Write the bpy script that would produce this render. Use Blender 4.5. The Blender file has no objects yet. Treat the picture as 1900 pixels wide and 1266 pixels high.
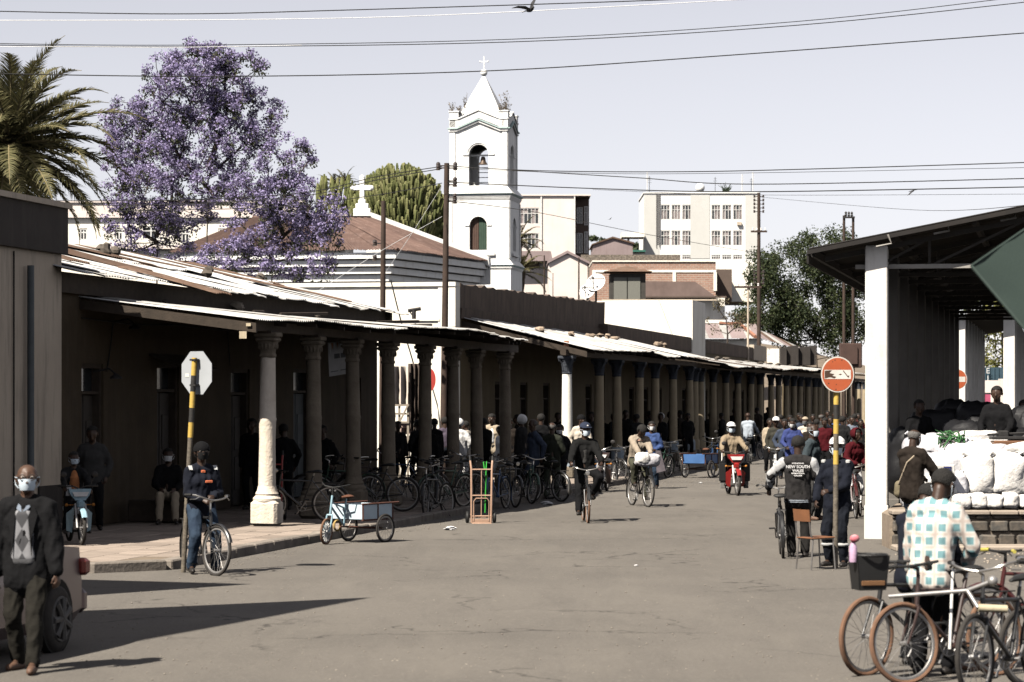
import bpy, math, random
import numpy as np
from mathutils import Vector, Matrix, Euler, noise
random.seed(7)
SC = bpy.context.scene
COL = SC.collection
# ------------------------------------------------------------------ camera
EYE, FPX = 2.3, 5000.0
cam_d = bpy.data.cameras.new('camera'); cam = bpy.data.objects.new('camera', cam_d); COL.objects.link(cam)
cam.location = (0, 0, EYE); cam.rotation_euler = (math.pi/2, 0, 0)
cam_d.sensor_width = 36; cam_d.lens = FPX*36/1900; cam_d.shift_y = 107/1900
cam_d.clip_start = .5; cam_d.clip_end = 6000
cam_d.dof.use_dof = True; cam_d.dof.focus_distance = 58; cam_d.dof.aperture_fstop = 4.5
SC.camera = cam
# ------------------------------------------------------------------ light
SHX, SHY = .55, .62                      # ground shadow of a one metre stick
ELEV = math.atan(1/math.hypot(SHX, SHY))
wd = bpy.data.worlds.new('World'); SC.world = wd; wd.use_nodes = True
nt = wd.node_tree; nt.nodes.clear()
sky = nt.nodes.new('ShaderNodeTexSky'); sky.sky_type = 'NISHITA'; sky.sun_disc = False
sky.sun_elevation = ELEV; sky.sun_rotation = math.atan2(-SHX, -SHY)
sky.altitude = 1400; sky.air_density = 1.0; sky.dust_density = .35; sky.ozone_density = 1.0
hs = nt.nodes.new('ShaderNodeHueSaturation'); hs.inputs['Saturation'].default_value = .22
bg = nt.nodes.new('ShaderNodeBackground'); bg.inputs['Strength'].default_value = .054
wo = nt.nodes.new('ShaderNodeOutputWorld')
nt.links.new(sky.outputs[0], hs.inputs['Color']); tn = nt.nodes.new('ShaderNodeMix'); tn.data_type = 'RGBA'; tn.blend_type = 'MULTIPLY'; tn.inputs['Factor'].default_value = 1; tn.inputs['B'].default_value = (1.02, .985, 1.02, 1); nt.links.new(hs.outputs[0], tn.inputs['A']); nt.links.new(tn.outputs['Result'], bg.inputs['Color']); nt.links.new(bg.outputs[0], wo.inputs[0])
sun_d = bpy.data.lights.new('sun', 'SUN'); sun_d.energy = 5.0; sun_d.angle = math.radians(.53); sun_d.color = (1, .93, .83)
sun = bpy.data.objects.new('sun', sun_d); COL.objects.link(sun)
sun.rotation_euler = Vector((-SHX, -SHY, 1)).to_track_quat('Z', 'Y').to_euler()
sun.location = (-20, -20, 40)
SC.view_settings.view_transform = 'Standard'; SC.view_settings.look = 'None'
SC.view_settings.exposure = 1.12; SC.view_settings.gamma = 1; SC.view_settings.use_curve_mapping = False
SC.render.engine = 'CYCLES'
SC.cycles.max_bounces = 5; SC.cycles.diffuse_bounces = 0; SC.cycles.glossy_bounces = 2; SC.cycles.transparent_max_bounces = 6
SC.cycles.use_denoising = True
# ------------------------------------------------------------------ coordinates
TH = math.atan(1030/FPX); SA, CA = math.sin(TH), math.cos(TH)
def P(x, y, Y): return Vector(((x-950)/FPX*Y, Y, EYE-(y-740)/FPX*Y))        # a picture point at depth Y
def G(x, y):                                                              # a point of the flat ground
    Y = EYE*FPX/(y-740); return Vector(((x-950)/FPX*Y, Y, 0))
def S(t, L, z=0): return Vector((SA*t-CA*L, CA*t+SA*L, z))                 # along the street, left of the camera line
def tY(Y, L): return (Y-SA*L)/CA
def tX(x, L): return tY((CA+SA*math.tan(TH))*L*FPX/(1980-x), L)           # where picture column x meets lateral L
SROT = -TH                                                                # street heading as a z rotation
def R(lo, hi): return random.uniform(lo, hi)
# ------------------------------------------------------------------ materials
MATS = {}; ALB = .82
def mat(name, c, c2=None, scale=3.0, rough=.85, bump=.15, bscale=40, metal=0, streak=None, samt=.5, rnd=0, emit=0, detail=6, trans=0, spec=.3, sscale=1.5, thr=(.45, .7), voro=0):
    if name in MATS: return MATS[name]
    m = bpy.data.materials.new(name); m.use_nodes = True; n = m.node_tree.nodes; l = m.node_tree.links
    b = n['Principled BSDF']; b.inputs['Roughness'].default_value = rough; b.inputs['Metallic'].default_value = metal
    b.inputs['Specular IOR Level'].default_value = spec
    tc = n.new('ShaderNodeTexCoord'); src = tc.outputs['Object']
    c2 = c2 or tuple(v*.72 for v in c)
    k = ALB if max(c) < .66 else 1.0; c, c2 = tuple(v*k for v in c), tuple(v*k for v in c2); streak = tuple(v*k for v in streak) if streak else None
    no = n.new('ShaderNodeTexNoise'); no.inputs['Scale'].default_value = scale; no.inputs['Detail'].default_value = detail; no.inputs['Roughness'].default_value = .62
    l.new(src, no.inputs['Vector'])
    mr = n.new('ShaderNodeMapRange'); mr.inputs[1].default_value = thr[0]-.12; mr.inputs[2].default_value = thr[1]; l.new(no.outputs[0], mr.inputs[0])
    mx = n.new('ShaderNodeMix'); mx.data_type = 'RGBA'; mx.inputs['A'].default_value = (*c, 1); mx.inputs['B'].default_value = (*c2, 1)
    l.new(mr.outputs[0], mx.inputs['Factor']); out = mx.outputs['Result']
    if streak:
        mp = n.new('ShaderNodeMapping'); mp.inputs['Scale'].default_value = (sscale*3, sscale*3, sscale*.35); l.new(src, mp.inputs[0])
        s2 = n.new('ShaderNodeTexNoise'); s2.inputs['Scale'].default_value = 1; s2.inputs['Detail'].default_value = 7; s2.inputs['Roughness'].default_value = .7; l.new(mp.outputs[0], s2.inputs['Vector'])
        m2 = n.new('ShaderNodeMapRange'); m2.inputs[1].default_value = .5; m2.inputs[2].default_value = .72; m2.inputs[4].default_value = samt; l.new(s2.outputs[0], m2.inputs[0])
        mx2 = n.new('ShaderNodeMix'); mx2.data_type = 'RGBA'; mx2.inputs['B'].default_value = (*streak, 1)
        l.new(out, mx2.inputs['A']); l.new(m2.outputs[0], mx2.inputs['Factor']); out = mx2.outputs['Result']
    if rnd:
        oi = n.new('ShaderNodeObjectInfo'); m3 = n.new('ShaderNodeMapRange'); m3.inputs[3].default_value = 1-rnd; m3.inputs[4].default_value = 1+rnd*.6
        l.new(oi.outputs['Random'], m3.inputs[0]); hv = n.new('ShaderNodeHueSaturation'); l.new(m3.outputs[0], hv.inputs['Value']); l.new(out, hv.inputs['Color']); out = hv.outputs[0]
    l.new(out, b.inputs['Base Color'])
    if bump:
        nb = n.new('ShaderNodeTexNoise'); nb.inputs['Scale'].default_value = bscale; nb.inputs['Detail'].default_value = 4; l.new(src, nb.inputs['Vector'])
        bp = n.new('ShaderNodeBump'); bp.inputs['Strength'].default_value = bump; bp.inputs['Distance'].default_value = .02
        l.new(nb.outputs[0], bp.inputs['Height']); l.new(bp.outputs[0], b.inputs['Normal'])
    if trans: b.inputs['Transmission Weight'].default_value = trans
    MATS[name] = m; return m
def leafmat(name, c, c2, c3=None, sc=1.2):
    m = bpy.data.materials.new(name); m.use_nodes = True; n = m.node_tree.nodes; l = m.node_tree.links
    b = n['Principled BSDF']; b.inputs['Roughness'].default_value = .65; b.inputs['Specular IOR Level'].default_value = .2
    g = n.new('ShaderNodeNewGeometry'); cr = n.new('ShaderNodeValToRGB'); cr.color_ramp.elements[0].color = (*c, 1); cr.color_ramp.elements[1].color = (*c2, 1)
    if c3: e = cr.color_ramp.elements.new(.5); e.color = (*c3, 1)
    l.new(g.outputs['Random Per Island'], cr.inputs[0]); l.new(cr.outputs[0], b.inputs['Base Color'])
    tr = n.new('ShaderNodeBsdfTranslucent'); l.new(cr.outputs[0], tr.inputs[0]); ms = n.new('ShaderNodeMixShader'); ms.inputs[0].default_value = .25
    l.new(b.outputs[0], ms.inputs[1]); l.new(tr.outputs[0], ms.inputs[2]); l.new(ms.outputs[0], n['Material Output'].inputs[0])
    MATS[name] = m; return m
# ------------------------------------------------------------------ mesh builder
class MB:
    def __init__(s): s.v = []; s.f = []; s.m = []
    def add(s, v, f, mi=0):
        o = len(s.v); s.v.extend([tuple(p) for p in v]); s.f.extend([tuple(i+o for i in q) for q in f]); s.m.extend([mi]*len(f)); return s
    def hexa(s, p, mi=0):                                # 8 points: bottom ring then top ring
        return s.add(p, [(3, 2, 1, 0), (4, 5, 6, 7), (0, 1, 5, 4), (1, 2, 6, 5), (2, 3, 7, 6), (3, 0, 4, 7)], mi)
    def box(s, c, d, rz=0, mi=0, M=None):
        x, y, z = d[0]/2, d[1]/2, d[2]/2; cz, sz = math.cos(rz), math.sin(rz); ps = []
        for k in (-z, z):
            for a, b in ((-x, -y), (x, -y), (x, y), (-x, y)):
                q = Vector((a*cz-b*sz, a*sz+b*cz, k)); ps.append((M @ q if M else q)+Vector(c))
        return s.hexa(ps, mi)
    def bbox(s, c, d, bv=.01, rz=0, mi=0, M=None):        # box with chamfered edges
        x, y, z = d[0]/2, d[1]/2, d[2]/2; bv = min(bv, x*.9, y*.9, z*.9); cz, sz = math.cos(rz), math.sin(rz); rings = []
        for k, i in ((-z, bv), (-z+bv, 0), (z-bv, 0), (z, bv)):
            X, Y = x-i, y-i; r = []
            for a, b in ((-X+bv, -Y), (X-bv, -Y), (X, -Y+bv), (X, Y-bv), (X-bv, Y), (-X+bv, Y), (-X, Y-bv), (-X, -Y+bv)):
                q = Vector((a*cz-b*sz, a*sz+b*cz, k)); r.append((M @ q if M else q)+Vector(c))
            rings.append(r)
        v = [p for r in rings for p in r]; f = [tuple(range(7, -1, -1)), tuple(range(24, 32))]
        for k in range(3):
            for i in range(8): j = (i+1) % 8; f.append((k*8+i, k*8+j, k*8+8+j, k*8+8+i))
        return s.add(v, f, mi)
    def tube(s, pts, r, n=8, mi=0, cap=True):
        pts = [Vector(p) for p in pts]; rs = r if isinstance(r, (list, tuple)) else [r]*len(pts); v = []; f = []; u = None
        for i, p in enumerate(pts):
            d = (pts[min(i+1, len(pts)-1)]-pts[max(i-1, 0)])
            d = d.normalized() if d.length > 1e-9 else Vector((0, 0, 1))
            if u is None: u = d.orthogonal().normalized()
            else:
                u = u-d*u.dot(d); u = u.normalized() if u.length > 1e-6 else d.orthogonal().normalized()
            w = d.cross(u)
            for k in range(n): a = 2*math.pi*k/n; v.append(p+(u*math.cos(a)+w*math.sin(a))*rs[i])
        for i in range(len(pts)-1):
            for k in range(n): j = (k+1) % n; f.append((i*n+k, i*n+j, (i+1)*n+j, (i+1)*n+k))
        if cap: f.append(tuple(range(n-1, -1, -1))); f.append(tuple(range((len(pts)-1)*n, len(pts)*n)))
        return s.add(v, f, mi)
    def lathe(s, prof, c=(0, 0, 0), n=20, mi=0, M=None, sq=0):
        c = Vector(c); v = []; f = []
        for r, z in prof:
            for k in range(n):
                a = 2*math.pi*k/n; rr = r
                if sq: rr = r*(1-sq+sq/max(abs(math.cos(a)), abs(math.sin(a))))
                q = Vector((rr*math.cos(a), rr*math.sin(a), z)); v.append((M @ q if M else q)+c)
        for i in range(len(prof)-1):
            for k in range(n): j = (k+1) % n; f.append((i*n+k, i*n+j, (i+1)*n+j, (i+1)*n+k))
        f.append(tuple(range(n-1, -1, -1))); f.append(tuple(range((len(prof)-1)*n, len(prof)*n)))
        return s.add(v, f, mi)
    def ball(s, c, r, n=10, m=7, mi=0, M=None):
        r = r if isinstance(r, (list, tuple)) else (r, r, r); c = Vector(c); v = []; f = []
        for i in range(1, m):
            a = math.pi*i/m
            for k in range(n): b = 2*math.pi*k/n; q = Vector((r[0]*math.sin(a)*math.cos(b), r[1]*math.sin(a)*math.sin(b), r[2]*math.cos(a))); v.append((M @ q if M else q)+c)
        v.append((M @ Vector((0, 0, r[2])) if M else Vector((0, 0, r[2])))+c); v.append((M @ Vector((0, 0, -r[2])) if M else Vector((0, 0, -r[2])))+c)
        for i in range(m-2):
            for k in range(n): j = (k+1) % n; f.append((i*n+k, (i+1)*n+k, (i+1)*n+j, i*n+j))
        t = (m-1)*n
        for k in range(n): j = (k+1) % n; f.append((t, k, j)); f.append((t+1, (m-2)*n+j, (m-2)*n+k))
        return s.add(v, f, mi)
    def prism(s, poly, ext, mi=0):                        # planar polygon (3-D points) swept by ext
        n = len(poly); e = Vector(ext); v = [Vector(p) for p in poly]+[Vector(p)+e for p in poly]
        f = [tuple(range(n-1, -1, -1)), tuple(range(n, 2*n))]+[(i, (i+1) % n, n+(i+1) % n, n+i) for i in range(n)]
        return s.add(v, f, mi)
    def torus(s, c, R_, r, axis=(1, 0, 0), n=28, m=8, mi=0, a0=0, a1=2*math.pi):
        ax = Vector(axis).normalized(); u = ax.orthogonal().normalized(); w = ax.cross(u); c = Vector(c); full = a1-a0 > 6.28
        if abs(ax.x) > .9: u, w = Vector((0, 1, 0)), Vector((0, 0, 1))
        pts = [c+(u*math.cos(a0+(a1-a0)*k/n)+w*math.sin(a0+(a1-a0)*k/n))*R_ for k in range(n+(0 if full else 1))]
        if not full: return s.tube(pts, r, m, mi)
        v = []; f = []
        for k, p in enumerate(pts):
            d = (p-c).normalized()
            for i in range(m): b = 2*math.pi*i/m; v.append(p+(d*math.cos(b)+ax*math.sin(b))*r)
        for k in range(n):
            k2 = (k+1) % n
            for i in range(m): j = (i+1) % m; f.append((k*m+i, k*m+j, k2*m+j, k2*m+i))
        return s.add(v, f, mi)
    def mesh(s, name, mats, smooth=None, off=None):
        me = bpy.data.meshes.new(name); v = s.v
        if off is not None: v = [(p[0]-off[0], p[1]-off[1], p[2]-off[2]) for p in v]
        me.from_pydata(v, [], s.f)
        for m in (mats if isinstance(mats, (list, tuple)) else [mats]): me.materials.append(m)
        if any(s.m): me.polygons.foreach_set('material_index', s.m)
        if smooth:
            me.polygons.foreach_set('use_smooth', [True]*len(s.f))
            me.set_sharp_from_angle(angle=math.radians(smooth if smooth > 1 else 40))
        me.update(); return me
    def build(s, name, mats, parent=None, smooth=None, world=True):
        off = None
        if parent is not None and world: off = WL.get(parent.name, (0, 0, 0))
        return link(name, s.mesh(name, mats, smooth, off), parent)
WL = {}
def link(name, data, parent=None):
    o = bpy.data.objects.new(name, data); COL.objects.link(o)
    if parent is not None:
        o.parent = parent; WL[o.name] = WL.get(parent.name, (0, 0, 0))
    return o
def thing(name, label, cat, loc=(0, 0, 0), rz=0, group=None):
    o = bpy.data.objects.new(name, None); COL.objects.link(o); o.empty_display_size = .2
    o.location = loc; o.rotation_euler = (0, 0, rz); tag(o, label, cat, group); WL[o.name] = tuple(loc); return o
def part(name, parent):                                # an Empty part that groups sub-parts
    o = bpy.data.objects.new(name, None); COL.objects.link(o); o.parent = parent; WL[o.name] = WL.get(parent.name, (0, 0, 0)); o.empty_display_size = .1; return o
def tag(o, label=None, cat=None, group=None, kind=None):
    if label: o['label'] = label
    if cat: o['category'] = cat
    if group: o['group'] = group
    if kind: o['kind'] = kind
    return o
def solo(mb, name, mats, label, cat, group=None, smooth=None, loc=None):   # a thing that is one mesh, origin at its base
    if loc is None:
        a = np.array(mb.v); loc = ((a[:, 0].min()+a[:, 0].max())/2, (a[:, 1].min()+a[:, 1].max())/2, a[:, 2].min())
    o = bpy.data.objects.new(name, mb.mesh(name, mats, smooth, loc)); COL.objects.link(o); o.location = loc; WL[o.name] = tuple(loc)
    return tag(o, label, cat, group)
def copy_tree(o, parent=None):
    c = o.copy(); COL.objects.link(c); c.parent = parent
    for ch in o.children: copy_tree(ch, c)
    return c
def struct(mb, name, mats, smooth=None):
    o = mb.build(name, mats, None, smooth); o['kind'] = 'structure'; return o
ORD = ['first', 'second', 'third', 'fourth', 'fifth', 'sixth', 'seventh', 'eighth', 'ninth', 'tenth', 'eleventh', 'twelfth', 'thirteenth', 'fourteenth']
def bez(p0, p1, p2, p3, n=10):
    p0, p1, p2, p3 = map(Vector, (p0, p1, p2, p3)); r = []
    for i in range(n+1): t = i/n; r.append(p0*(1-t)**3+p1*3*t*(1-t)**2+p2*3*t*t*(1-t)+p3*t**3)
    return r
# ------------------------------------------------------------------ palette
def asphalt():
    m = bpy.data.materials.new('asphalt'); m.use_nodes = True; n = m.node_tree.nodes; l = m.node_tree.links; b = n['Principled BSDF']; b.inputs['Roughness'].default_value = .9; b.inputs['Specular IOR Level'].default_value = .25; tc = n.new('ShaderNodeTexCoord')
    def no(sc, det, vec=None, ro=.6):
        q = n.new('ShaderNodeTexNoise'); q.inputs['Scale'].default_value = sc; q.inputs['Detail'].default_value = det; q.inputs['Roughness'].default_value = ro; l.new(vec or tc.outputs['Object'], q.inputs['Vector']); return q.outputs[0]
    def rng(x, a, b_, c=0, d=1):
        q = n.new('ShaderNodeMapRange'); q.inputs[1].default_value = a; q.inputs[2].default_value = b_; q.inputs[3].default_value = c; q.inputs[4].default_value = d; l.new(x, q.inputs[0]); return q.outputs[0]
    def mix(f, a, c):
        q = n.new('ShaderNodeMix'); q.data_type = 'RGBA'; l.new(f, q.inputs['Factor'])
        if isinstance(a, tuple): q.inputs['A'].default_value = (*a, 1)
        else: l.new(a, q.inputs['A'])
        q.inputs['B'].default_value = (*c, 1); return q.outputs['Result']
    mp = n.new('ShaderNodeMapping'); mp.inputs['Rotation'].default_value = (0, 0, TH); mp.inputs['Scale'].default_value = (1.6, .22, 1); l.new(tc.outputs['Object'], mp.inputs[0])
    mp2 = n.new('ShaderNodeMapping'); mp2.inputs['Rotation'].default_value = (0, 0, -1.3); mp2.inputs['Scale'].default_value = (1.1, .3, 1); l.new(tc.outputs['Object'], mp2.inputs[0])
    c = mix(rng(no(.18, 5), .42, .62), (.128, .116, .101), (.108, .098, .086)); c = mix(rng(no(1.0, 6, mp.outputs[0], .7), .48, .70, 0, .5), c, (.088, .080, .071)); c = mix(rng(no(1.3, 6, mp2.outputs[0], .7), .50, .72, 0, .5), c, (.150, .136, .116))
    c = mix(rng(no(34, 3, None, .8), .54, .68, 0, .7), c, (.20, .182, .158)); c = mix(rng(no(18, 4, None, .8), .58, .72, 0, .7), c, (.056, .051, .046)); c = mix(rng(no(3.2, 7, None, .75), .63, .72, 0, .55), c, (.066, .060, .053))
    vo = n.new('ShaderNodeTexVoronoi'); vo.feature = 'DISTANCE_TO_EDGE'; vo.inputs['Scale'].default_value = .32; wv = n.new('ShaderNodeMix'); wv.data_type = 'RGBA'; wv.inputs['Factor'].default_value = .12; nz = n.new('ShaderNodeTexNoise'); nz.inputs['Scale'].default_value = 1.4; nz.inputs['Detail'].default_value = 5; l.new(tc.outputs['Object'], nz.inputs['Vector']); va = n.new('ShaderNodeVectorMath'); va.operation = 'MULTIPLY_ADD'; va.inputs[1].default_value = (1.2, 1.2, 1.2); l.new(nz.outputs['Color'], va.inputs[0]); l.new(tc.outputs['Object'], va.inputs[2]); l.new(va.outputs[0], vo.inputs['Vector'])
    ck = rng(vo.outputs['Distance'], .0, .012, .85, 0); gate = rng(no(.35, 3), .46, .56); mu = n.new('ShaderNodeMath'); mu.operation = 'MULTIPLY'; l.new(ck, mu.inputs[0]); l.new(gate, mu.inputs[1]); c = mix(mu.outputs[0], c, (.035, .031, .028))
    l.new(c, b.inputs['Base Color']); bp = n.new('ShaderNodeBump'); bp.inputs['Strength'].default_value = .5; bp.inputs['Distance'].default_value = .02; l.new(no(45, 4, None, .8), bp.inputs['Height']); l.new(bp.outputs[0], b.inputs['Normal']); return m
m_asph = asphalt()
m_pave = mat('paving', (.36, .295, .245), (.28, .23, .19), scale=2.5, rough=.9, bump=.25, rnd=.22)
m_kerb = mat('kerb_stone', (.30, .26, .22), (.16, .14, .12), scale=3, rough=.9, bump=.4, bscale=25, rnd=.2)
m_dirt = mat('dirt', (.22, .175, .13), (.15, .12, .09), scale=1.5, rough=.95, bump=.4, bscale=25)
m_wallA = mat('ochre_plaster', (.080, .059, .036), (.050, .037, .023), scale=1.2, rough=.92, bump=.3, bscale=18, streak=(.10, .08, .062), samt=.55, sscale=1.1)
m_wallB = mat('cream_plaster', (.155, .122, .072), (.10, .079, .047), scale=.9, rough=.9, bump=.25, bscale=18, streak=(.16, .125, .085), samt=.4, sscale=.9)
m_wallW = mat('whitewash', (.84, .805, .72), (.76, .715, .62), scale=.8, rough=.9, bump=.2, bscale=15, streak=(.40, .33, .25), samt=.35, sscale=.8)
m_wallG = mat('grey_plaster', (.65, .55, .43), (.55, .46, .36), scale=.8, rough=.9, bump=.25, bscale=18, streak=(.15, .135, .12), samt=.5)
m_band = mat('dark_fascia', (.055, .047, .042), (.038, .033, .03), scale=1.5, rough=.9, streak=(.12, .105, .09), samt=.3)
m_parap = mat('stained_parapet', (.135, .10, .078), (.082, .062, .05), scale=1.1, rough=.95, bump=.6, bscale=10, streak=(.03, .025, .022), samt=.8, sscale=1.3)
m_wood = mat('dark_timber', (.06, .045, .033), (.035, .027, .02), scale=6, rough=.85, bump=.3)
m_door = mat('dark_door', (.05, .042, .036), (.032, .028, .025), scale=3, rough=.7)
m_doorB = mat('grey_blue_door', (.12, .135, .14), (.085, .095, .10), scale=3, rough=.7)
m_black = mat('opening_dark', (.012, .011, .010), rough=.9, bump=0)
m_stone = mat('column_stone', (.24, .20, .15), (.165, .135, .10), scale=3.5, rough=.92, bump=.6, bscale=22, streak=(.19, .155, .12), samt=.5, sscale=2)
m_stoneLit = mat('sunlit_stone', (.70, .62, .52), (.56, .48, .39), scale=4, rough=.92, bump=.6, bscale=22, streak=(.36, .29, .22), samt=.4, sscale=2)  # column stone lightened to paint sunlight onto the first column
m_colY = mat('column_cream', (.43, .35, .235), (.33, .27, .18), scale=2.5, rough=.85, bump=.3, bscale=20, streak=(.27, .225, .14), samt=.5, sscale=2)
m_colLit = mat('column_sunlit', (.80, .77, .70), (.72, .68, .58), scale=2.5, rough=.85, bump=.25, bscale=20)  # lit copy of the cream column, sunlight put into the colour
m_capB = mat('capital_blue', (.075, .085, .105), (.04, .045, .055), scale=5, rough=.85, bump=.5, bscale=30)
m_baseB = mat('base_blue', (.36, .42, .47), (.28, .33, .38), scale=2, rough=.85)
m_zinc = mat('corrugated_zinc', (.58, .57, .545), (.37, .36, .34), scale=1.3, rough=.62, bump=.12, metal=0, streak=(.22, .155, .11), samt=.55, rnd=.2, sscale=1.2)
m_zincL = mat('new_zinc', (.64, .64, .63), (.52, .515, .50), scale=1.1, rough=.55, bump=.1, metal=0, rnd=.12, streak=(.27, .20, .15), samt=.6)
m_rust = mat('rusted_zinc', (.16, .098, .066), (.105, .067, .048), scale=2.2, rough=.9, bump=.25, streak=(.26, .20, .165), samt=.5, rnd=.25)
m_pole = mat('creosote_pole', (.075, .05, .038), (.045, .032, .026), scale=5, rough=.9, bump=.3)
m_wire = mat('wire_black', (.02, .02, .02), rough=.8, bump=0)
m_steel = mat('bare_steel', (.30, .29, .28), (.20, .18, .165), scale=8, rough=.5, metal=.7, bump=.1)
m_dsteel = mat('dark_steel', (.045, .043, .042), (.03, .028, .027), scale=8, rough=.6, metal=.3, bump=.1)
m_rock = mat('rock', (.155, .13, .105), (.10, .085, .07), scale=4, rough=.95, bump=.6, bscale=12, rnd=.3)
m_glass = mat('window_glass', (.045, .05, .055), rough=.12, bump=0, spec=.6)
# ------------------------------------------------------------------ ground
mb = MB(); N = 60                                      # one sheet to the horizon, rising into a hill behind the town on the left
def hill(x, y):
    t = min(max((y-165)/140, 0), 1); s = t*t*(3-2*t); u = min(max((62-x+.0*y)/40, 0), 1); u = u*u*(3-2*u)
    return 9.0*s*u*(1+.0*x)
xs = [-2500, -900, -400, -200]+[-120+6*i for i in range(46)]+[200, 400, 900, 2500]
ys = [-400, -60, 0, 15, 30, 60, 100, 140]+[160+7*i for i in range(26)]+[360, 430, 600, 1200, 4500]
v = [(x, y, hill(x, y)-.004) for y in ys for x in xs]; nx = len(xs)
f = [(j*nx+i, j*nx+i+1, (j+1)*nx+i+1, (j+1)*nx+i) for j in range(len(ys)-1) for i in range(nx-1)]
struct(mb.add(v, f), 'ground', m_dirt, smooth=60)
mb = MB(); nx = 24; v = []; f = []                      # the asphalt, slightly uneven
tt = [-40, 5, 15]+[18+1.5*i for i in range(60)]+[115, 130, 150, 180, 230]
for t in tt:
    for i in range(nx+1):
        L = 30-60*i/nx; p = S(t, L); v.append((p.x, p.y, .004+.012*noise.noise(Vector((p.x*.25, p.y*.25, 0)))*(1 if abs(L) < 10 else 0)+.006))
f = [(j*(nx+1)+i+1, j*(nx+1)+i, (j+1)*(nx+1)+i, (j+1)*(nx+1)+i+1) for j in range(len(tt)-1) for i in range(nx)]
struct(mb.add(v, f), 'road', m_asph, smooth=60)
gv = MB()                                               # loose grit and pebbles, thicker along the kerbs
for i in range(2400):
    if i % 3 == 0: t, L = R(34, 80), 11.6-abs(random.gauss(0, .35))
    elif i % 3 == 1: q_ = G(R(150, 1850), 745+520*R(.28, 1)**.6); L = -CA*q_.x+SA*q_.y; t = SA*q_.x+CA*q_.y
    else: q_ = G(R(1150, 1430), R(885, 905)); L = -CA*q_.x+SA*q_.y; t = SA*q_.x+CA*q_.y
    if L > 11.6 or L < -12: continue
    p = S(t, L); s_ = R(.003, .008)*(1+t*.010); gv.ball((p.x, p.y, .012+s_*.3), (s_*R(.8, 1.5), s_*R(.8, 1.5), s_*.6), 5, 4)
o = gv.build('grit', mat('grit', (.34, .30, .25), (.16, .14, .12), scale=3)); o['kind'] = 'stuff'
# ------------------------------------------------------------------ left pavement with kerb and slabs
KL, KT0, PVZ = 11.75, 33.2, .13
mb = MB(); out = [S(KT0+.9, 40), S(KT0+.9, 13.6), S(KT0+.35, 12.6), S(KT0+1.2, KL+.15), S(KT0+3, KL+.12), S(240, KL+.12), S(240, 40)]
mb.prism([(p.x, p.y, 0) for p in reversed(out)], (0, 0, PVZ-.012)); pv = struct(mb, 'pavement_left', m_dirt)
kn = 0
def kerb(a, b):
    global kn
    n = max(1, round((b-a).length/.95)); d = (b-a)/n; rz = math.atan2(d.y, d.x)
    for i in range(n):
        c = a+d*(i+.5); mb = MB(); mb.bbox((c.x, c.y, PVZ/2+R(-.012, .01)), (d.length-.02, .24, PVZ+.03), .02, rz+R(-.012, .012)); link('kerb_stone', mb.mesh('kerb_stone', m_kerb), pv)
for a, b in (((KT0+.9, 22), (KT0+.9, 13.6)), ((KT0+.9, 13.6), (KT0+.35, 12.6)), ((KT0+.35, 12.6), (KT0+1.2, KL+.1)), ((KT0+1.2, KL+.1), (92, KL))): kerb(S(*a), S(*b))
mb = MB(); a, b = S(92, KL), S(238, KL); mb.box(((a+b)/2+Vector((0, 0, PVZ/2)))[:], (.24, (b-a).length, PVZ), SROT); tag(mb.build('kerb_run', m_kerb, pv), kind='stuff')
sl = []
for k in range(4):
    mb = MB(); mb.bbox((0, 0, 0), (.575+.006*k, .575, .05), .012); sl.append(mb.mesh('slab', m_pave))
t = KT0+1.35
while t < 56:
    L = KL+.45
    while L < 16.0:
        if not (t < KT0+2 and L < KL+.9):
            o = link('slab', random.choice(sl), pv); p = S(t, L, PVZ-.031+R(-.004, .004)); o.location = p; o.rotation_euler = (R(-.006, .006), R(-.006, .006), SROT+R(-.01, .01))
        L += .595
    t += .595
mb = MB(); a = [S(56, KL+.13), S(238, KL+.13), S(238, 16.2), S(56, 16.2)]; mb.prism([(p.x, p.y, PVZ-.02) for p in reversed(a)], (0, 0, .014)); mb.build('pavement_far', m_pave, pv)
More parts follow.
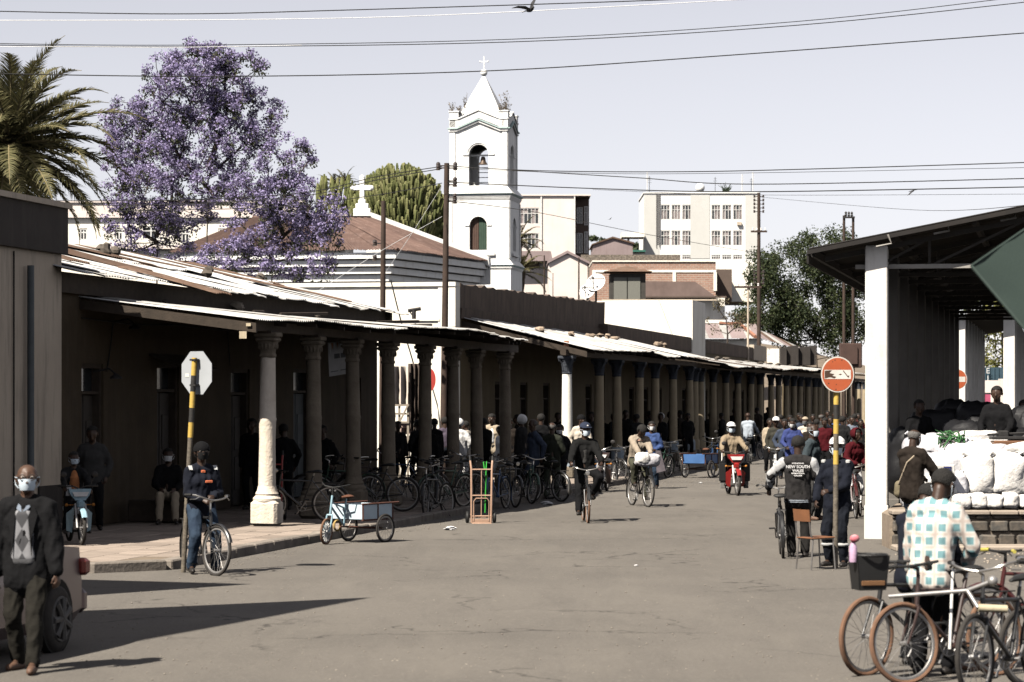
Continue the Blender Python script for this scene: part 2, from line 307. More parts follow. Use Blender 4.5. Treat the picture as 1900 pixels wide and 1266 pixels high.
# ------------------------------------------------------------------ helpers for facades
def facade(parent, t0, t1, L, z0, z1, ops, m, name='wall', th=.35, doormat=None):
    """wall in the street plane with real openings; ops = (tc, w, z0, z1, kind)"""
    mb = MB(); ops = sorted(ops); t = t0
    def blk(a, b, c, d):
        if b-a < .01 or d-c < .01: return
        ps = [S(a, L, c), S(b, L, c), S(b, L+th, c), S(a, L+th, c), S(a, L, d), S(b, L, d), S(b, L+th, d), S(a, L+th, d)]; mb.hexa([ps[i] for i in (3, 2, 1, 0, 7, 6, 5, 4)])
    for tc, w, a, b, kind in ops:
        blk(t, tc-w/2, z0, z1); blk(tc-w/2, tc+w/2, z0, a); blk(tc-w/2, tc+w/2, b, z1); t = tc+w/2
    blk(t, t1, z0, z1); mb.build(name, m, parent)
    for tc, w, a, b, kind in ops:
        d = part('door' if kind[0] == 'd' else 'window', parent); mm = {'d': m_door, 'b': m_doorB}.get(kind[-1], m_door)
        q = MB()
        for e in (-1, 1): q.box(S(tc+e*(w/2-.04), L+.12, (a+b)/2), (.16, .08, b-a), SROT)
        q.box(S(tc, L+.12, b-.04), (.16, w-.16, .08), SROT)
        if kind[0] == 'd': q.box(S(tc, L+.12, b-.5), (.12, w-.16, .05), SROT)
        q.build('frame', m_wood, d)
        if kind[0] == 'd':
            q = MB()
            for e in (-1, 1):
                q.bbox(S(tc+e*(w/4-.02), L+.2, (a+b-.52)/2), (.05, w/2-.1, b-.56-a), .01, SROT)
                for zz in (.25, .6): q.bbox(S(tc+e*(w/4-.02), L+.165, a+(b-.5-a)*zz+.1), (.02, w/2-.28, (b-a)*.24), .01, SROT)
            q.build('panel', mm, d)
            q = MB(); q.box(S(tc, L+.2, b-.27), (.02, w-.16, .40), SROT); q.build('pane', m_glass, d)
        else:
            q = MB()
            for e in (-1, 1):
                q.bbox(S(tc+e*(w/4-.02), L+.2, (a+b)/2), (.04, w/2-.1, b-a-.1), .01, SROT)
                for k in range(9): q.box(S(tc+e*(w/4-.02), L+.172, a+.12+(b-a-.24)*k/8), (.03, w/2-.2, .03), SROT)
            q.build('shutter', mm, d)
def sheet(parent, a, b, c, d, m, n=10, rows=3, amp=.016, sag=0, name='sheet'):
    """corrugated sheet: a-b is the eave edge, d-c the upper edge; ridges run from eave to top"""
    a, b, c, d = map(Vector, (a, b, c, d)); nu = n*4; nor = (b-a).cross(d-a).normalized(); v = []; f = []
    if nor.z < 0: nor = -nor
    ph = R(0, 6)
    for j in range(rows+1):
        for i in range(nu+1):
            u, w = i/nu, j/rows; p = a*(1-u)*(1-w)+b*u*(1-w)+c*u*w+d*(1-u)*w
            p = p+nor*(amp*math.sin(2*math.pi*n*u)+sag*(math.sin(u*5+ph)*.5+math.sin(w*3.1+ph))*.5); v.append(p)
    f = [(j*(nu+1)+i, j*(nu+1)+i+1, (j+1)*(nu+1)+i+1, (j+1)*(nu+1)+i) for j in range(rows) for i in range(nu)]
    return MB().add(v, f).build(name, m, parent, smooth=70)
def pw(pts, t):                                        # piecewise linear
    if t <= pts[0][0]: return pts[0][1]
    for (a, x), (b, y) in zip(pts, pts[1:]):
        if t <= b: return x+(y-x)*(t-a)/(b-a)
    return pts[-1][1]
def shed_roof(parent, name, t0, t1, eaveL, eaveZ, topL, topZ, pick, w=.86, gap=0):
    r = part(name, parent); t = t0; k = 0
    while t < t1-.2:
        e = min(t+w+.05, t1); j = R(-.06, .06); lift = .012*(k % 2)+.004
        a = S(t, pw(eaveL, t)-j, pw(eaveZ, t)+lift); b = S(e, pw(eaveL, e)-j+R(-.02, .02), pw(eaveZ, e)+lift)
        c = S(e, topL, topZ+lift+R(-.01, .01)); d = S(t, topL, topZ+lift); sheet(r, a, b, c, d, pick(k), sag=.02); t += w; k += 1
    return r
def rafters(parent, t0, t1, eaveL, eaveZ, topL, topZ, step=1.4):
    t = t0+.1
    while t < t1:
        a = S(t, pw(eaveL, t)+.08, pw(eaveZ, t)-.075); b = S(t, topL, topZ-.09); MB().tube([a, b], .045, 4).build('rafter', m_wood, parent); t += step
ROCKV = []
def rock(p, s, label, group=None, m=None, seed=0):
    mb = MB(); mb.ball((0, 0, 0), 1, 7, 5); v = []
    for q in mb.v:
        q = Vector(q); q = q*(.8+.5*noise.noise(q*1.3+Vector((seed*3.1, 0, seed))))
        v.append((q.x*s[0], q.y*s[1], q.z*s[2]))
    zmin = min(q[2] for q in v); mb.v = [(q[0]+p[0], q[1]+p[1], q[2]-zmin+p[2]-.01) for q in v]
    return solo(mb, 'rock', m or m_rock, label, 'rock', group)
# ------------------------------------------------------------------ columns (local: z up from the pavement)
def leafy_capital(mb, z, h, r, mi=0):
    prof = [(r*.98, z), (r*1.12, z+h*.05), (r*1.12, z+h*.10), (r*.98, z+h*.13), (r*1.02, z+h*.3), (r*1.15, z+h*.5), (r*1.35, z+h*.72), (r*1.55, z+h*.84)]
    mb.lathe(prof, n=16, mi=mi)
    for row, (zz, rr, n) in enumerate(((z+h*.16, r*1.03, 8), (z+h*.42, r*1.12, 8))):
        for k in range(n):
            a = 2*math.pi*(k+.5*row)/n; d = Vector((math.cos(a), math.sin(a), 0)); s = Vector((-d.y, d.x, 0)); b = d*rr+Vector((0, 0, zz)); w = r*.3; hh = h*.36
            p = [b-s*w, b+s*w, b+s*w*.9+Vector((0, 0, hh*.6))+d*r*.1, b-s*w*.9+Vector((0, 0, hh*.6))+d*r*.1, b+s*w*.45+Vector((0, 0, hh))+d*r*.32, b-s*w*.45+Vector((0, 0, hh))+d*r*.32, b+Vector((0, 0, hh*.86))+d*r*.42]
            mb.add(p, [(0, 1, 2, 3), (3, 2, 4, 5), (5, 4, 6)], mi)
    for k in range(4):
        a = math.pi/4+k*math.pi/2; d = Vector((math.cos(a), math.sin(a), 0))
        mb.tube([d*r*1.1+Vector((0, 0, z+h*.5)), d*r*1.7+Vector((0, 0, z+h*.78)), d*r*2.05+Vector((0, 0, z+h*.82)), d*r*1.95+Vector((0, 0, z+h*.70))], [r*.16, r*.2, r*.17, r*.1], 6, mi)
    mb.bbox((0, 0, z+h*.92), (r*3.3, r*3.3, h*.16), .012, mi=mi)
def stone_capital(mb, z, h, r, mi=0):
    mb.lathe([(r*.98, z), (r*1.13, z+.02), (r*1.13, z+.05), (r, z+.075), (r*1.05, z+h*.3), (r*1.25, z+h*.5), (r*1.3, z+h*.55), (r*1.5, z+h*.8)], n=24, mi=mi, sq=.35)
    for k in range(16):
        a = 2*math.pi*k/16; d = Vector((math.cos(a), math.sin(a), 0)); mb.ball(d*r*1.28+Vector((0, 0, z+h*.46)), (r*.16, r*.16, h*.13), 6, 5, mi)
    mb.bbox((0, 0, z+h*.72), (r*3.0, r*3.0, h*.2), .03, mi=mi); mb.bbox((0, 0, z+h*.91), (r*3.25, r*3.25, h*.18), .015, mi=mi)
def column_parts(style, H):
    r = .135
    if style == 'A':
        ped = MB(); ped.bbox((0, 0, .22), (.47, .47, .44), .05); ped.lathe([(.235, .42), (.24, .47), (.19, .52), (.20, .55), (.17, .60), (.155, .68)], n=20)
        sh = MB(); z = [.66, 1.0, 1.45, 1.78, 1.82, 1.86, 2.3, H-.42]; rr = [.15, .143, .14, .146, .152, .146, .136, .125]
        sh.lathe([(rr[i]*(1+.02*math.sin(i*2.1)), z[i]) for i in range(8)], n=20); cp = MB(); stone_capital(cp, H-.43, .43, .125)
        return [('pedestal', ped), ('shaft', sh), ('capital', cp)]
    ped = MB(); ped.bbox((0, 0, .16), (.46, .46, .32), .03); b2 = MB(); b2.lathe([(.2, .32), (.2, .62), (.185, .66), (.165, .69)], n=20, sq=.4)
    sh = MB(); sh.lathe([(.155, .68), (.15, 1.3), (.143, 2.0), (.13, H-.5)], n=20); cp = MB(); leafy_capital(cp, H-.5, .5, .13)
    return [('pedestal', ped), ('base', b2), ('shaft', sh), ('capital', cp)]
CM = {}
def column(parent, t, L, style, H, mats, tilt=0):
    key = (style, round(H, 2))+tuple(m.name for m in mats)
    if key not in CM: CM[key] = [(n, b.mesh(n, mats[i], 35)) for i, (n, b) in enumerate(column_parts(style, H))]
    c = part('column', parent); w = WL[parent.name]; p = S(t, L, PVZ); c.location = (p.x-w[0], p.y-w[1], p.z-w[2]); c.rotation_euler = (R(-1, 1)*tilt, R(-1, 1)*tilt, SROT+R(-.06, .06))
    for n, me in CM[key]: link(n, me, c)
    return c
# ------------------------------------------------------------------ arcade A (stone columns)
WLAT, CLAT = 16.3, 13.4
colx = [495, 583, 657, 721, 788, 841, 886, 938]
A = thing('arcade_building', 'ochre arcade shop building with grey stone columns and patched tin roof', 'building', S(55, 16.3))
t0, t1 = tY(44.2, WLAT), tY(65, WLAT)
tA = [tX(x, CLAT) for x in colx]
def wx(x): return tX(x, WLAT)
opsA = [(wx(172), 1.05, PVZ, 2.9, 'dd'), (wx(312), 1.25, .15+PVZ, 2.95, 'dd'), (wx(446), 1.25, PVZ, 2.9, 'dd'), (wx(562), 1.45, PVZ, 2.95, 'db'), (wx(660), 1.0, PVZ, 2.8, 'dd')]
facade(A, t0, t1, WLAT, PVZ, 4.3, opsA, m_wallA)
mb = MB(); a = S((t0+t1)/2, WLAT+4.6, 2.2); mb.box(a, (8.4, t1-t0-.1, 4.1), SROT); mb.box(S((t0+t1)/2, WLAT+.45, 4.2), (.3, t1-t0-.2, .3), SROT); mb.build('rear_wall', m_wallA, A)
eL = [(tY(44.7, 13), 13.15), (tY(49, 13), 12.75), (tY(54, 12.5), 12.3), (tY(61, 12), 12.3), (tY(66, 13), 13.0), (200, 13.0)]
eZ = [(tY(44.7, 13), 3.60), (tY(47.5, 13), 3.66), (tY(51, 13), 3.62), (tY(53.5, 13), 3.70), (tY(57, 13), 3.74), (tY(60, 13), 3.70), (tY(62, 13), 3.63), (tY(65, 13), 3.72), (200, 3.74)]
v0, v1 = tY(44.7, 13), tY(66.2, 13)
def pickA(k): return m_zincL if (k*7) % 5 < 3 else (m_zinc if (k*5) % 4 else m_rust)
shed_roof(A, 'veranda_roof', v0, v1, eL, eZ, WLAT, 4.02, lambda k: m_zinc if (k*7) % 6 else m_zincL)
rafters(A, v0, v1, eL, eZ, WLAT, 3.98)
for i in range(len(tA)):                                 # beam pieces from column to column with brackets
    a = tA[i]-(.9 if i == 0 else 0); b = tA[i+1] if i+1 < len(tA) else tA[i]+1.2
    mb = MB(); mb.box(S((a+b)/2, CLAT, 3.53), (.16, b-a-.01, .17), SROT); mb.build('beam', m_wood, A)
for i, t in enumerate(tA):
    column(A, t, CLAT, 'A', 3.30, (m_stoneLit, m_stoneLit, m_stone) if i == 0 else (m_stone,)*3, .012)
    mb = MB(); mb.bbox(S(t, CLAT, 3.435+.0), (.3, .5, .05), .008, SROT); mb.build('bearing_block', m_wood, A)
mb = MB(); mb.box(S(v0+.04, 14.75, 3.72), (3.1, .05, .14), SROT, M=None); 
# sloping verge board under the end of the veranda roof
mb = MB(); a, b = S(v0+.03, 13.2, 3.56), S(v0+.03, WLAT, 3.97); e = S(v0+.10, 13.2, 0)-S(v0+.03, 13.2, 0)
mb.hexa([a-Vector((0, 0, .16)), b-Vector((0, 0, .16)), b-Vector((0, 0, .16))+e, a-Vector((0, 0, .16))+e, a, b, b+e, a+e]); mb.build('verge_board', m_wood, A)
for k in range(7):                                       # purlins end-on under the veranda sheets
    u = (k+.5)/7; L = 13.2+(WLAT-13.2)*u; z = 3.6+(4.02-3.6)*u-.05; mb = MB(); mb.box(S((v0+v1)/2, max(L, 12.5), z), (.07, v1-v0-.1, .07), SROT); mb.build('purlin', m_wood, A)
# main roof: overlapped patched sheets in two courses, new zinc among rust
mr = part('main_roof', A); rl, rz_ = 21.2, 5.62; el, ez = 15.95, 4.40; k = 0; t = t0-.5
while t < t1+.6:
    for crs in range(2):
        u0, u1 = (0, .56) if crs == 0 else (.5, 1.0); lo = lambda u: (el+(rl-el)*u, ez+(rz_-ez)*u)
        (La, Za), (Lb, Zb) = lo(u0-(.03 if crs == 0 else 0)), lo(u1); lf = .025*crs+.012*(k % 2)+.004; sk = R(-.14, .14)
        mm = [m_zincL, m_rust, m_zincL, m_zincL, m_zinc, m_rust, m_zincL, m_rust, m_zinc][(k*2+crs*3+(k//4)) % 9]
        sheet(mr, S(t, La+R(-.1, .12), Za+lf+R(-.02, .03)), S(t+.9, La+R(-.1, .12), Za+lf+R(-.02, .03)), S(t+.9+sk, Lb, Zb+lf), S(t+sk, Lb, Zb+lf), mm, sag=.035)
    t += .84; k += 1
for (t, u, s, w, mm) in ((t0+2.2, .55, .5, 1.0, m_rust), (t0+6.5, .62, -.3, 1.1, m_rust), (t0+9.8, .93, .2, 1.2, m_rust), (t0+13, .5, .45, .9, m_zincL), (t0+4.0, .16, .4, .95, m_rust), (t0+17.5, .42, -.5, .9, m_rust)):
    L, z = el+(rl-el)*u, ez+(rz_-ez)*u+.07; L2, z2 = el+(rl-el)*(u-.38), ez+(rz_-ez)*(u-.38)+.06
    sheet(mr, S(t, L2, z2), S(t+w, L2, z2+.02), S(t+w+s, L, z+.03), S(t+s, L, z), mm, sag=.05, name='loose_sheet')
mb = MB(); mb.box(S((t0+t1)/2, WLAT-.1, 4.22), (.06, t1-t0+.6, .34), SROT); mb.build('eave_board', m_wood, A)
mb = MB(); g = [S(t1+.3, el+.1, 3.9), S(t1+.3, rl, 3.9), S(t1+.3, rl, rz_-.05), S(t1+.3, el+.1, ez-.02)]; mb.prism(g, S(.2, 0)-S(0, 0)); mb.build('gable', m_wallA, A)
# wall fittings: lamp brackets, cable, notices, awning board over a door
for x, y in ((208, 598), (172, 690), (455, 602), (590, 612)):
    t = wx(x); z = P(x, y, S(t, WLAT).y).z; mb = MB(); mb.tube([S(t, WLAT-.01, z), S(t, WLAT-.3, z+.05), S(t, WLAT-.42, z-.05)], .018, 6); mb.lathe([(.02, 0), (.1, -.06), (.11, -.09)], S(t, WLAT-.42, z-.03), 10); mb.build('wall_lamp', m_dsteel, A, 40)
for x0, y0, x1, y1 in ((150, 590, 330, 604), (330, 604, 470, 612), (208, 600, 196, 690), (420, 600, 425, 680)):
    ta, tb = wx(x0), wx(x1); pa, pb = S(ta, WLAT-.02), S(tb, WLAT-.02); pa.z, pb.z = P(x0, y0, pa.y).z, P(x1, y1, pb.y).z
    MB().tube([pa, pa.lerp(pb, .5)-Vector((0, 0, .05)), pb], .012, 5).build('cable', m_wire, A)
t = wx(305); mb = MB(); mb.prism([S(t-.9, WLAT-.02, 3.12), S(t-.9, WLAT-.75, 2.85), S(t-.9, WLAT-.75, 2.81), S(t-.9, WLAT-.02, 3.08)], S(1.9, 0)-S(0, 0)); mb.build('door_hood', m_wood, A)
m_note = mat('paper_notice', (.62, .53, .38), (.48, .40, .28), scale=9, rough=.9)
mb = MB(); mb.box(S(v0+.015, 13.42, 3.36), (.12, .01, .12), SROT+.2); mb.build('notice', m_note, A); mb = MB(); mb.box(S(v0+.0, 13.32, 3.53), (.08, .01, .05), SROT); mb.build('notice', m_note, A)
# ------------------------------------------------------------------ plain building nearer than the arcade, at the left edge
D = thing('corner_building', 'grey plastered building with dark fascia band at the left edge', 'building', S(39, 17))
d0 = tY(37.5, 16.1); d1 = tY(44.05, 16.1)
mb = MB(); a = [S(d0, 16.1), S(d1, 16.1), S(d1, 24), S(d0, 24)]; mb.prism([(p.x, p.y, 0) for p in reversed(a)], (0, 0, 4.66)); mb.build('wall', m_wallG, D)
mb = MB(); a = [S(d0-.05, 16.0), S(d1+.04, 16.0), S(d1+.04, 24), S(d0-.05, 24)]; mb.prism([(p.x, p.y, 4.66) for p in reversed(a)], (0, 0, .74)); mb.build('fascia', m_band, D)
mb = MB(); a = [S(d0-.1, 15.94), S(d1+.08, 15.94), S(d1+.08, 24), S(d0-.1, 24)]; mb.prism([(p.x, p.y, 5.40) for p in reversed(a)], (0, 0, .09)); mb.build('coping', m_wallG, D)
mb = MB(); t = tX(57, 16.0); mb.tube([S(t, 16.0, 4.4), S(t, 16.0, .2)], .055, 10); mb.build('downpipe', m_doorB, D, 40)
mb = MB(); t = tX(28, 16.05); mb.tube([S(t, 16.07, 4.6), S(t, 16.07, .2)], .015, 6); mb.build('conduit', m_wire, D)
mb = MB(); mb.box(S(d1-.55, 16.08, .55), (.03, 1.0, .7), SROT); mb.build('plinth', m_band, D)
# ------------------------------------------------------------------ arcade B (cream columns with blue capitals)
B = thing('arcade_building', 'cream arcade building with stained dark parapet and whitewashed end wall', 'building', S(85, 16.3))
b0, b1 = tY(73.2, WLAT), tY(96.8, WLAT)
opsB = [(wx(x), w, PVZ, 2.8, 'dd') for x, w in ((881, 1.0), (925, 1.0), (972, 1.1), (1014, 1.1), (1052, 1.1), (1092, 1.2))]
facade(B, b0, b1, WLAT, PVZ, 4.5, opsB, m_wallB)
# end wall towards the side street, lit
def pr(parent, pts, z0, z1, m, name, top=None):
    mb = MB(); ps = [(p.x, p.y, z0) for p in pts]; mb.prism(ps, (0, 0, z1-z0)); return mb.build(name, m, parent)
pr(B, [S(b0, 32), S(b0, WLAT+.02), S(b0+.4, WLAT+.02), S(b0+.4, 32)], 0, 5.36, m_wallW, 'end_wall')
pr(B, [S(b0-.06, 32), S(b0-.06, WLAT-.04), S(b0+.46, WLAT-.04), S(b0+.46, 32)], 5.36, 5.47, m_wallW, 'coping')
pr(B, [S(b0-.05, 32), S(b0-.05, WLAT+.4), S(b0-.002, WLAT+.4), S(b0-.002, 32)], 4.42, 4.48, m_wallW, 'string_course')
pr(B, [S(b0-.03, WLAT+.45), S(b0-.03, WLAT-.03), S(b0+.55, WLAT-.03), S(b0+.55, WLAT+.45)], .1, 5.36, m_wallW, 'corner_pier')
# stained parapet: a ragged top profile
mb = MB(); n = 60; v = []; f = []
for i in range(n+1):
    t = b0+.56+(b1-b0-.56)*i/n; z = 5.42+.3*i/n+.05*noise.noise(Vector((t*1.7, 0, 2)))+(.05 if (i*7) % 11 < 3 else 0); zb = 4.5
    L = WLAT-.06
    v += [S(t, L, zb), S(t, L-.03, zb+.28), S(t, L+.04, zb+.3), S(t, L+.02, z), S(t, L+.32, z), S(t, L+.32, zb)]
for i in range(n):
    for k in range(6): j = (k+1) % 6; f.append((i*6+k, i*6+j, i*6+6+j, i*6+6+k))
f += [(5, 4, 3, 2, 1, 0), tuple(n*6+k for k in range(6))]
mb.add(v, f).build('parapet', m_parap, B)
pr(B, [S(b1-1.2, WLAT-.35), S(b1+.1, WLAT-.35), S(b1+.1, WLAT+.35), S(b1-1.2, WLAT+.35)][::-1], 4.3, 4.95, m_parap, 'parapet_step')
mb = MB(); mb.box(S((b0+b1)/2+.3, 24.3, 2.6), (15, b1-b0-1, 5.0), SROT); mb.build('rear_block', m_wallW, B)
tB = [tX(x, CLAT) for x in (1052, 1111, 1146, 1185, 1215, 1249, 1280)]
eLB = [(b0-2, 12.75), (300, 12.5)]
eZB = [(b0-1, 3.62), (tY(76, 13), 3.66), (tY(82, 13), 3.72), (tY(85, 13), 3.78), (tY(88, 13), 3.64), (tY(92, 13), 3.74), (300, 3.74)]
r0, r1 = tB[0]-.28, tY(98.6, 12.6)
shed_roof(B, 'veranda_roof', r0, r1, eLB, eZB, WLAT-.08, 4.52, lambda k: m_zinc if (k*5) % 7 else m_zincL)
rafters(B, r0, r1, eLB, eZB, WLAT, 4.48)
mb = MB(); a, b = S(r0+.03, 12.8, 3.57), S(r0+.03, WLAT, 4.44); e = S(r0+.10, 12.8, 0)-S(r0+.03, 12.8, 0); dz = Vector((0, 0, .14))
mb.hexa([a-dz, b-dz, b-dz+e, a-dz+e, a, b, b+e, a+e]); mb.build('verge_board', m_wood, B)
for i, t in enumerate(tB):
    a = t-(.6 if i == 0 else 0); b = tB[i+1] if i+1 < len(tB) else t+1.2
    mb = MB(); mb.box(S((a+b)/2, CLAT, 3.56), (.16, b-a-.01, .16), SROT); mb.build('beam', m_wood, B)
    column(B, t, CLAT, 'B', 3.34, (m_stone, m_baseB, m_colLit if i == 0 else m_colY, m_capB), .012)
m_br = mat('new_brick', (.42, .19, .10), (.33, .15, .085), scale=6)
mb = MB(); mb.bbox(S(tB[0]-.1, CLAT-.0, 3.78), (.14, .2, .2), .01, SROT+.2); mb.build('packing_brick', m_br, B)
# ------------------------------------------------------------------ arcade C (the long far one)
C_ = thing('arcade_building', 'long low far arcade with weathered tin veranda and many slim columns', 'building', S(125, 16.3))
c0, c1 = tY(97.0, WLAT), tY(182, WLAT)
opsC = [(c0+2.5+i*3.6, 1.15, PVZ, 2.75, 'dd') for i in range(13)]
gapC = tX(1436, WLAT)
facade(C_, c0, tX(1418, WLAT), WLAT, PVZ, 4.4, [o for o in opsC if o[0] < tX(1412, WLAT)], m_wallB)
facade(C_, tX(1462, WLAT), c1, WLAT, PVZ, 4.4, [(tX(1490, WLAT)+i*4.2, 1.1, PVZ, 2.75, 'dd') for i in range(5)], m_wallB)
pr(C_, [S(c0, WLAT-.05), S(tX(1418, WLAT), WLAT-.05), S(tX(1418, WLAT), WLAT+.3), S(c0, WLAT+.3)][::-1], 4.4, 5.0, m_parap, 'parapet')
pr(C_, [S(tX(1396, WLAT), WLAT-.09), S(tX(1419, WLAT), WLAT-.09), S(tX(1419, WLAT), WLAT+.3), S(tX(1396, WLAT), WLAT+.3)][::-1], 4.35, 5.16, m_wallG, 'parapet_end')
f0, f1 = tY(119, WLAT), tY(123.2, WLAT)
pr(C_, [S(f0, WLAT-.1), S(f1, WLAT-.1), S(f1, 34), S(f0, 34)][::-1], 0, 6.66, m_wallW, 'raised_block')
mb = MB(); mb.box(S((c0+tX(1412, WLAT))/2, 21.5, 2.2), (9.4, tX(1412, WLAT)-c0-1, 4.3), SROT); mb.build('rear_block', m_wallW, C_)
tC = [tX(x, CLAT) for x in (1288, 1300, 1323, 1347, 1369, 1392, 1410, 1431, 1445, 1459, 1473, 1484, 1498, 1511, 1520)]
while tC[-1] < 190: tC.append(tC[-1]+4.2)
eLC = [(0, 12.4), (400, 12.4)]; q = tY(98.8, 12.4)
eZC = [(q, 3.62), (q+5, 3.48), (q+8, 3.56), (q+14, 3.60), (q+22, 3.58), (q+30, 3.72), (q+37, 3.66), (q+41, 3.82), (q+50, 3.76), (q+90, 3.9)]
shed_roof(C_, 'veranda_roof', q, tY(176, 12.4), eLC, eZC, WLAT-.06, 4.18, lambda k: [m_zinc, m_zinc, m_rust, m_zinc, m_zincL][(k*3) % 5], w=1.05)
rafters(C_, q, tY(176, 12.4), eLC, eZC, WLAT, 4.1, 2.2)
for i, t in enumerate(tC):
    column(C_, t, CLAT, 'B', 3.30, (m_stone, m_colY, m_colY, m_capB), .015)
mb = MB(); mb.box(S((tC[0]+tC[-1])/2, CLAT, 3.53), (.16, tC[-1]-tC[0]+1, .16), SROT); mb.build('beam', m_wood, C_)
# sheds on the far arcade's roof
V = thing('roof_shed', 'white and black tin lean-to standing on the far arcade roof', 'shed', P(1470, 672, 160))
pr(V, [P(1423, 668, 160), P(1449, 668, 160), P(1449, 668, 164), P(1423, 668, 164)], P(0, 668, 160).z-.3, P(0, 647, 160).z, m_wallW, 'wall')
for k in range(6):
    a = P(1449+11*k, 668, 159+.3*(k % 2)); b = P(1459.5+11*k, 668, 159+.3*(k % 2)); z = P(0, 646-(k % 3)*2, 160).z; pr(V, [a, b, b+Vector((0, 3, 0)), a+Vector((0, 3, 0))], a.z-.3, z, m_band, 'tin_panel')
# ------------------------------------------------------------------ stones and rubbish lying on the roofs
rk = [((442, 552, 46.2, 16.0), (.18, .13, .12), 'large pale stone weighing down the tin veranda roof above the octagon sign'),
      ((305, 558, 47.0, 16.1), (.06, .06, .05), 'small black stone on the veranda roof left of the large pale stone'),
      ((590, 570, 54, 15.0), (.07, .06, .05), 'small brown stone on the veranda roof above the hanging banner')]
def on_shed(x, L, eLs, eZs, tL, tz):
    t = tX(x, L); e = pw(eLs, t); z = pw(eZs, t)+(tz-pw(eZs, t))*(L-e)/(tL-e); return S(t, L, z+.03)
for i, ((x, y, Y, L), s, lab) in enumerate(rk): rock(on_shed(x, L, eL, eZ, WLAT, 4.02), s, lab, seed=i, m=mat('pale_rock', (.33, .29, .23), (.24, .2, .16), scale=4, bump=.5) if i == 0 else None)
def on_main(x, u): L = el+(rl-el)*u; t = tX(x, L); return S(t, L, ez+(rz_-ez)*u+.05)
for i, (x, u, s, lab) in enumerate(((196, .62, (.17, .15, .17), 'squarish grey stone block on the main tin roof near the palm'), (214, .68, (.15, .12, .12), 'darker stone beside the squarish block on the main tin roof'), (190, .86, (.2, .15, .1), 'flat stone high on the main tin roof below the jacaranda'), (386, .30, (.17, .13, .14), 'rounded stone low on the main tin roof right of the rust patch'), (484, .62, (.13, .1, .1), 'angular stone on the bright sheet at the far end of main roof'))):
    rock(on_main(x, u), s, lab, seed=10+i)
m_rub = mat('rubble', (.40, .31, .23), (.26, .2, .15), scale=5, bump=.5, rnd=.3)
for i, (x, L) in enumerate(((1003, 14.9), (1095, 15.2), (1112, 15.4), (1128, 15.4), (1140, 15.4), (1060, 14.7), (1222, 14.6), (1234, 14.5))):
    rock(on_shed(x, L, eLB, eZB, WLAT, 4.52), (R(.12, .3), R(.12, .3), R(.07, .13)), '%s lump of pale rubble from the left on the second tin veranda roof' % ORD[(0, 2, 3, 4, 5, 1, 6, 7)[i]], 'rubble on the second veranda roof', m_rub, 20+i)
for i in range(12):
    rock(on_shed(1330+i*20+R(-6, 6), R(13.2, 15.6), eLC, eZC, WLAT, 4.18), (R(.1, .35), R(.1, .5), R(.05, .11)), '%s dark scrap from the left on the far tin veranda roof' % ORD[i], 'scraps on the far veranda roof', m_rock, 40+i)
for i, (x, L, rot, ln) in enumerate(((520, 14.2, .3, 1.6), (470, 15.2, -.1, 1.0), (700, 14.6, .25, 1.9), (762, 14.2, .1, 1.4), (820, 13.8, .2, 1.5))):
    p = on_shed(x, L, eL, eZ, WLAT, 4.02); mb = MB(); d = Vector((math.sin(TH+rot), math.cos(TH+rot), 0))
    mb.tube([p+Vector((0, 0, .03)), p+d*ln+Vector((0, 0, .02+.04*ln))], .03, 6)
    solo(mb, 'loose_pole', m_wood, '%s loose grey timber pole from the left on the stone arcade veranda roof' % ORD[(1, 0, 2, 3, 4)[i]], 'plank', 'poles on the first veranda roof')
# ------------------------------------------------------------------ church and bell tower
m_white = mat('church_white', (.80, .80, .78), (.74, .735, .70), scale=.7, rough=.85, bump=.12, bscale=12, streak=(.45, .40, .34), samt=.45, sscale=.9)
m_teal = mat('teal_moulding', (.50, .62, .60), (.40, .52, .50), scale=2, rough=.85)
m_tileR = mat('church_roof_rust', (.145, .09, .072), (.105, .066, .055), scale=.9, rough=.85, bump=.2, streak=(.27, .19, .16), samt=.6, sscale=.8, rnd=.1)
m_shutG = mat('green_shutter', (.05, .085, .06), (.035, .06, .045), scale=3)
m_shutB = mat('brown_shutter', (.10, .06, .045), (.07, .045, .035), scale=3)
m_bell = mat('bell_bronze', (.14, .10, .075), (.08, .06, .045), scale=4, rough=.5, metal=.5)
KT = .03
TW = thing('bell_tower', 'tall white church bell tower with pyramid spire and thin cross', 'tower', (0, 0, 0))
tw_c = P(889, 740, 150); TW.location = (tw_c.x+.25, 151.8, 0); TW.rotation_euler = (0, 0, -math.radians(10)); WL[TW.name] = (0, 0, 0)
def tz(y): return 2.3+(740-y)*KT
def arch_face(mb, M, w, z0, z1, ow, oz0, osp, th=.4, mi=0):
    """one wall face (local u across, n outward) with an arched opening"""
    r = ow/2; n = 10
    arc = [(-r*math.cos(math.pi*i/n), osp+r*math.sin(math.pi*i/n)) for i in range(n+1)]
    def q(u, z, d=0): return M @ Vector((u, -w/2+d, z))
    F = []
    for d, fl in ((0, 0), (th, 1)):
        polys = [[(-w/2, z0), (-r, z0), (-r, osp), (-w/2, osp)], [(r, z0), (w/2, z0), (w/2, osp), (r, osp)], [(-r, z0), (r, z0), (r, oz0), (-r, oz0)], [(-w/2, osp), (-r, osp), (-r, z1), (-w/2, z1)], [(r, osp), (w/2, osp), (w/2, z1), (r, z1)]]
        for a, b in zip(arc, arc[1:]): polys.append([a, b, (b[0], z1), (a[0], z1)])
        for p in polys:
            p = [q(u, z, d) for u, z in p]; mb.add(p if not fl else p[::-1], [tuple(range(4))], mi)
    loop = [(-r, oz0)]+arc+[(r, oz0)]
    for a, b in zip(loop, loop[1:]+loop[:1]): mb.add([q(*a), q(*a, th), q(*b, th), q(*b)], [(0, 1, 2, 3)], mi)
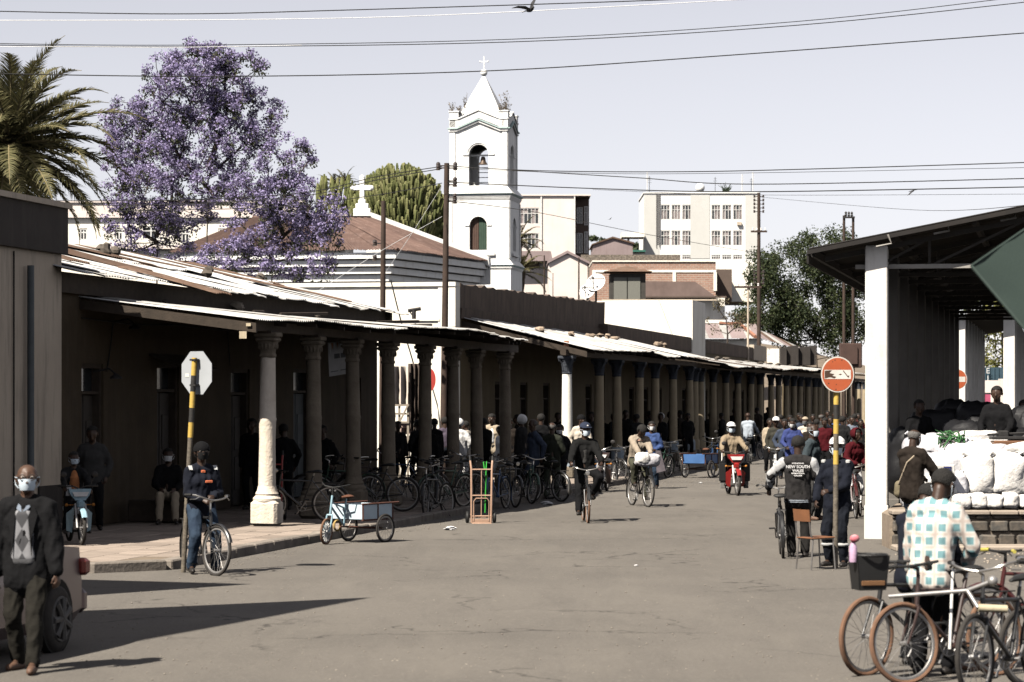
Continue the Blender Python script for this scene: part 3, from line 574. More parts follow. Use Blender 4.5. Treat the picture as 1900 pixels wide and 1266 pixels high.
def moulding(parent, w, z, h, out, m, name='moulding', steps=3):
    mb = MB()
    for i in range(steps): mb.box((0, 0, z+h*(i+.5)/steps), (w+2*out*(i+1)/steps, w+2*out*(i+1)/steps, h/steps-.002))
    return mb.build(name, m, parent, world=False)
W1, W2, W3 = 3.2, 3.5, 3.72
up = MB(); lo = MB()
for k in range(4):
    M = Matrix.Rotation(k*math.pi/2, 4, 'Z')
    arch_face(up, M, W1, tz(345), tz(243), 1.12, tz(346)+.06, tz(286)); arch_face(lo, M, W2, tz(490), tz(360), .98, tz(464), tz(418))
up.build('belfry_stage', m_white, TW, world=False); lo.build('middle_stage', m_white, TW, world=False)
mb = MB(); mb.box((0, 0, tz(500)/2), (W3, W3, tz(500))); mb.build('base_stage', m_white, TW, world=False)
mb = MB(); mb.box((0, 0, tz(243)-.1), (W1-.82, W1-.82, .1)); mb.box((0, 0, tz(345)), (W1-.82, W1-.82, .12)); mb.build('belfry_floor', m_wallG, TW, world=False)
moulding(TW, W2, tz(370), .22, .10, m_white); moulding(TW, W2+.2, tz(362), .10, .10, m_teal); moulding(TW, W3-.1, tz(502), .2, .12, m_white); moulding(TW, W3+.14, tz(495), .09, .06, m_teal)
def skirt(w0, w1, z0, z1, name):
    mb = MB(); mb.hexa([(-w0/2, -w0/2, z0), (w0/2, -w0/2, z0), (w0/2, w0/2, z0), (-w0/2, w0/2, z0), (-w1/2, -w1/2, z1), (w1/2, -w1/2, z1), (w1/2, w1/2, z1), (-w1/2, w1/2, z1)]); mb.build(name, m_white, TW, world=False)
skirt(W2+.42, W1-.02, tz(359), tz(345)+.02, 'sloped_ledge'); skirt(W3+.3, W2-.02, tz(492), tz(481), 'sloped_ledge')
for k in range(4):
    a = Matrix.Rotation(k*math.pi/2, 4, 'Z')
    for pn, wd, zz0, zz1 in (('pilaster', W1, tz(345), tz(243)), ('pilaster', W2, tz(481), tz(372))):
        for sgn in (-1, 1):
            mb = MB(); mb.box((0, 0, 0), (.26, .05, zz1-zz0)); mb.v[-8:] = [tuple(a @ (Vector(p)+Vector((sgn*(wd/2-.13), -wd/2-.025, (zz0+zz1)/2)))) for p in mb.v[-8:]]; mb.build(pn, m_white, TW, world=False)
    # gabled cornice and parapet of each face
    mb = MB(); hw = W1/2+.06
    for dz, th, out, mi in ((0, .10, .10, 0), (.13, .07, .17, 1), (.24, .42, .04, 0), (.66, .07, .10, 0)):
        zc, zp = tz(243)+dz, tz(243)+dz+.62
        for s in (-1, 1):
            pr_ = [(s*hw, zc), (s*(hw-.45), zc), (0, zp-.12), (0, zp-.12+th), (s*(hw-.45), zc+th), (s*hw, zc+th)]
            pl = [a @ Vector((u, -W1/2-out, z)) for u, z in pr_]; mb.prism(pl if s < 0 else pl[::-1], a @ Vector((0, .3+out, 0)), mi)
    mb.prism([a @ Vector((u, -W1/2+.004, z)) for u, z in ((-hw+.1, tz(243)-.02), (hw-.1, tz(243)-.02), (hw-.4, tz(243)+.3), (0, tz(243)+.9), (-hw+.4, tz(243)+.3))], a @ Vector((0, .3, 0)))
    mb.build('gabled_cornice', [m_white, m_teal], TW, world=False)
    mb = MB(); p = a @ Vector((-W1/2+.2, -W1/2+.2, tz(243)+.58)); mb.box(p, (.52, .52, 1.0)); mb.box((p.x, p.y, p.z+.53), (.6, .6, .07)); mb.build('corner_pier', m_white, TW, world=False)
    # arch trim, imposts and sill
    mb = MB(); r = .66; mb.tube([a @ Vector((-r*math.cos(math.pi*i/14), -W1/2-.0, tz(286)+r*math.sin(math.pi*i/14))) for i in range(15)], .045, 6)
    for s in (-1, 1): mb.tube([a @ Vector((s*.56, -W1/2-.02, tz(286))), a @ Vector((s*.9, -W1/2-.02, tz(286)))], .05, 4)
    mb.build('arch_trim', m_white, TW, world=False)
    mb = MB(); mb.tube([a @ Vector((-.95, -W2/2-.05, tz(472))), a @ Vector((.95, -W2/2-.05, tz(472)))], .10, 4)
    for s in (-1, 1): mb.tube([a @ Vector((s*.5, -W2/2-.02, tz(418))), a @ Vector((s*.75, -W2/2-.02, tz(418)))], .045, 4)
    mb.build('window_sill', m_white, TW, world=False)
    # shutters of the middle stage: left leaf brown, right leaf green
    for s, mm in ((-1, m_shutB), (1, m_shutG)):
        mb = MB(); u0, u1 = (-.49, -.01) if s < 0 else (.01, .49)
        for j in range(4):
            ua = u0+(u1-u0)*j/4; ub = u0+(u1-u0)*(j+1)/4-.01; um = (ua+ub)/2; zt = tz(418)+math.sqrt(max(.0, .49**2-um**2))*.98
            pl = [a @ Vector((u, -W2/2+.22-(.10 if (u == ua) == (s > 0) and False else 0), z)) for u, z in ((ua, tz(464)), (ub, tz(464)), (ub, zt), (ua, zt))]; mb.prism(pl, a @ Vector((0, .05, 0)))
        mb.build('shutter', mm, TW, world=False)
sp = MB(); hb = 1.42; sp.add([(-hb, -hb, tz(226)), (hb, -hb, tz(226)), (hb, hb, tz(226)), (-hb, hb, tz(226)), (0, 0, tz(130))], [(0, 1, 4), (1, 2, 4), (2, 3, 4), (3, 0, 4)]); sp.build('spire', m_white, TW, world=False)
mb = MB(); mb.ball((0, 0, tz(128)), .2, 12, 8); mb.build('finial', m_white, TW, 40, world=False)
mb = MB(); mb.box((0, 0, (tz(126)+tz(97))/2), (.055, .055, tz(97)-tz(126))); mb.box((0, 0, tz(107)), (.46, .05, .055))
for s in (-1, 1): mb.ball((s*.23, 0, tz(107)), .05, 6, 5)
mb.build('cross', m_white, TW, world=False)
mb = MB(); mb.box((0, -.9, tz(286)), (1.3, .07, .09)); mb.tube([(-.2, -.9, tz(286)), (-.2, -.9, tz(292))], .03, 6); mb.build('bell_beam', m_white, TW, world=False)
mb = MB(); mb.lathe([(.03, 0), (.1, -.02), (.13, -.12), (.16, -.3), (.25, -.42), (.27, -.45)], (.12, -.9, tz(288)), 16); mb.build('bell', m_bell, TW, 40, world=False)
mb = MB()
for i in range(5): mb.box((0, 1.25, tz(340)+.28*i), (1.5, .035, .04))
mb.tube([(-.3, 1.2, tz(346)), (.55, 1.2, tz(322))], .04, 5); mb.build('railing', m_dsteel, TW, world=False)
m_weed = leafmat('weed', (.09, .075, .05), (.16, .12, .08))
for sx, sy, h in ((-1.55, -1.5, .8), (-1.1, -1.45, .5), (1.5, -1.3, 1.2), (1.2, -1.6, .7), (1.45, -.6, 1.0), (-1.0, -.9, 1.3)):
    mb = MB(); b = Vector((sx, sy, tz(212)))
    for k in range(7):
        d = Vector((R(-.35, .35), R(-.35, .35), 1)).normalized(); tip = b+d*h*R(.6, 1.1); mb.tube([b, b.lerp(tip, .5)+Vector((R(-.05, .05), 0, 0)), tip], [.012, .009, .005], 4)
        for j in range(8): q = b.lerp(tip, R(.4, 1))+Vector((R(-.12, .12), R(-.12, .12), R(-.06, .06))); e = Vector((R(-1, 1), R(-1, 1), R(-1, 1)))*.045; g = Vector((R(-1, 1), R(-1, 1), R(-1, 1)))*.045; mb.add([q-e, q+g, q+e, q-g], [(0, 1, 2, 3)])
    mb.build('weed', m_weed, TW, world=False)
# ------------------------------------------------------------------ church nave
CH = thing('church', 'white church nave with rusty red tin roof and stepped cornice', 'church', (-6, 130, 0))
Cc, Ce, Cl = Vector((-5.8, 125, 9.1)), Vector((-1.95, 134.4, 9.1)), Vector((-16, 127, 9.1)); A1, A2 = P(628, 404, 130), P(690, 404, 136)
A0 = P(470, 404, 133); back = Vector((-4, 5, 0))
dr = (Ce-Cc).normalized(); nr = Vector((dr.y, -dr.x, 0)); dl = (Cl-Cc).normalized(); nl = Vector((-dl.y, dl.x, 0)); nl = nl if nl.y < 0 else -nl
mb = MB(); fp = [Cc, Ce, Ce+Vector((-9, 4, 0)), Cl+Vector((1, 9, 0)), Cl]; mb.prism([(p.x, p.y, 0) for p in fp], (0, 0, 8.2)); mb.build('wall', m_wallW, CH)
for i in range(4):
    o = .12+.16*i; z0, z1 = 7.75+.34*i, 7.75+.34*(i+1)-.06; cor = Cc+nr*o+nl*o; mb = MB()
    mb.prism([(p.x, p.y, z0) for p in (cor, Ce+nr*o+dr*o, Ce-nr*.3+dr*o, Ce-nr*.3, Cl-nl*.3, Cl+nl*o)], (0, 0, z1-z0)); mb.build('cornice_step', m_white, CH)
rf = part('roof', CH); o = .75; rc, re, rl_ = Cc+nr*o+nl*o, Ce+nr*o+dr*.5, Cl+nl*o; z = Vector((0, 0, .06)); rc, re, rl_ = rc+z, re+z, rl_+z
def roofplane(a, b, c, d, n, m, parent):                # n sheets across from edge a-d to edge b-c
    for i in range(n):
        u, w = i/n, (i+1)/n+.004; e = Vector((0, 0, .02*(i % 2))); sheet(parent, a.lerp(b, u)+e, a.lerp(b, w)+e, d.lerp(c, w)+e, d.lerp(c, u)+e, m, n=7, rows=2, amp=.025)
roofplane(rc, re, A2, A1, 10, m_tileR, rf); roofplane(rl_, rc, A1, A0, 12, m_tileR, rf)
MB().tube([rc, rc.lerp(A1, .5)+Vector((0, 0, .05)), A1], .09, 6).build('ridge_cap', m_tileR, rf)
MB().tube([A0, A1, A2], .1, 6).build('ridge_cap', m_tileR, rf)
mb = MB(); u = Vector((0, 0, .28)); e = (A2-re).normalized().cross(Vector((0, 0, 1))).normalized()*.45
mb.hexa([re+dr*.1-u, A2+dr*.1-u, A2+dr*.1-u+e*-1, re+dr*.1-u+e*-1, re+u*.7, A2+u*.9, A2+u*.9-e, re+u*.7-e]); mb.build('gable_coping', m_white, CH)
mb = MB(); mb.prism([(re.x, re.y, 8), (A2.x, A2.y, 8), (A2.x, A2.y, A2.z+.1), (re.x, re.y, re.z)], (-.3, .3, 0)); mb.build('gable_wall', m_white, CH)
cb = P(672, 404, 136); k = 136/5000
mb = MB(); mb.bbox((cb.x, cb.y, cb.z+.2), (32*k, .5, .5), .03); mb.bbox((cb.x, cb.y, cb.z+.55), (24*k, .4, .3), .03); mb.bbox((cb.x, cb.y, cb.z+.78), (14*k, .34, .24), .03); mb.build('cross_pedestal', m_white, CH)
mb = MB(); zc = P(0, 349, 136).z; mb.bbox((cb.x, cb.y, (cb.z+.8+P(0, 331, 136).z)/2), (9*k, .22, P(0, 331, 136).z-cb.z-.8), .03); mb.bbox((cb.x-10*k, cb.y, zc), (13*k, .21, 10*k), .03); mb.bbox((cb.x+10*k, cb.y, zc), (13*k, .21, 10*k), .03)
for dx, dy in ((-17, 0), (17, 0), (0, 19)): mb.ball((cb.x+dx*k, cb.y, zc+dy*k), (.14, .12, .14), 8, 6)
mb.build('cross', m_white, CH)
# ------------------------------------------------------------------ town on the hill behind
m_pinkw = mat('pink_wall', (.70, .625, .575), (.62, .545, .50), scale=.5, rough=.9, bump=.1, streak=(.45, .36, .3), samt=.25, sscale=.4)
m_blkw = mat('block_white', (.78, .775, .75), (.73, .72, .69), scale=.3, rough=.9, bump=.08, streak=(.55, .5, .43), samt=.3, sscale=.3)
m_brown = mat('brown_wall', (.15, .11, .09), (.11, .085, .07), scale=.8, rough=.9)
m_curt = mat('curtain', (.42, .37, .36), (.22, .18, .18), scale=2.2, rough=.8, rnd=.35)
m_frame = mat('white_frame', (.72, .71, .68), rough=.6)
m_tinP = mat('pink_tin', (.33, .26, .255), (.26, .205, .20), scale=.6, rough=.8, bump=.2, streak=(.2, .14, .12), samt=.5)
m_brickT = None
def brickmat():
    m = bpy.data.materials.new('brick_far'); m.use_nodes = True; n = m.node_tree.nodes; l = m.node_tree.links; b = n['Principled BSDF']; b.inputs['Roughness'].default_value = .92
    tc = n.new('ShaderNodeTexCoord'); sp = n.new('ShaderNodeSeparateXYZ'); cb = n.new('ShaderNodeCombineXYZ'); l.new(tc.outputs['Object'], sp.inputs[0]); l.new(sp.outputs[0], cb.inputs[0]); l.new(sp.outputs[2], cb.inputs[1])
    br = n.new('ShaderNodeTexBrick'); br.inputs['Scale'].default_value = 1; br.inputs['Brick Width'].default_value = .42; br.inputs['Row Height'].default_value = .16; br.inputs['Mortar Size'].default_value = .018
    br.inputs['Color1'].default_value = (.34, .19, .135, 1); br.inputs['Color2'].default_value = (.26, .15, .11, 1); br.inputs['Mortar'].default_value = (.36, .30, .25, 1); l.new(cb.outputs[0], br.inputs['Vector'])
    no = n.new('ShaderNodeTexNoise'); no.inputs['Scale'].default_value = 1.1; no.inputs['Detail'].default_value = 8; l.new(tc.outputs['Object'], no.inputs['Vector'])
    mr = n.new('ShaderNodeMapRange'); mr.inputs[1].default_value = .5; mr.inputs[2].default_value = .75; mr.inputs[4].default_value = .55; l.new(no.outputs[0], mr.inputs[0])
    mx = n.new('ShaderNodeMix'); mx.data_type = 'RGBA'; mx.inputs['B'].default_value = (.38, .30, .24, 1); l.new(br.outputs[0], mx.inputs['A']); l.new(mr.outputs[0], mx.inputs['Factor']); l.new(mx.outputs['Result'], b.inputs['Base Color'])
    bp = n.new('ShaderNodeBump'); bp.inputs['Strength'].default_value = .5; bp.inputs['Distance'].default_value = .03; l.new(br.outputs['Fac'], bp.inputs['Height']); bp.invert = True; l.new(bp.outputs[0], b.inputs['Normal']); return m
m_brickT = brickmat()
m_rubw = mat('rubble_wall', (.30, .25, .20), (.13, .11, .09), scale=6, rough=.95, bump=.8, bscale=8, thr=(.5, .56))
def vbox(parent, name, x0, x1, y0, y1, Y, dep, m):       # box whose front face fills that picture rectangle at depth Y
    a, b = P(x0, y1, Y), P(x1, y0, Y); mb = MB(); mb.box(((a.x+b.x)/2, Y+dep/2, (a.z+b.z)/2), (b.x-a.x, dep, b.z-a.z)); return mb.build(name, m, parent)
def window(parent, x0, x1, y0, y1, Y, nx=3, curt=True, glass=None, dep=.25):
    """a recessed window: dark niche, panes or curtains behind, white bars in front"""
    a, b = P(x0, y1, Y), P(x1, y0, Y); w = part('window', parent); W, H = b.x-a.x, b.z-a.z; cx, cz = (a.x+b.x)/2, (a.z+b.z)/2
    mb = MB(); fr = .07
    for s in (-1, 1): mb.box((cx+s*(W/2-fr/2), Y+.10, cz), (fr, .14, H)); mb.box((cx, Y+.10, cz+s*(H/2-fr/2)), (W-2*fr, .14, fr))
    for i in range(1, nx): mb.box((a.x+W*i/nx, Y+.10, cz), (.06, .10, H-2*fr))
    mb.box((cx, Y+.09, a.z+H*.66), (W-2*fr, .09, .06)); mb.build('frame', m_frame, w)
    for i in range(nx):
        q = MB(); q.box((a.x+W*(i+.5)/nx, Y+.13, a.z+H*.33), (W/nx-.07, .02, H*.62)); q.build('pane', (m_curt if (curt and random.random() < .72) else (glass or m_glass)), w)
        q = MB(); q.box((a.x+W*(i+.5)/nx, Y+.13, a.z+H*.83), (W/nx-.07, .02, H*.3)); q.build('pane', (m_curt if (curt and random.random() < .5) else (glass or m_glass)), w)
def holed(parent, name, x0, x1, y0, y1, Y, wins, m, th=.3):   # wall face with rectangular holes laid out on a grid of wins rows
    xs_ = sorted({x0, x1, *[w[0] for w in wins], *[w[1] for w in wins]}); ys_ = sorted({y0, y1, *[w[2] for w in wins], *[w[3] for w in wins]}); mb = MB()
    for xa, xb in zip(xs_, xs_[1:]):
        run = None
        for ya, yb in zip(ys_, ys_[1:]):
            cx, cy = (xa+xb)/2, (ya+yb)/2; hole = any(w[0] < cx < w[1] and w[2] < cy < w[3] for w in wins)
            if not hole:
                run = (run[0], yb) if run else (ya, yb)
            if (hole or yb == ys_[-1]) and run:
                a, b = P(xa, run[1], Y), P(xb, run[0], Y); mb.box(((a.x+b.x)/2, Y+th/2, (a.z+b.z)/2), (b.x-a.x, th, b.z-a.z)); run = None
    return mb.build(name, m, parent)
# white apartment block
Yb = 300; WB = thing('apartment_block', 'white flat-roofed apartment block with two columns of triple windows', 'building', P(1300, 560, Yb))
wins = []
for xa in (1226, 1320):
    for i in range(3):
        x = xa+i*(19.9 if xa < 1300 else 20.1); wins += [(x, x+17.2, 380, 408), (x, x+17.2, 428, 456), (x, x+17.2, 473, 482)]
holed(WB, 'wall', 1195, 1408, 358, 560, Yb, wins, m_blkw); vbox(WB, 'inner_block', 1195.2, 1407.8, 358.5, 560, Yb+.31, 12, m_black if False else m_blkw)
for w in wins: window(WB, w[0]+.1, w[1]-.1, w[2]+.1, w[3]-.1, Yb, 3 if w[3] < 470 else 4)
for x0, x1 in ((1195, 1223), (1281, 1317), (1383, 1408)): vbox(WB, 'grey_panel', x0, x1, 362, 480, Yb-.05, .05, mat('block_grey', (.64, .635, .60), (.59, .585, .55), scale=.6, rough=.9))
vbox(WB, 'roof_edge', 1194, 1409, 356.5, 359, Yb-.15, 12.5, m_blkw)
mb = MB()
for i in range(26): mb.box(P(1221, 362+i*3.6, Yb-.12), (.42, .05, .05))
for x in (1218, 1224): mb.box(P(x, 410, Yb-.12), (.05, .05, 6.0))
mb.build('wall_ladder', m_steel, WB); vbox(WB, 'air_conditioner', 1368, 1376, 412, 418, Yb-.3, .3, m_wallG)
mb = MB(); mb.ball(P(1299, 349, Yb+2), .52, 12, 8); solo(mb, 'satellite_dish', m_white, 'round white dish on the roof of the white apartment block', 'dish', smooth=40)
for ia, (x, h) in enumerate(((1201, 38), (1205, 30), (1327, 28), (1377, 34), (1394, 26), (1397, 38))):
    mb = MB(); b = P(x, 357, Yb+1); mb.tube([b, b+Vector((0, 0, h*.06))], .05 if h > 32 else .03, 5)
    for j in range(3): mb.box(b+Vector((0, 0, h*.06*(.6+.15*j))), (.5-.1*j, .03, .03))
    solo(mb, 'roof_antenna', m_frame if h > 32 else m_dsteel, '%s thin antenna mast from the left on the white apartment roof' % ORD[ia], 'antenna', 'antennas on the apartment roof')
mb = MB(); b = P(1344, 357, Yb+2)
for k in range(26): d = Vector((R(-.5, .9), R(-.3, .3), R(.3, 1))).normalized()*R(.5, 1.3); mb.tube([b+Vector((R(-.3, .5), 0, 0)), b+d], [.09, .02], 4)
solo(mb, 'roof_plant', mat('dark_plant', (.03, .045, .025)), 'spiky dark potted plant on the apartment roof edge', 'plant')
# pink building
Yp = 290; PB = thing('apartment_block', 'pale pink flat-roofed building with brown shaded end behind the tower', 'building', P(1030, 540, Yp))
pw_ = [(965, 1000, 386, 416), (965, 1000, 433, 462)]
holed(PB, 'wall', 940, 1067, 363, 520, Yp, pw_, m_pinkw); vbox(PB, 'inner_block', 940.2, 1066.8, 363.5, 520, Yp+.31, 8, m_pinkw)
for w in pw_: window(PB, w[0]+.1, w[1]-.1, w[2]+.1, w[3]-.1, Yp, 5)
for x in (1003, 1065): vbox(PB, 'white_pipe', x, x+2.4, 362, 520, Yp-.14, .14, m_frame)
vbox(PB, 'roof_slab', 938, 1096, 360.5, 363.4, Yp-.2, 9, m_pinkw)
vbox(PB, 'end_bay', 1068.5, 1093, 363.8, 520, Yp+2.6, 5, m_brown)
for y0, y1 in ((385, 415), (433, 470)): window(PB, 1070, 1081, y0, y1, Yp+2.45, 2, False)
for y0, y1 in ((383, 418), (430, 470)): window(PB, 1084, 1091, y0, y1, Yp+2.45, 2, True)
# long pale building behind the jacaranda
Yl = 142; LB = thing('long_building', 'long pale pink two-storey building behind the jacaranda and palm', 'building', P(300, 540, Yl))
lw = [(148, 162, 424, 446), (214, 228, 424, 446), (336, 352, 424, 452), (405, 420, 424, 452), (265, 295, 420, 445), (452, 470, 424, 450)]
holed(LB, 'wall', -60, 640, 404, 540, Yl, lw, m_wallW); vbox(LB, 'inner_block', -59, 639, 404.5, 540, Yl+.31, 8, m_wallW)
for w in lw: window(LB, w[0]+.1, w[1]-.1, w[2]+.1, w[3]-.1, Yl, 2, False)
vbox(LB, 'roof_slab', -70, 645, 396, 404, Yl-.2, 10, m_pinkw); vbox(LB, 'upper_storey', 110, 560, 376, 396, Yl+3, 5, m_pinkw); vbox(LB, 'upper_roof', 105, 566, 372, 376, Yl+2.9, 6, m_pinkw); vbox(LB, 'balcony_band', -60, 640, 455, 462, Yl-.5, .5, m_pinkw)
# gabled pink house, stone wall, brick terrace, kiosk, tin roofs
HG = thing('gabled_house', 'small peeling pink house with a low gable end beside the tower', 'house', P(1050, 540, 190))
def gable(parent, pts, Y, dep, m, name='wall'):
    mb = MB(); pl = [P(x, y, Y) for x, y in pts]; mb.prism(pl, (0, dep, 0)); return mb.build(name, m, parent)
gable(HG, [(1018, 560), (1090, 560), (1090, 487), (1053, 468), (1018, 484)], 190, 8, m_pinkw)
gable(HG, [(1016, 489), (1016, 484), (1053, 465), (1094, 486), (1094, 490), (1053, 470)], 189.8, 8.4, m_tinP, 'roof')
H2 = thing('low_house', 'low pink house with flat tin roof left of the gabled house', 'house', P(990, 540, 196))
vbox(H2, 'wall', 940, 1019, 486, 560, 196, 6, m_pinkw); gable(H2, [(936, 486), (1026, 484), (1022, 466), (936, 466)], 195, 4, m_tinP, 'roof')
mb = MB(); a = P(945, 486, 194.6); vbox(H2, 'shade_strip', 965, 1000, 487, 496, 195.9, .1, m_brown)
SW = thing('stone_wall', 'dark rubble stone boundary wall above the brick terrace', 'wall', P(1180, 560, 232)); vbox(SW, 'wall', 1078, 1262, 473, 560, 232, .6, m_rubw)
BW = thing('brick_building', 'long unplastered brick building with pale concrete bands', 'building', P(1230, 560, 205))
vbox(BW, 'wall', 1100, 1328, 485, 560, 205, 9, m_brickT)
vbox(BW, 'concrete_band', 1099, 1329, 501, 505.5, 204.94, .06, m_wallW); vbox(BW, 'concrete_band', 1099, 1329, 483.5, 486, 204.9, 9.2, m_wallW)
for x in (1099, 1248, 1324): vbox(BW, 'concrete_post', x, x+6, 505.6, 540, 204.94, .06, m_wallW)
vbox(BW, 'side_annexe', 1329, 1358, 500, 560, 209, 5, m_brown); vbox(BW, 'annexe_wall', 1335, 1400, 486, 560, 214, 3, m_wallW)
SHD = thing('tin_shed', 'grey pink corrugated shed with low gable between the apartment blocks', 'shed', P(1137, 500, 262))
gable(SHD, [(1101, 500), (1174, 500), (1174, 452), (1137, 441), (1101, 453)], 262, 9, m_tinP); gable(SHD, [(1098, 455), (1098, 453), (1137, 439), (1177, 450), (1177, 453), (1137, 442)], 261.8, 9.5, m_rust, 'roof')
CN = thing('concrete_canopy', 'flat concrete canopy on a post left of the white block', 'canopy', P(1180, 470, 298)); vbox(CN, 'slab', 1154, 1196, 431, 440, 298, 4, m_wallW); vbox(CN, 'post', 1164, 1168, 440, 500, 299, .4, m_wallG)
GN = thing('green_roof', 'thin strip of green roof between the shed and the white block', 'roof', P(1185, 475, 285)); vbox(GN, 'wall', 1170, 1196, 468, 500, 285, 3, m_wallW); vbox(GN, 'eave', 1166, 1198, 464, 467.5, 284, 5, mat('green_paint', (.05, .17, .13)))
KS = thing('roof_kiosk', 'grey meshed water-tower kiosk with brown pyramid roof', 'kiosk', P(1162, 560, 170))
vbox(KS, 'wall', 1132, 1198, 508, 580, 170, 2.2, mat('kiosk_dark', (.075, .07, .06), (.05, .047, .042)))
for x0, x1 in ((1139, 1163), (1165, 1188)): vbox(KS, 'mesh_panel', x0, x1, 515, 556, 169.94, .06, mat('kiosk_mesh', (.22, .22, .19), (.17, .17, .15), scale=30))
k = 170/5000; c = P(1164, 506, 171.1); mb = MB(); h = 45*k; mb.add([(c.x-h, c.y-h, c.z), (c.x+h, c.y-h, c.z), (c.x+h, c.y+h, c.z), (c.x-h, c.y+h, c.z), (c.x, c.y, c.z+13*k)], [(0, 1, 4), (1, 2, 4), (2, 3, 4), (3, 0, 4), (3, 2, 1, 0)]); mb.build('roof', m_rust, KS)
HR = thing('hip_roof_house', 'low house with rusty hipped tin roof in front of the brick terrace', 'house', P(1270, 570, 182))
gable(HR, [(1195, 552), (1330, 552), (1290, 523), (1196, 522)], 180, 6, mat('rusty_hip', (.22, .16, .14), (.16, .115, .10), scale=1, streak=(.12, .09, .08)), 'roof'); vbox(HR, 'wall', 1198, 1345, 553, 600, 180.5, 5, m_wallW); vbox(HR, 'eave', 1194, 1348, 549.5, 552.5, 179.6, .5, m_brown)
LW = thing('long_parapet', 'pale roof parapet with small vents behind the white gable block', 'wall', P(1250, 570, 150)); vbox(LW, 'wall', 1118, 1284, 558, 640, 152, .4, m_wallG); vbox(LW, 'coping', 1117, 1330, 555.5, 558, 151.9, .6, m_wallG)
for x in (1130, 1160): vbox(LW, 'vent', x, x+12, 560, 566, 151.9, .1, m_brown)
HP = thing('hip_roof_house', 'long house with patched pink and grey tin roof below the trees', 'house', P(1400, 640, 168))
for i in range(8):
    x = 1302+i*14; sheet(HP, P(x, 628, 166), P(x+14.5, 628, 166), P(x-6+8, 601, 172), P(x-6-6, 601, 172), m_tinP if i % 3 else m_zinc, n=5)
for i in range(10):
    u, v_ = i/10, (i+1)/10+.01; a, b = P(1402, 625, 166), P(1530, 662, 186); c, d = P(1480, 636, 196), P(1375, 602, 172)
    sheet(HP, a.lerp(b, u), a.lerp(b, v_), d.lerp(c, v_), d.lerp(c, u), [m_zinc, m_tinP, m_rust][i % 3], n=5)
a, b = P(1302, 629, 166.2), P(1405, 629, 166.2); mb = MB(); mb.box(((a.x+b.x)/2, 167.5, a.z-2.5), (b.x-a.x, 2, 5)); mb.build('wall', m_wallW, HP)
MB().tube([P(1335, 600, 171.5), P(1372, 601, 171.7), P(1402, 625, 165.9)], .12, 5).build('ridge_cap', mat('terracotta', (.36, .17, .11)), HP)
# satellite dishes on the cream arcade roof
for (x, y, r, lab) in ((1106, 525, .37, 'big white rust-spotted satellite dish on the cream arcade roof'), (1090, 541, .31, 'smaller white satellite dish partly behind the parapet')):
    c = P(x, y, 98.5); T = thing('satellite_dish', lab, 'dish', (c.x, c.y, 5.2)); M = Euler((math.radians(62), 0, math.radians(-24))).to_matrix().to_4x4()
    mb = MB(); mb.lathe([(.02, -.12*r), (r*.35, -.10*r), (r*.7, -.02*r), (r, .1*r), (r*.99, .13*r), (r*.69, .01*r), (r*.34, -.07*r), (.02, -.09*r)], c, 28, M=M); mb.build('bowl', mat('dish_white', (.74, .73, .71), (.55, .40, .33), scale=2.2, thr=(.62, .75)), T, 40)
    mb = MB()
    for a in (.5, 2.6, 4.7): mb.tube([c+(M @ Vector((r*.9*math.cos(a), r*.9*math.sin(a), .1*r))), c+(M @ Vector((0, 0, r*.9)))], .015, 5)
    mb.tube([c+(M @ Vector((0, 0, r*.85))), c+(M @ Vector((0, 0, r*1.05)))], .05, 8); mb.build('feed_arm', m_dsteel, T)
    mb = MB(); mb.tube([(c.x, c.y+.1, 5.0), (c.x, c.y+.1, c.z)], .04, 6); mb.build('mast', m_dsteel, T)
# side street: cloth-covered stall and lorry-like rack seen between the columns
ST = thing('market_stall', 'stall of pale sheets on a timber rack in the side street', 'stall', P(745, 900, 71))
for k, (x0, x1, y0, y1, mm) in enumerate(((722, 757, 680, 752, mat('pale_sheet', (.72, .64, .56), (.62, .52, .44), scale=2, bump=.3)), (757, 778, 675, 800, mat('brown_tarp', (.12, .09, .075), (.07, .055, .045), scale=2, bump=.4)), (722, 768, 786, 806, mat('pink_bundle', (.62, .44, .38), (.5, .34, .29), scale=3)), (724, 760, 810, 850, mat('white_bundle', (.7, .66, .6), (.6, .5, .42), scale=3)))):
    n = 8; v = []; f = []
    for j in range(n+1):
        for i in range(n+1):
            p = P(x0+(x1-x0)*i/n, y0+(y1-y0)*j/n, 71+k*.2); p.y += .12*math.sin(i*2.1+k)+.1*noise.noise(Vector((i*.6, j*.5, k))); v.append(p)
    f = [(j*(n+1)+i, (j+1)*(n+1)+i, (j+1)*(n+1)+i+1, j*(n+1)+i+1) for j in range(n) for i in range(n)]; mb = MB().add(v, f); mb.add([p+Vector((0, .5, 0)) for p in map(Vector, v)], [q[::-1] for q in f]); mb.build('cloth', mm, ST, 60)
mb = MB()
for x in (721, 741, 757): mb.tube([P(x, 752, 70.9), P(x, 905, 70.9)], .04, 4)
for y in (752, 768, 784): mb.tube([P(720, y, 70.86), P(759, y, 70.86)], .035, 4)
mb.tube([P(741, 784, 70.84), P(757, 752, 70.84)], .03, 4); mb.build('rack', mat('pale_timber', (.36, .31, .25)), ST)
mb = MB(); mb.prism([P(797.5+11*math.cos(a), 705+21*math.sin(a), 72.6) for a in [2*math.pi*i/24 for i in range(24)]], (0, .03, 0)); solo(mb, 'wall_sign', mat('sign_red', (.52, .06, .05)), 'round red sign fixed to the whitewashed side-street wall', 'sign')
mb = MB(); mb.tube([P(768, 576, 72.9), P(768, 592, 72.9)], .06, 6); mb.tube([P(757, 577, 72.9), P(781, 573, 72.9)], .05, 6); mb.tube([P(760, 578, 72.9), P(768, 590, 72.9)], .02, 4); solo(mb, 'wall_bracket', m_dsteel, 'rusty T-shaped bracket on the whitewashed wall', 'bracket')
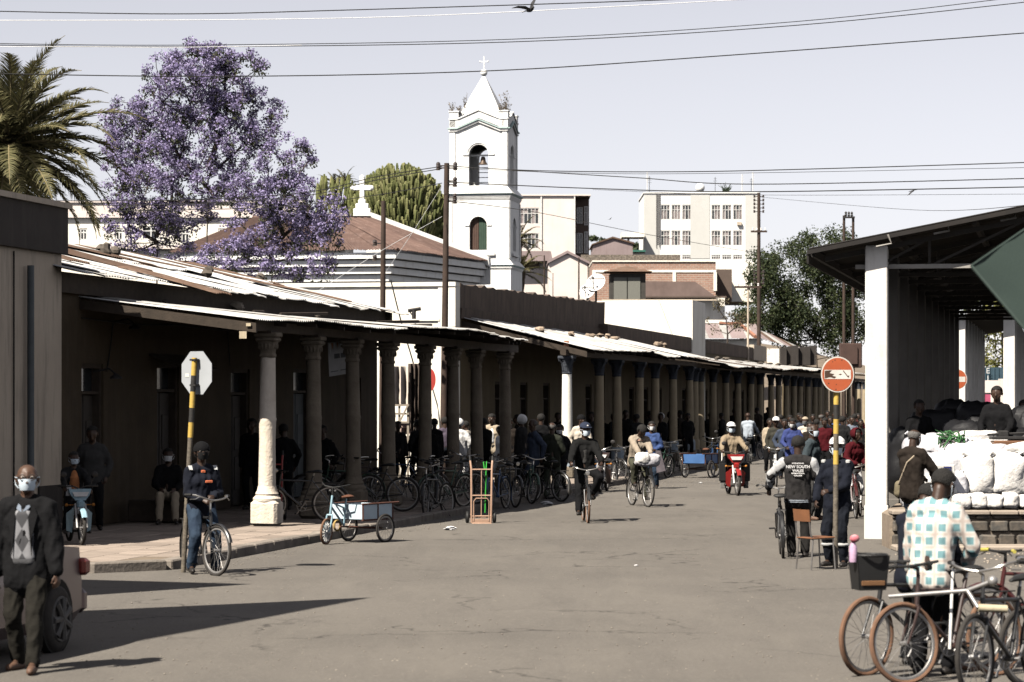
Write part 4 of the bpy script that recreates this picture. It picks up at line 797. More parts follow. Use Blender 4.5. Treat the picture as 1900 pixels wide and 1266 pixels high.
# ------------------------------------------------------------------ trees
m_bark = mat('bark', (.085, .065, .052), (.05, .04, .033), scale=6, rough=.95, bump=.6, bscale=20)
m_barkP = mat('pale_bark', (.20, .165, .14), (.13, .105, .09), scale=5, rough=.95, bump=.5, bscale=18)
def grow(trunks, att, alpha=.35, step=.35):
    """connect attractors to the nearest branch node, nearest first; returns nodes, parents"""
    nodes = []; par = []; dist = []
    for path in trunks:
        prev = -1
        for i, p in enumerate(path):
            p = Vector(p)
            if prev < 0: nodes.append(p); par.append(-1); dist.append(0); prev = len(nodes)-1; continue
            a = nodes[prev]; n = max(1, int((p-a).length/step))
            for k in range(1, n+1): nodes.append(a.lerp(p, k/n)); par.append(prev); dist.append(dist[prev]+(p-a).length/n); prev = len(nodes)-1
    att = sorted(att, key=lambda q: min((Vector(q)-nodes[0]).length, 1e9))
    arr = np.array([n[:] for n in nodes]); da = np.array(dist)
    for q in att:
        q = Vector(q); d = np.sqrt(((arr-np.array(q[:]))**2).sum(1)); c = d+alpha*da*.5+np.where(arr[:, 2] > q.z+.2, 1.2, 0); j = int(np.argmin(c)); a = nodes[j]; n = max(1, int((q-a).length/step)); prev = j; new = []
        mid = a.lerp(q, .5)+Vector((R(-.1, .1), R(-.1, .1), -.12*(q-a).length*.5))
        for k in range(1, n+1):
            t = k/n; p = a*(1-t)**2+mid*2*t*(1-t)+q*t*t; nodes.append(p); par.append(prev); dist.append(dist[prev]+(q-a).length/n); prev = len(nodes)-1; new.append(p[:])
        if new: arr = np.vstack([arr, np.array(new)]); da = np.append(da, dist[-len(new):])
    return nodes, par
def branches(nodes, par, r0=.012, e=2.3, n=5):
    w = [0.0]*len(nodes); ch = [0]*len(nodes)
    for i in range(len(nodes)-1, -1, -1):
        if ch[i] == 0: w[i] = r0**e
        if par[i] >= 0: w[par[i]] += w[i]; ch[par[i]] += 1
    mb = MB(); rad = [x**(1/e) for x in w]
    for i, p in enumerate(par):
        if p >= 0: mb.tube([nodes[p], nodes[i]], [min(rad[p], rad[i]*1.3), rad[i]], n if rad[i] > .03 else 3, cap=False)
    return mb
def puff(v, f, c, r, n, s, flat=1.0, up=0):
    """n small random quads in a ball round c, as numpy rows"""
    d = np.random.normal(size=(n, 3)); d /= np.linalg.norm(d, axis=1)[:, None]; rr = r*np.random.rand(n)**.45
    p = np.array(c)+d*rr[:, None]*np.array((1, 1, flat)); a = np.random.normal(size=(n, 3)); a[:, 2] += up; a /= np.linalg.norm(a, axis=1)[:, None]
    b = np.cross(a, np.random.normal(size=(n, 3))); b /= np.linalg.norm(b, axis=1)[:, None]; ss = s*(.6+.8*np.random.rand(n))[:, None]
    v.append(np.stack([p-a*ss, p+b*ss*.6, p+a*ss, p-b*ss*.6], 1).reshape(-1, 3))
def leaves(name, vs, m, parent):
    v = np.concatenate(vs); n = len(v)//4; me = bpy.data.meshes.new(name); off = np.array(WL.get(parent.name, (0, 0, 0)))
    me.vertices.add(len(v)); me.vertices.foreach_set('co', (v-off).ravel().astype(np.float32)); me.loops.add(n*4); me.loops.foreach_set('vertex_index', np.arange(n*4, dtype=np.int32)); me.polygons.add(n); me.polygons.foreach_set('loop_start', np.arange(0, n*4, 4, dtype=np.int32))
    me.update(calc_edges=True); me.materials.append(m); return link(name, me, parent)
np.random.seed(3)
m_jac = leafmat('jacaranda_bloom', (.16, .13, .262), (.41, .36, .56), (.28, .24, .415)); m_jacd = leafmat('jacaranda_leaf', (.035, .04, .025), (.07, .075, .04))
def jacaranda(name, lab, Y, lobes, trunks, dens, per):
    T = thing(name, lab, 'tree', tuple(trunks[0][0]), group='jacaranda trees'); att = []; vs = []; vd = []
    for (x, y, rx, ry, rd) in lobes:
        c = P(x, y, Y); k = Y/5000; a, b = rx*k, ry*k; n = int(dens*a*b)
        for i in range(n):
            d = Vector((R(-1, 1), R(-1, 1), R(-1, 1)))
            while d.length > 1: d = Vector((R(-1, 1), R(-1, 1), R(-1, 1)))
            d = d.normalized()*(d.length**.55); q = c+Vector((d.x*a, d.y*rd, d.z*b)); att.append(q)
    nodes, par = grow(trunks, att, .3, .3); branches(nodes, par, .014, 2.2).build('trunk', m_bark, T)
    for q in att:
        r = R(.14, .33); puff(vs, None, q, r, int(per*(r/.3)**1.6)+8, .042, .8)
        if random.random() < .5: puff(vd, None, q-Vector((0, 0, .15)), r*1.1, per//3, .05)
    leaves('crown', vs, m_jac, T); leaves('foliage', vd, m_jacd, T)
Yj = 90; k = Yj/5000
def jp(x, y, dy=0): return P(x, y, Yj+dy)
jacaranda('jacaranda_tree', 'tall jacaranda in purple bloom with dark branching trunk behind the tin roof', Yj,
          [(340, 160, 85, 75, 1.6), (420, 140, 75, 60, 1.5), (455, 215, 70, 55, 1.4), (300, 195, 55, 50, 1.3), (375, 110, 70, 34, 1.2), (390, 260, 110, 60, 1.6), (290, 300, 70, 60, 1.5), (380, 350, 110, 40, 1.3)],
          [[Vector((jp(390, 500).x, Yj, 0)), jp(384, 440), jp(388, 350), jp(380, 290), jp(362, 230), jp(345, 170)], [jp(386, 310), jp(410, 250), jp(425, 190)], [jp(384, 330), jp(440, 280), jp(480, 240)], [jp(388, 350), jp(340, 300), jp(300, 240)]], 42, 105)
jacaranda('jacaranda_tree', 'loose multi-stemmed jacaranda with sparse bloom beside the palm', Yj+2,
          [(232, 230, 38, 48, 1.1), (220, 310, 34, 60, 1.1), (270, 360, 60, 60, 1.3), (300, 440, 70, 45, 1.2), (220, 410, 30, 50, .9), (340, 400, 60, 40, 1.1), (250, 270, 50, 50, 1.1)],
          [[Vector((P(288, 500, 92).x, 92, 0)), P(292, 450, 92), P(262, 370, 92), P(232, 270, 92)], [P(290, 440, 92), P(318, 390, 92), P(320, 340, 92)], [P(292, 450, 92), P(240, 420, 92), P(222, 350, 92)]], 42, 92)
jacaranda('jacaranda_tree', 'lower jacaranda with purple bloom in front of the church roof', Yj-3,
          [(530, 300, 58, 50, 1.3), (545, 370, 78, 50, 1.5), (500, 430, 90, 42, 1.3), (585, 430, 55, 42, 1.2), (440, 480, 80, 34, 1.2), (560, 490, 70, 26, 1.0), (610, 400, 32, 40, .9), (480, 360, 60, 40, 1.2)],
          [[Vector((P(500, 520, 87).x, 87, 0)), P(505, 480, 87), P(520, 410, 87), P(532, 330, 87)], [P(505, 480, 87), P(470, 440, 87), P(450, 420, 87)], [P(512, 450, 87), P(570, 400, 87), P(585, 350, 87)], [P(420, 530, 87.5), P(425, 500, 87.5), P(455, 470, 87.3)]], 46, 98)
# ------------------------------------------------------------------ date palm
m_frond = leafmat('palm_frond', (.06, .06, .028), (.17, .15, .075), (.095, .09, .04)); m_rach = mat('palm_rachis', (.28, .23, .12)); m_palmt = mat('palm_trunk', (.13, .10, .07), (.07, .055, .04), scale=8, bump=.9, bscale=14)
def frond_mesh(Ln, droop, seed):
    rnd = random.Random(seed); pts = []; n = 16; ang = 0
    p = Vector((0, 0, 0)); a = 0
    for i in range(n+1):
        pts.append(p.copy()); p = p+Vector((math.cos(a), 0, math.sin(a)))*Ln/n; a -= droop*(i/n)**1.2/n*3
    mb = MB(); mb.tube(pts, [.035*(1-i/n*.8) for i in range(n+1)], 5, 0)
    for i in range(2, n*5):
        t = i/(n*5); j = min(int(t*n), n-1); c = pts[j].lerp(pts[j+1], t*n-j); d = (pts[j+1]-pts[j]).normalized(); L = .62*math.sin(math.pi*min(1, .18+t*.86))**.7*rnd.uniform(.8, 1.1)
        for s in (-1, 1):
            u = Vector((0, s, 0)); nn = u.cross(d)*s; q = (d*.75+u*.62+Vector((0, 0, rnd.uniform(.0, .38)))).normalized()*L; w = d*.024
            dr_ = Vector((0, 0, -.16*L)); mb.add([c-w, c+w, c+q*.55+w*.8, c+q+dr_, c+q*.55-w*.8], [(0, 1, 2, 3, 4)], 1)
    return mb.mesh('frond', [m_rach, m_frond])
FM = [frond_mesh(3.5, .75, 1), frond_mesh(3.3, .55, 2), frond_mesh(3.1, 1.0, 3)]
def palm(lab, c, nf, sc, zlo=-.9, group=None):
    T = thing('palm_tree', lab, 'palm tree', (c.x, c.y, 0), group=group); mb = MB(); n = 14
    mb.tube([(c.x+.08*math.sin(i), c.y, c.z*i/n) for i in range(n+1)], [.33*sc*(1+.12*(i % 2)) for i in range(n+1)], 10); mb.ball((c.x, c.y, c.z-.1), (.5*sc, .5*sc, .7*sc), 10, 7); mb.build('trunk', m_palmt, T)
    for i in range(nf):
        t = (i+.5)/nf; el = math.asin(1-(1-zlo)*t)*.92; az = i*2.39996+R(-.2, .2); o = link('frond', FM[i % 3 if el > -.2 else 0], T); o.location = (0, 0, c.z+.2*sc); o.rotation_euler = Euler((R(-.3, .3), -el, az)); s = sc*R(.85, 1.1); o.scale = (s, s, s)
palm('large date palm with arching sunlit fronds at the left edge', P(18, 283, 80), 74, 1.15, -.82)
palm('small far palm crown left of the candelabra tree above the church ridge', P(622, 345, 160), 16, .36, -.2); palm('second small palm crown touching the candelabra tree', P(640, 338, 160), 16, .32, -.2)
palm('small palm with dark fronds just right of the bell tower', P(960, 452, 165), 18, .62, -.6); palm('low palm with drooping fronds below the pink house', P(965, 508, 160), 18, .65, -.5)
# ------------------------------------------------------------------ candelabra euphorbia
m_euph = leafmat('euphorbia_stem', (.10, .115, .04), (.28, .275, .125), (.18, .19, .075))
E = thing('candelabra_tree', 'dense rounded candelabra cactus tree of pale upright stems behind the church', 'tree', P(735, 560, 152)); mb = MB(); Ye = 152; k = Ye/5000
wood = MB(); base = P(735, 500, Ye); base.z = 0; hub = P(738, 478, Ye); wood.tube([base, hub], [.45, .4], 8)
cnt = 0
while cnt < 1250:
    x, z = R(-1, 1), R(-.35, 1); 
    if x*x+z*z > 1: continue
    dpt = -math.sqrt(max(0, 1-x*x-z*z)); px, py = 742+x*94, 402-z*104*(1-.05*abs(x)); 
    p = P(px, py, Ye+dpt*2.4+R(-.3, .9)); ln = R(.55, .95); lean = Vector((x*.28, dpt*.2, 1)).normalized(); b = p-lean*ln; r = R(.09, .13); v = []; f = []; n = 8; u = lean.orthogonal().normalized(); w = lean.cross(u); prof = ((.55, 0), (.8, .12), (1, .4), (.92, .75), (.6, .95), (.15, 1.0))
    for (pr_, t) in prof:
        for i in range(n): a = 2*math.pi*i/n+cnt; rr = r*pr_*(1 if i % 2 else .55); bend = (Vector((x, dpt, 0))*.25*(1-t)**2)*ln; v.append(b+lean*ln*t-bend*.6+(u*math.cos(a)+w*math.sin(a))*rr)
    for j in range(5):
        for i in range(n): q = (i+1) % n; f.append((j*n+i, j*n+q, (j+1)*n+q, (j+1)*n+i))
    f.append(tuple(5*n+i for i in range(n))); mb.add(v, f); cnt += 1
    if cnt % 5 == 0: wood.tube([hub, hub.lerp(b, .5)+Vector((0, 0, -.5)), b], [.12, .07, .05], 4)
for (cx, cy, rx, ry, n_) in ((622, 352, 34, 30, 60), (675, 352, 30, 30, 60)):
    for i in range(n_):
        p = P(cx+R(-1, 1)*rx, cy+R(-1, 1)*ry, Ye+1+R(-.8, .8)); ln = R(.7, 1.3); mb.tube([p-Vector((R(-.15, .15), 0, ln)), p-Vector((0, 0, ln*.4)), p], [.06, .11, .05], 5)
mb.build('crown', m_euph, E); wood.build('trunk', m_barkP, E)
# ------------------------------------------------------------------ broad-leaved trees
def leafy(name, lab, Y, lobes, trunks, m, dens=9, per=60, s=.1, droop=.8, r=(.3, .6), group=None, bark=None):
    T = thing(name, lab, 'tree', tuple(trunks[0][0]), group=group); att = []; vs = []
    for (x, y, rx, ry, rd) in lobes:
        c = P(x, y, Y); k = Y/5000; a, b = rx*k, ry*k
        for i in range(max(4, int(dens*a*b))):
            d = Vector((R(-1, 1), R(-1, 1), R(-1, 1)))
            while d.length > 1: d = Vector((R(-1, 1), R(-1, 1), R(-1, 1)))
            d = d.normalized()*d.length**.6; att.append(c+Vector((d.x*a, d.y*rd, d.z*b)))
    nodes, par = grow(trunks, att, .3, .5); branches(nodes, par, .02, 2.2).build('trunk', bark or m_bark, T)
    for q in att: puff(vs, None, q, R(*r), per, s, droop)
    leaves('crown', vs, m, T)
m_pep = leafmat('pepper_leaf', (.022, .034, .016), (.075, .088, .038), (.042, .056, .025)); m_aca = leafmat('acacia_leaf', (.035, .05, .025), (.07, .085, .04)); m_ylw = leafmat('yellow_leaf', (.10, .11, .03), (.24, .22, .07), (.15, .155, .045))
leafy('pepper_tree', 'large dark drooping pepper tree behind the far arcade roof', 185, [(1465, 505, 65, 45, 3), (1530, 470, 60, 40, 3), (1430, 560, 45, 60, 2.5), (1510, 570, 70, 55, 3), (1545, 620, 45, 40, 2), (1562, 530, 50, 50, 3), (1542, 440, 26, 16, 1.2), (1480, 600, 50, 40, 2), (1412, 510, 34, 40, 2), (1405, 600, 40, 40, 2), (1590, 580, 40, 60, 2)],
      [[Vector((P(1520, 700, 185).x, 185, 0)), P(1515, 640, 185), P(1500, 560, 185), P(1480, 500, 185)], [P(1510, 610, 185), P(1545, 540, 185), P(1540, 470, 185)], [P(1512, 630, 185), P(1450, 570, 185)]], m_pep, 8, 190, .085, 1.3, (.45, .9))
leafy('bushy_tree', 'grey green thorn bush in front of the boundary wall', 160, [(1345, 590, 40, 26, 1.5), (1390, 600, 30, 22, 1.5), (1330, 560, 20, 12, 1)], [[Vector((P(1350, 700, 160).x, 160, 0)), P(1350, 620, 160), P(1348, 595, 160)]], leafmat('thorn_leaf', (.06, .05, .03), (.14, .12, .07)), 9, 46, .06, .8, (.3, .5))
for x, y, rx, ry, lab in ((1108, 445, 12, 5, 'small dark acacia on the skyline left of the tin shed'), (1185, 460, 14, 8, 'small dark acacia on the skyline beside the white block')):
    leafy('acacia_tree', lab, 330, [(x, y, rx, ry, 1.5)], [[P(x, 500, 330), P(x, y+4, 330)]], m_aca, 14, 60, .2, .7, (.4, .7))
leafy('roadside_tree', 'sunlit yellow green tree seen through the market hall pillars', 150, [(1860, 600, 45, 40, 2), (1842, 660, 32, 30, 1.5), (1890, 650, 30, 35, 1.5)], [[Vector((P(1866, 720, 150).x, 150, 0)), P(1864, 680, 150), P(1858, 620, 150)]], m_ylw, 16, 60, .08, .9, (.3, .5))
leafy('roadside_tree', 'dark green tree standing farther back beyond the market hall', 230, [(1870, 560, 70, 50, 3), (1800, 590, 60, 50, 3)], [[Vector((P(1860, 720, 230).x, 230, 0)), P(1860, 620, 230)]], m_pep, 5, 70, .16, .9, (.6, 1.0))
# ------------------------------------------------------------------ market hall on the right
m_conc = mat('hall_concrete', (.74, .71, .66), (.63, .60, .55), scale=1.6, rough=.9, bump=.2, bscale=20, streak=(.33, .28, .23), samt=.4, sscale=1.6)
m_roofd = mat('hall_roof_sheet', (.022, .019, .017), (.015, .013, .012), scale=1.5, rough=.8, bump=.1, streak=(.04, .03, .024), samt=.4)
m_truss = mat('truss_steel', (.022, .020, .018), (.016, .014, .013), scale=4, rough=.7)
m_tie = mat('sunlit_steel', (.36, .34, .31), (.26, .245, .22), scale=4, rough=.7)  # truss steel with sunlight painted in, for the first tie and the cleats
m_stD = mat('platform_stone', (.085, .08, .072), (.20, .165, .13), scale=5, rough=.92, bump=.6, bscale=14, rnd=.35, thr=(.5, .66))
m_mort = mat('platform_mortar', (.33, .265, .20), (.24, .19, .145), scale=4, rough=.95, bump=.5, bscale=20)
m_ledge = mat('platform_coping', (.40, .335, .27), (.31, .26, .21), scale=3, rough=.9, bump=.3)
HL0 = tY(44.0, 3.23)
H = thing('market_hall', 'open market hall with white square pillars and dark low tin roof', 'market hall', S(HL0+15, 0))
def pillar(parent, t, L, h, w=.36, mm=None, z0=0):
    p = part('pillar', parent); q = S(t+w/2, L-w/2, 0); mb = MB(); mb.bbox((q.x, q.y, z0+h/2), (w, w, h), .015, SROT); mb.build('shaft', mm or m_conc, p)
    mb = MB(); mb.bbox((q.x, q.y, z0+.28), (w+.03, w+.03, .56), .012, SROT); mb.build('plinth', mm or m_conc, p)
m_concShade = mat('shaded_concrete', (.19, .175, .155), (.14, .13, .115), scale=1.6, rough=.9, bump=.2, streak=(.15, .13, .11), samt=.4)  # hall concrete darkened: the shade under the roof is painted in
for k in range(11): pillar(H, HL0+2.95*k, 3.23, 4.8, mm=m_conc if k == 0 else m_concShade)
EV, EZ0, SL, RL = 4.12, 4.74, .19, -4.2
rp = part('roof', H); v0h, v1h = HL0-.28, HL0+31
n = int((v1h-v0h)/.9)
for i in range(n):
    t = v0h+i*.9; dz = .015*(i % 2); zr = EZ0+(EV-RL)*SL
    sheet(rp, S(t, EV, EZ0+dz), S(t+.95, EV, EZ0+dz), S(t+.95, RL, zr+dz), S(t, RL, zr+dz), m_roofd, n=9, rows=2)
    sheet(rp, S(t, RL-8.3, EZ0+dz), S(t+.95, RL-8.3, EZ0+dz), S(t+.95, RL, zr+dz), S(t, RL, zr+dz), m_roofd, n=9, rows=2)
for k in range(7):                                        # purlins
    L = EV-.05-k*1.3; z = EZ0+(EV-L)*SL-.075; mb = MB(); mb.box(S((v0h+v1h)/2+.06, L, z), (.07, v1h-v0h-.16, .12), SROT); mb.build('purlin', m_truss, H)
mb = MB(); mb.box(S((v0h+v1h)/2, EV+.02, EZ0-.14), (.03, v1h-v0h, .2), SROT); mb.build('eave_board', m_roofd, H)
mb = MB(); a, b = S(v0h-.02, EV+.03, EZ0-.02), S(v0h-.02, RL, EZ0+(EV-RL)*SL-.02); e = S(.04, 0)-S(0, 0); d = Vector((0, 0, .07)); mb.hexa([a-d, b-d, b-d+e, a-d+e, a, b, b+e, a+e]); mb.build('verge_board', m_roofd, H)
for k in range(11):                                       # trusses over the pillars
    t = HL0+.18+2.95*k; mb = MB(); top = lambda L: EZ0+(EV-L)*SL-.19
    mb.tube([S(t, 3.9, top(3.9)), S(t, RL, top(RL))], .06, 4)
    for L0, L1 in ((3.05, 2.2), (2.2, .6), (.6, -1.0), (-1, -2.6), (-2.6, -4.2)): mb.tube([S(t, L0, 4.46), S(t, L1, top(L1))], .03, 4); mb.tube([S(t, L1, 4.46), S(t, L1, top(L1))], .03, 4)
    mb.build('truss', m_truss, H)
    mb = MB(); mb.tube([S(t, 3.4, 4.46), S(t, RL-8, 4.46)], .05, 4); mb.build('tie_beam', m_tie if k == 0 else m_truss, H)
for (x, y) in ((1645, 458), (1752, 434), (1876, 410)):
    c = P(x, y, 43.6); mb = MB(); mb.tube([c+Vector((-.17, 0, 0)), c+Vector((.08, 0, .05)), c+Vector((0.02, 0, .2))], .018, 5); mb.build('purlin_cleat', m_tie, H)
# raised stone platform with individual stones on the front
PZ, PY = .60, 41.0; px0, px1 = P(1652, 0, PY).x, 9.6
PF = thing('stone_platform', 'raised trading platform of dark squared stones and pale mortar', 'platform', (7.6, 45, 0))
a = [Vector((px0, PY, 0)), Vector((px1, PY, 0)), S(HL0+34, -4), S(HL0+34, 2.82), S(tY(42, 2.82), 2.82)]
mb = MB(); mb.prism([(p.x, p.y+.06, 0) for p in a], (0, 0, PZ-.08)); mb.build('core', m_mort, PF)
x = px0+.02
while x < px1-.3:
    w = R(.32, .55); mb = MB(); mb.bbox((x+w/2, PY+.2, PZ-.035), (w-.012, .5, .07), .015); mb.build('coping_slab', m_ledge, PF); x += w
for z0, z1, wl, wh in ((.02, .245, .18, .36), (.265, .45, .14, .34), (.462, .525, .2, .45)):
    x = px0+.02
    while x < px1-.2:
        w = R(wl, wh); mb = MB(); mb.bbox((0, 0, 0), (w-R(.02, .05), .14, z1-z0-R(.005, .03)), R(.015, .03)); mb.v = [(p[0]+.012*noise.noise(Vector(p)*9+Vector((x, z0, 0))), p[1], p[2]+.01*noise.noise(Vector(p)*8+Vector((z0, x, 3)))) for p in mb.v]
        mb.v = [(p[0]+x+w/2, p[1]+PY+.055-R(0, .0), p[2]+(z0+z1)/2) for p in mb.v]; mb.build('stone', m_stD, PF); x += w
mb = MB(); mb.bbox(((px0+px1)/2, PY-.32, .045), (px1-px0, .6, .09), .02); mb.build('step', m_ledge, PF)
gp = MB()
for i in range(120): q = G(R(1590, 1900), R(1028, 1062)); gp.ball((q.x, q.y, .012), (R(.01, .03), R(.01, .03), R(.008, .018)), 5, 4)
o = gp.build('gravel', m_ledge); o['kind'] = 'stuff'
# second hall farther along, its first pillars in the sun
H2_ = thing('market_hall', 'second farther market hall with sunlit pillars seen through the first', 'market hall', S(100, 2))
for L in (3.5, 1.97):
    for k in range(8): pillar(H2_, tY(85, L)+2.9*k, L, 4.9)
zr = 4.95+9*.17; mb = MB()
for i in range(16):
    t = tY(84.6, 3)+1.6*i; sheet(H2_, S(t, 4.3, 4.75), S(t+1.65, 4.3, 4.75), S(t+1.65, -5, 4.75+9.3*.17), S(t, -5, 4.75+9.3*.17), m_roofd, n=12, rows=1, name='roof_sheet')
for k in range(5):
    mb = MB(); mb.box(S(tY(97, 3), 4-2*k, 4.72+(.3+2*k)*.17-.08), (.08, 25, .12), SROT); mb.build('purlin', m_truss, H2_)
# far boundary wall and steel gate under the trees, right of the street
FW = thing('boundary_wall', 'pale pink boundary wall beyond the halls', 'wall', P(1830, 780, 140)); vbox(FW, 'wall', 1690, 1990, 706, 800, 140, .4, m_pinkw); vbox(FW, 'pier', 1856, 1862, 703, 800, 139.9, .6, m_pinkw)
BG = thing('steel_gate', 'blue ribbed steel hut front with white letters behind the boundary wall', 'hut', P(1840, 720, 144)); m_blue = mat('hut_blue', (.055, .10, .13), (.04, .075, .10), scale=2)
for i in range(12): vbox(BG, 'rib', 1818+i*4, 1821.6+i*4, 682, 720, 144+.05*(i % 2), .15, m_blue)
def text3d(s, size, m, parent, M, name='lettering', ext=.002, bold=0):
    cu = bpy.data.curves.new(name, 'FONT'); cu.body = s; cu.size = size; cu.align_x = 'CENTER'; cu.align_y = 'CENTER'; cu.extrude = ext; cu.offset = bold
    tmp = bpy.data.objects.new('t', cu); COL.objects.link(tmp); dg = bpy.context.evaluated_depsgraph_get(); me = bpy.data.meshes.new_from_object(tmp.evaluated_get(dg)); bpy.data.objects.remove(tmp); me.transform(M); me.materials.clear(); me.materials.append(m)
    return link(name, me, parent)
c = P(1833, 695, 143.8); w = WL[BG.name]; text3d('E', .42, m_frame, BG, Matrix.Translation((c.x-w[0], c.y-w[1], c.z-w[2]+.18)) @ Matrix.Rotation(math.pi/2, 4, 'X')); text3d('I', .42, m_frame, BG, Matrix.Translation((c.x-w[0], c.y-w[1], c.z-w[2]-.22)) @ Matrix.Rotation(math.pi/2, 4, 'X'))
# cloth stall with red and blue textiles behind the far pillars
CS = thing('cloth_stall', 'row of bright red, blue and pink hanging cloths beyond the pillars', 'stall', P(1840, 790, 128))
for x0, x1, c in ((1815, 1822, (.12, .12, .4)), (1822, 1828, (.45, .03, .08)), (1829, 1838, (.6, .12, .22)), (1873, 1879, (.5, .05, .15)), (1880, 1890, (.08, .13, .4))):
    vbox(CS, 'cloth', x0, x1, 732, 790, 128+R(-.3, .3), .15, mat('cloth_%d' % x0, c, tuple(v*.6 for v in c), scale=3))
vbox(CS, 'rail', 1812, 1895, 729, 732, 128, .1, m_dsteel)
# ------------------------------------------------------------------ green parasol corner at the right edge, near the camera
m_grn = mat('green_canvas', (.028, .044, .037), (.022, .036, .030), scale=1.5, rough=.85, bump=.15, bscale=60)
U = thing('market_awning', 'dark green canvas awning corner hanging in at the right edge', 'awning', (4.6, 18.2, 0)); cs = [P(1803, 494, 18), P(1990, 366, 19.4), P(2330, 470, 18.6), P(1990, 716, 17.4)]
v = []; f = []; nn = 10
for i in range(nn+1):
    for j in range(nn+1):
        u_, w_ = i/nn, j/nn; p = cs[0]*(1-u_)*(1-w_)+cs[1]*u_*(1-w_)+cs[2]*u_*w_+cs[3]*(1-u_)*w_; p.y += .12*math.sin(math.pi*u_)*math.sin(math.pi*w_)+.03*noise.noise(Vector((i*.5, j*.5, 0))); v.append(p)
f = [(i*(nn+1)+j, (i+1)*(nn+1)+j, (i+1)*(nn+1)+j+1, i*(nn+1)+j+1) for i in range(nn) for j in range(nn)]
mb = MB().add(v, f); mb.build('canvas', m_grn, U, 60); mb = MB()
for a_, b_ in ((0, 1), (0, 3)): mb.tube([cs[a_].lerp(cs[b_], k/8) for k in range(9)], .012, 5)
mb.build('hem', m_grn, U)
for k, c in enumerate((cs[1], cs[2])): mb = MB(); mb.tube([(c.x, c.y, 0), c], .025, 8); mb.build('post', m_steel, U)
# ------------------------------------------------------------------ sacks and goods on the platform
m_sack = mat('white_sack', (.72, .70, .67), (.60, .575, .54), scale=3, rough=.7, bump=.6, bscale=22, rnd=.1, streak=(.42, .37, .31), samt=.35, sscale=3)
m_plas = mat('plastic_bundle', (.68, .67, .68), (.46, .45, .49), scale=2.5, rough=.45, bump=.9, bscale=12, rnd=.15)
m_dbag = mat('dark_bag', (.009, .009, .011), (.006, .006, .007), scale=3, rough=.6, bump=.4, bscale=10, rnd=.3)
def sack(c, d, rz, label, m=None, seed=0, tie=True, group=None, tilt=0):
    mb = MB(); n, k = 26, 20; v = []; f = []
    for i in range(k+1):
        a = math.pi*i/k-math.pi/2; zz = math.copysign(abs(math.sin(a))**.55, math.sin(a)); rr = max(.02, abs(math.cos(a)))**.45
        for j in range(n):
            b = 2*math.pi*j/n; ca, sb = math.cos(b), math.sin(b); x_ = math.copysign(abs(ca)**.62, ca)*rr; y_ = math.copysign(abs(sb)**.62, sb)*rr; q = Vector((x_, y_, zz))
            fold = 1+.16*noise.noise(q*1.4+Vector((seed*2.7, 0, 0)))+.07*(1-2*abs(noise.noise(q*3.2+Vector((0, seed, 0)))))+.03*noise.noise(q*8+Vector((seed, 0, 0))); q = q*fold
            if tie and zz > .75: q.x *= .96-.5*(zz-.75); q.y *= .6; q.z += .06*noise.noise(Vector((b*2, seed, 1)))
            v.append(q)
    f = [(i*n+j, i*n+(j+1) % n, (i+1)*n+(j+1) % n, (i+1)*n+j) for i in range(k) for j in range(n)]; f += [tuple(range(n-1, -1, -1)), tuple(k*n+j for j in range(n))]
    M = Matrix.Rotation(rz, 4, 'Z') @ Matrix.Rotation(tilt, 4, 'Y'); mb.add([M @ Vector((p.x*d[0]/2, p.y*d[1]/2, (p.z+1)*d[2]/2)) for p in v], f)
    if tie:
        ear = MB()
        for s in (-1, 1): mb.tube([M @ Vector((s*d[0]*.33, 0, d[2]*.97)), M @ Vector((s*d[0]*.47, 0, d[2]*1.04)), M @ Vector((s*d[0]*.52, 0, d[2]*1.0))], [.035, .03, .015], 6)
    zm = min(p[2] for p in mb.v); mb.v = [(p[0]+c[0], p[1]+c[1], p[2]+c[2]-zm) for p in mb.v]
    return solo(mb, 'sack', m or m_sack, label, 'sack', group, smooth=60)
def onp(x, Y): return Vector(((x-950)/5000*Y, Y, PZ))
for i, x in enumerate((1783, 1812, 1842, 1874, 1904, 1936)):
    sack(onp(x, 41.32), (.27, .42, .22+.02*(i % 2)), R(-.15, .15), ['squat white sack at the left end of the bottom row on the platform', 'second squat white sack from the left in the bottom row', 'third squat white sack from the left in the bottom row', 'fourth squat white sack from the left in the bottom row', 'squat white sack under the right edge in the bottom row', 'squat white sack mostly past the right edge'][i], seed=i, tie=False)
for i, (x, w) in enumerate(((1815, .5), (1870, .52), (1925, .5))):
    p = onp(x, 41.75); p.z = PZ+.19; sack(p, (w, .4, .62), R(-.1, .1), ['full upright white sack in the upper row beside the bundles', 'bulging upright white sack right of the first upright one', 'upright white sack cut by the right edge'][i], seed=10+i)
for i, (x, Y, z, d, tl, lab, mm) in enumerate(((1722, 42.6, PZ, (.75, .7, .75), .2, 'big shiny white plastic bundle behind the man in the brown jacket', m_plas), (1752, 42.2, PZ+.1, (.7, .6, .62), -.15, 'slumped white plastic bundle in the middle of the heap', m_plas), (1775, 42.9, PZ+.3, (.7, .6, .72), .1, 'tall pale bundle under the green rope', m_plas), (1742, 41.5, PZ, (.5, .4, .36), 0, 'small white sack low in the heap by the platform edge', m_sack), (1705, 43.4, PZ+.2, (.6, .5, .85), .1, 'grey shaded plastic bundle against the pillar', m_plas), (1800, 42.6, PZ+.35, (.8, .6, .6), 0, 'loose white cloth bundle behind the upright sacks', m_sack), (1855, 42.8, PZ+.5, (.9, .6, .5), 0, 'white sack lying behind the upright sacks', m_sack), (1905, 42.7, PZ+.5, (.8, .6, .55), 0, 'white sack under the wooden machine', m_sack))):
    p = onp(x, Y); p.z = z; sack(p, d, R(-.4, .4), lab, mm, 20+i, tie=(i % 2 == 0), tilt=tl)
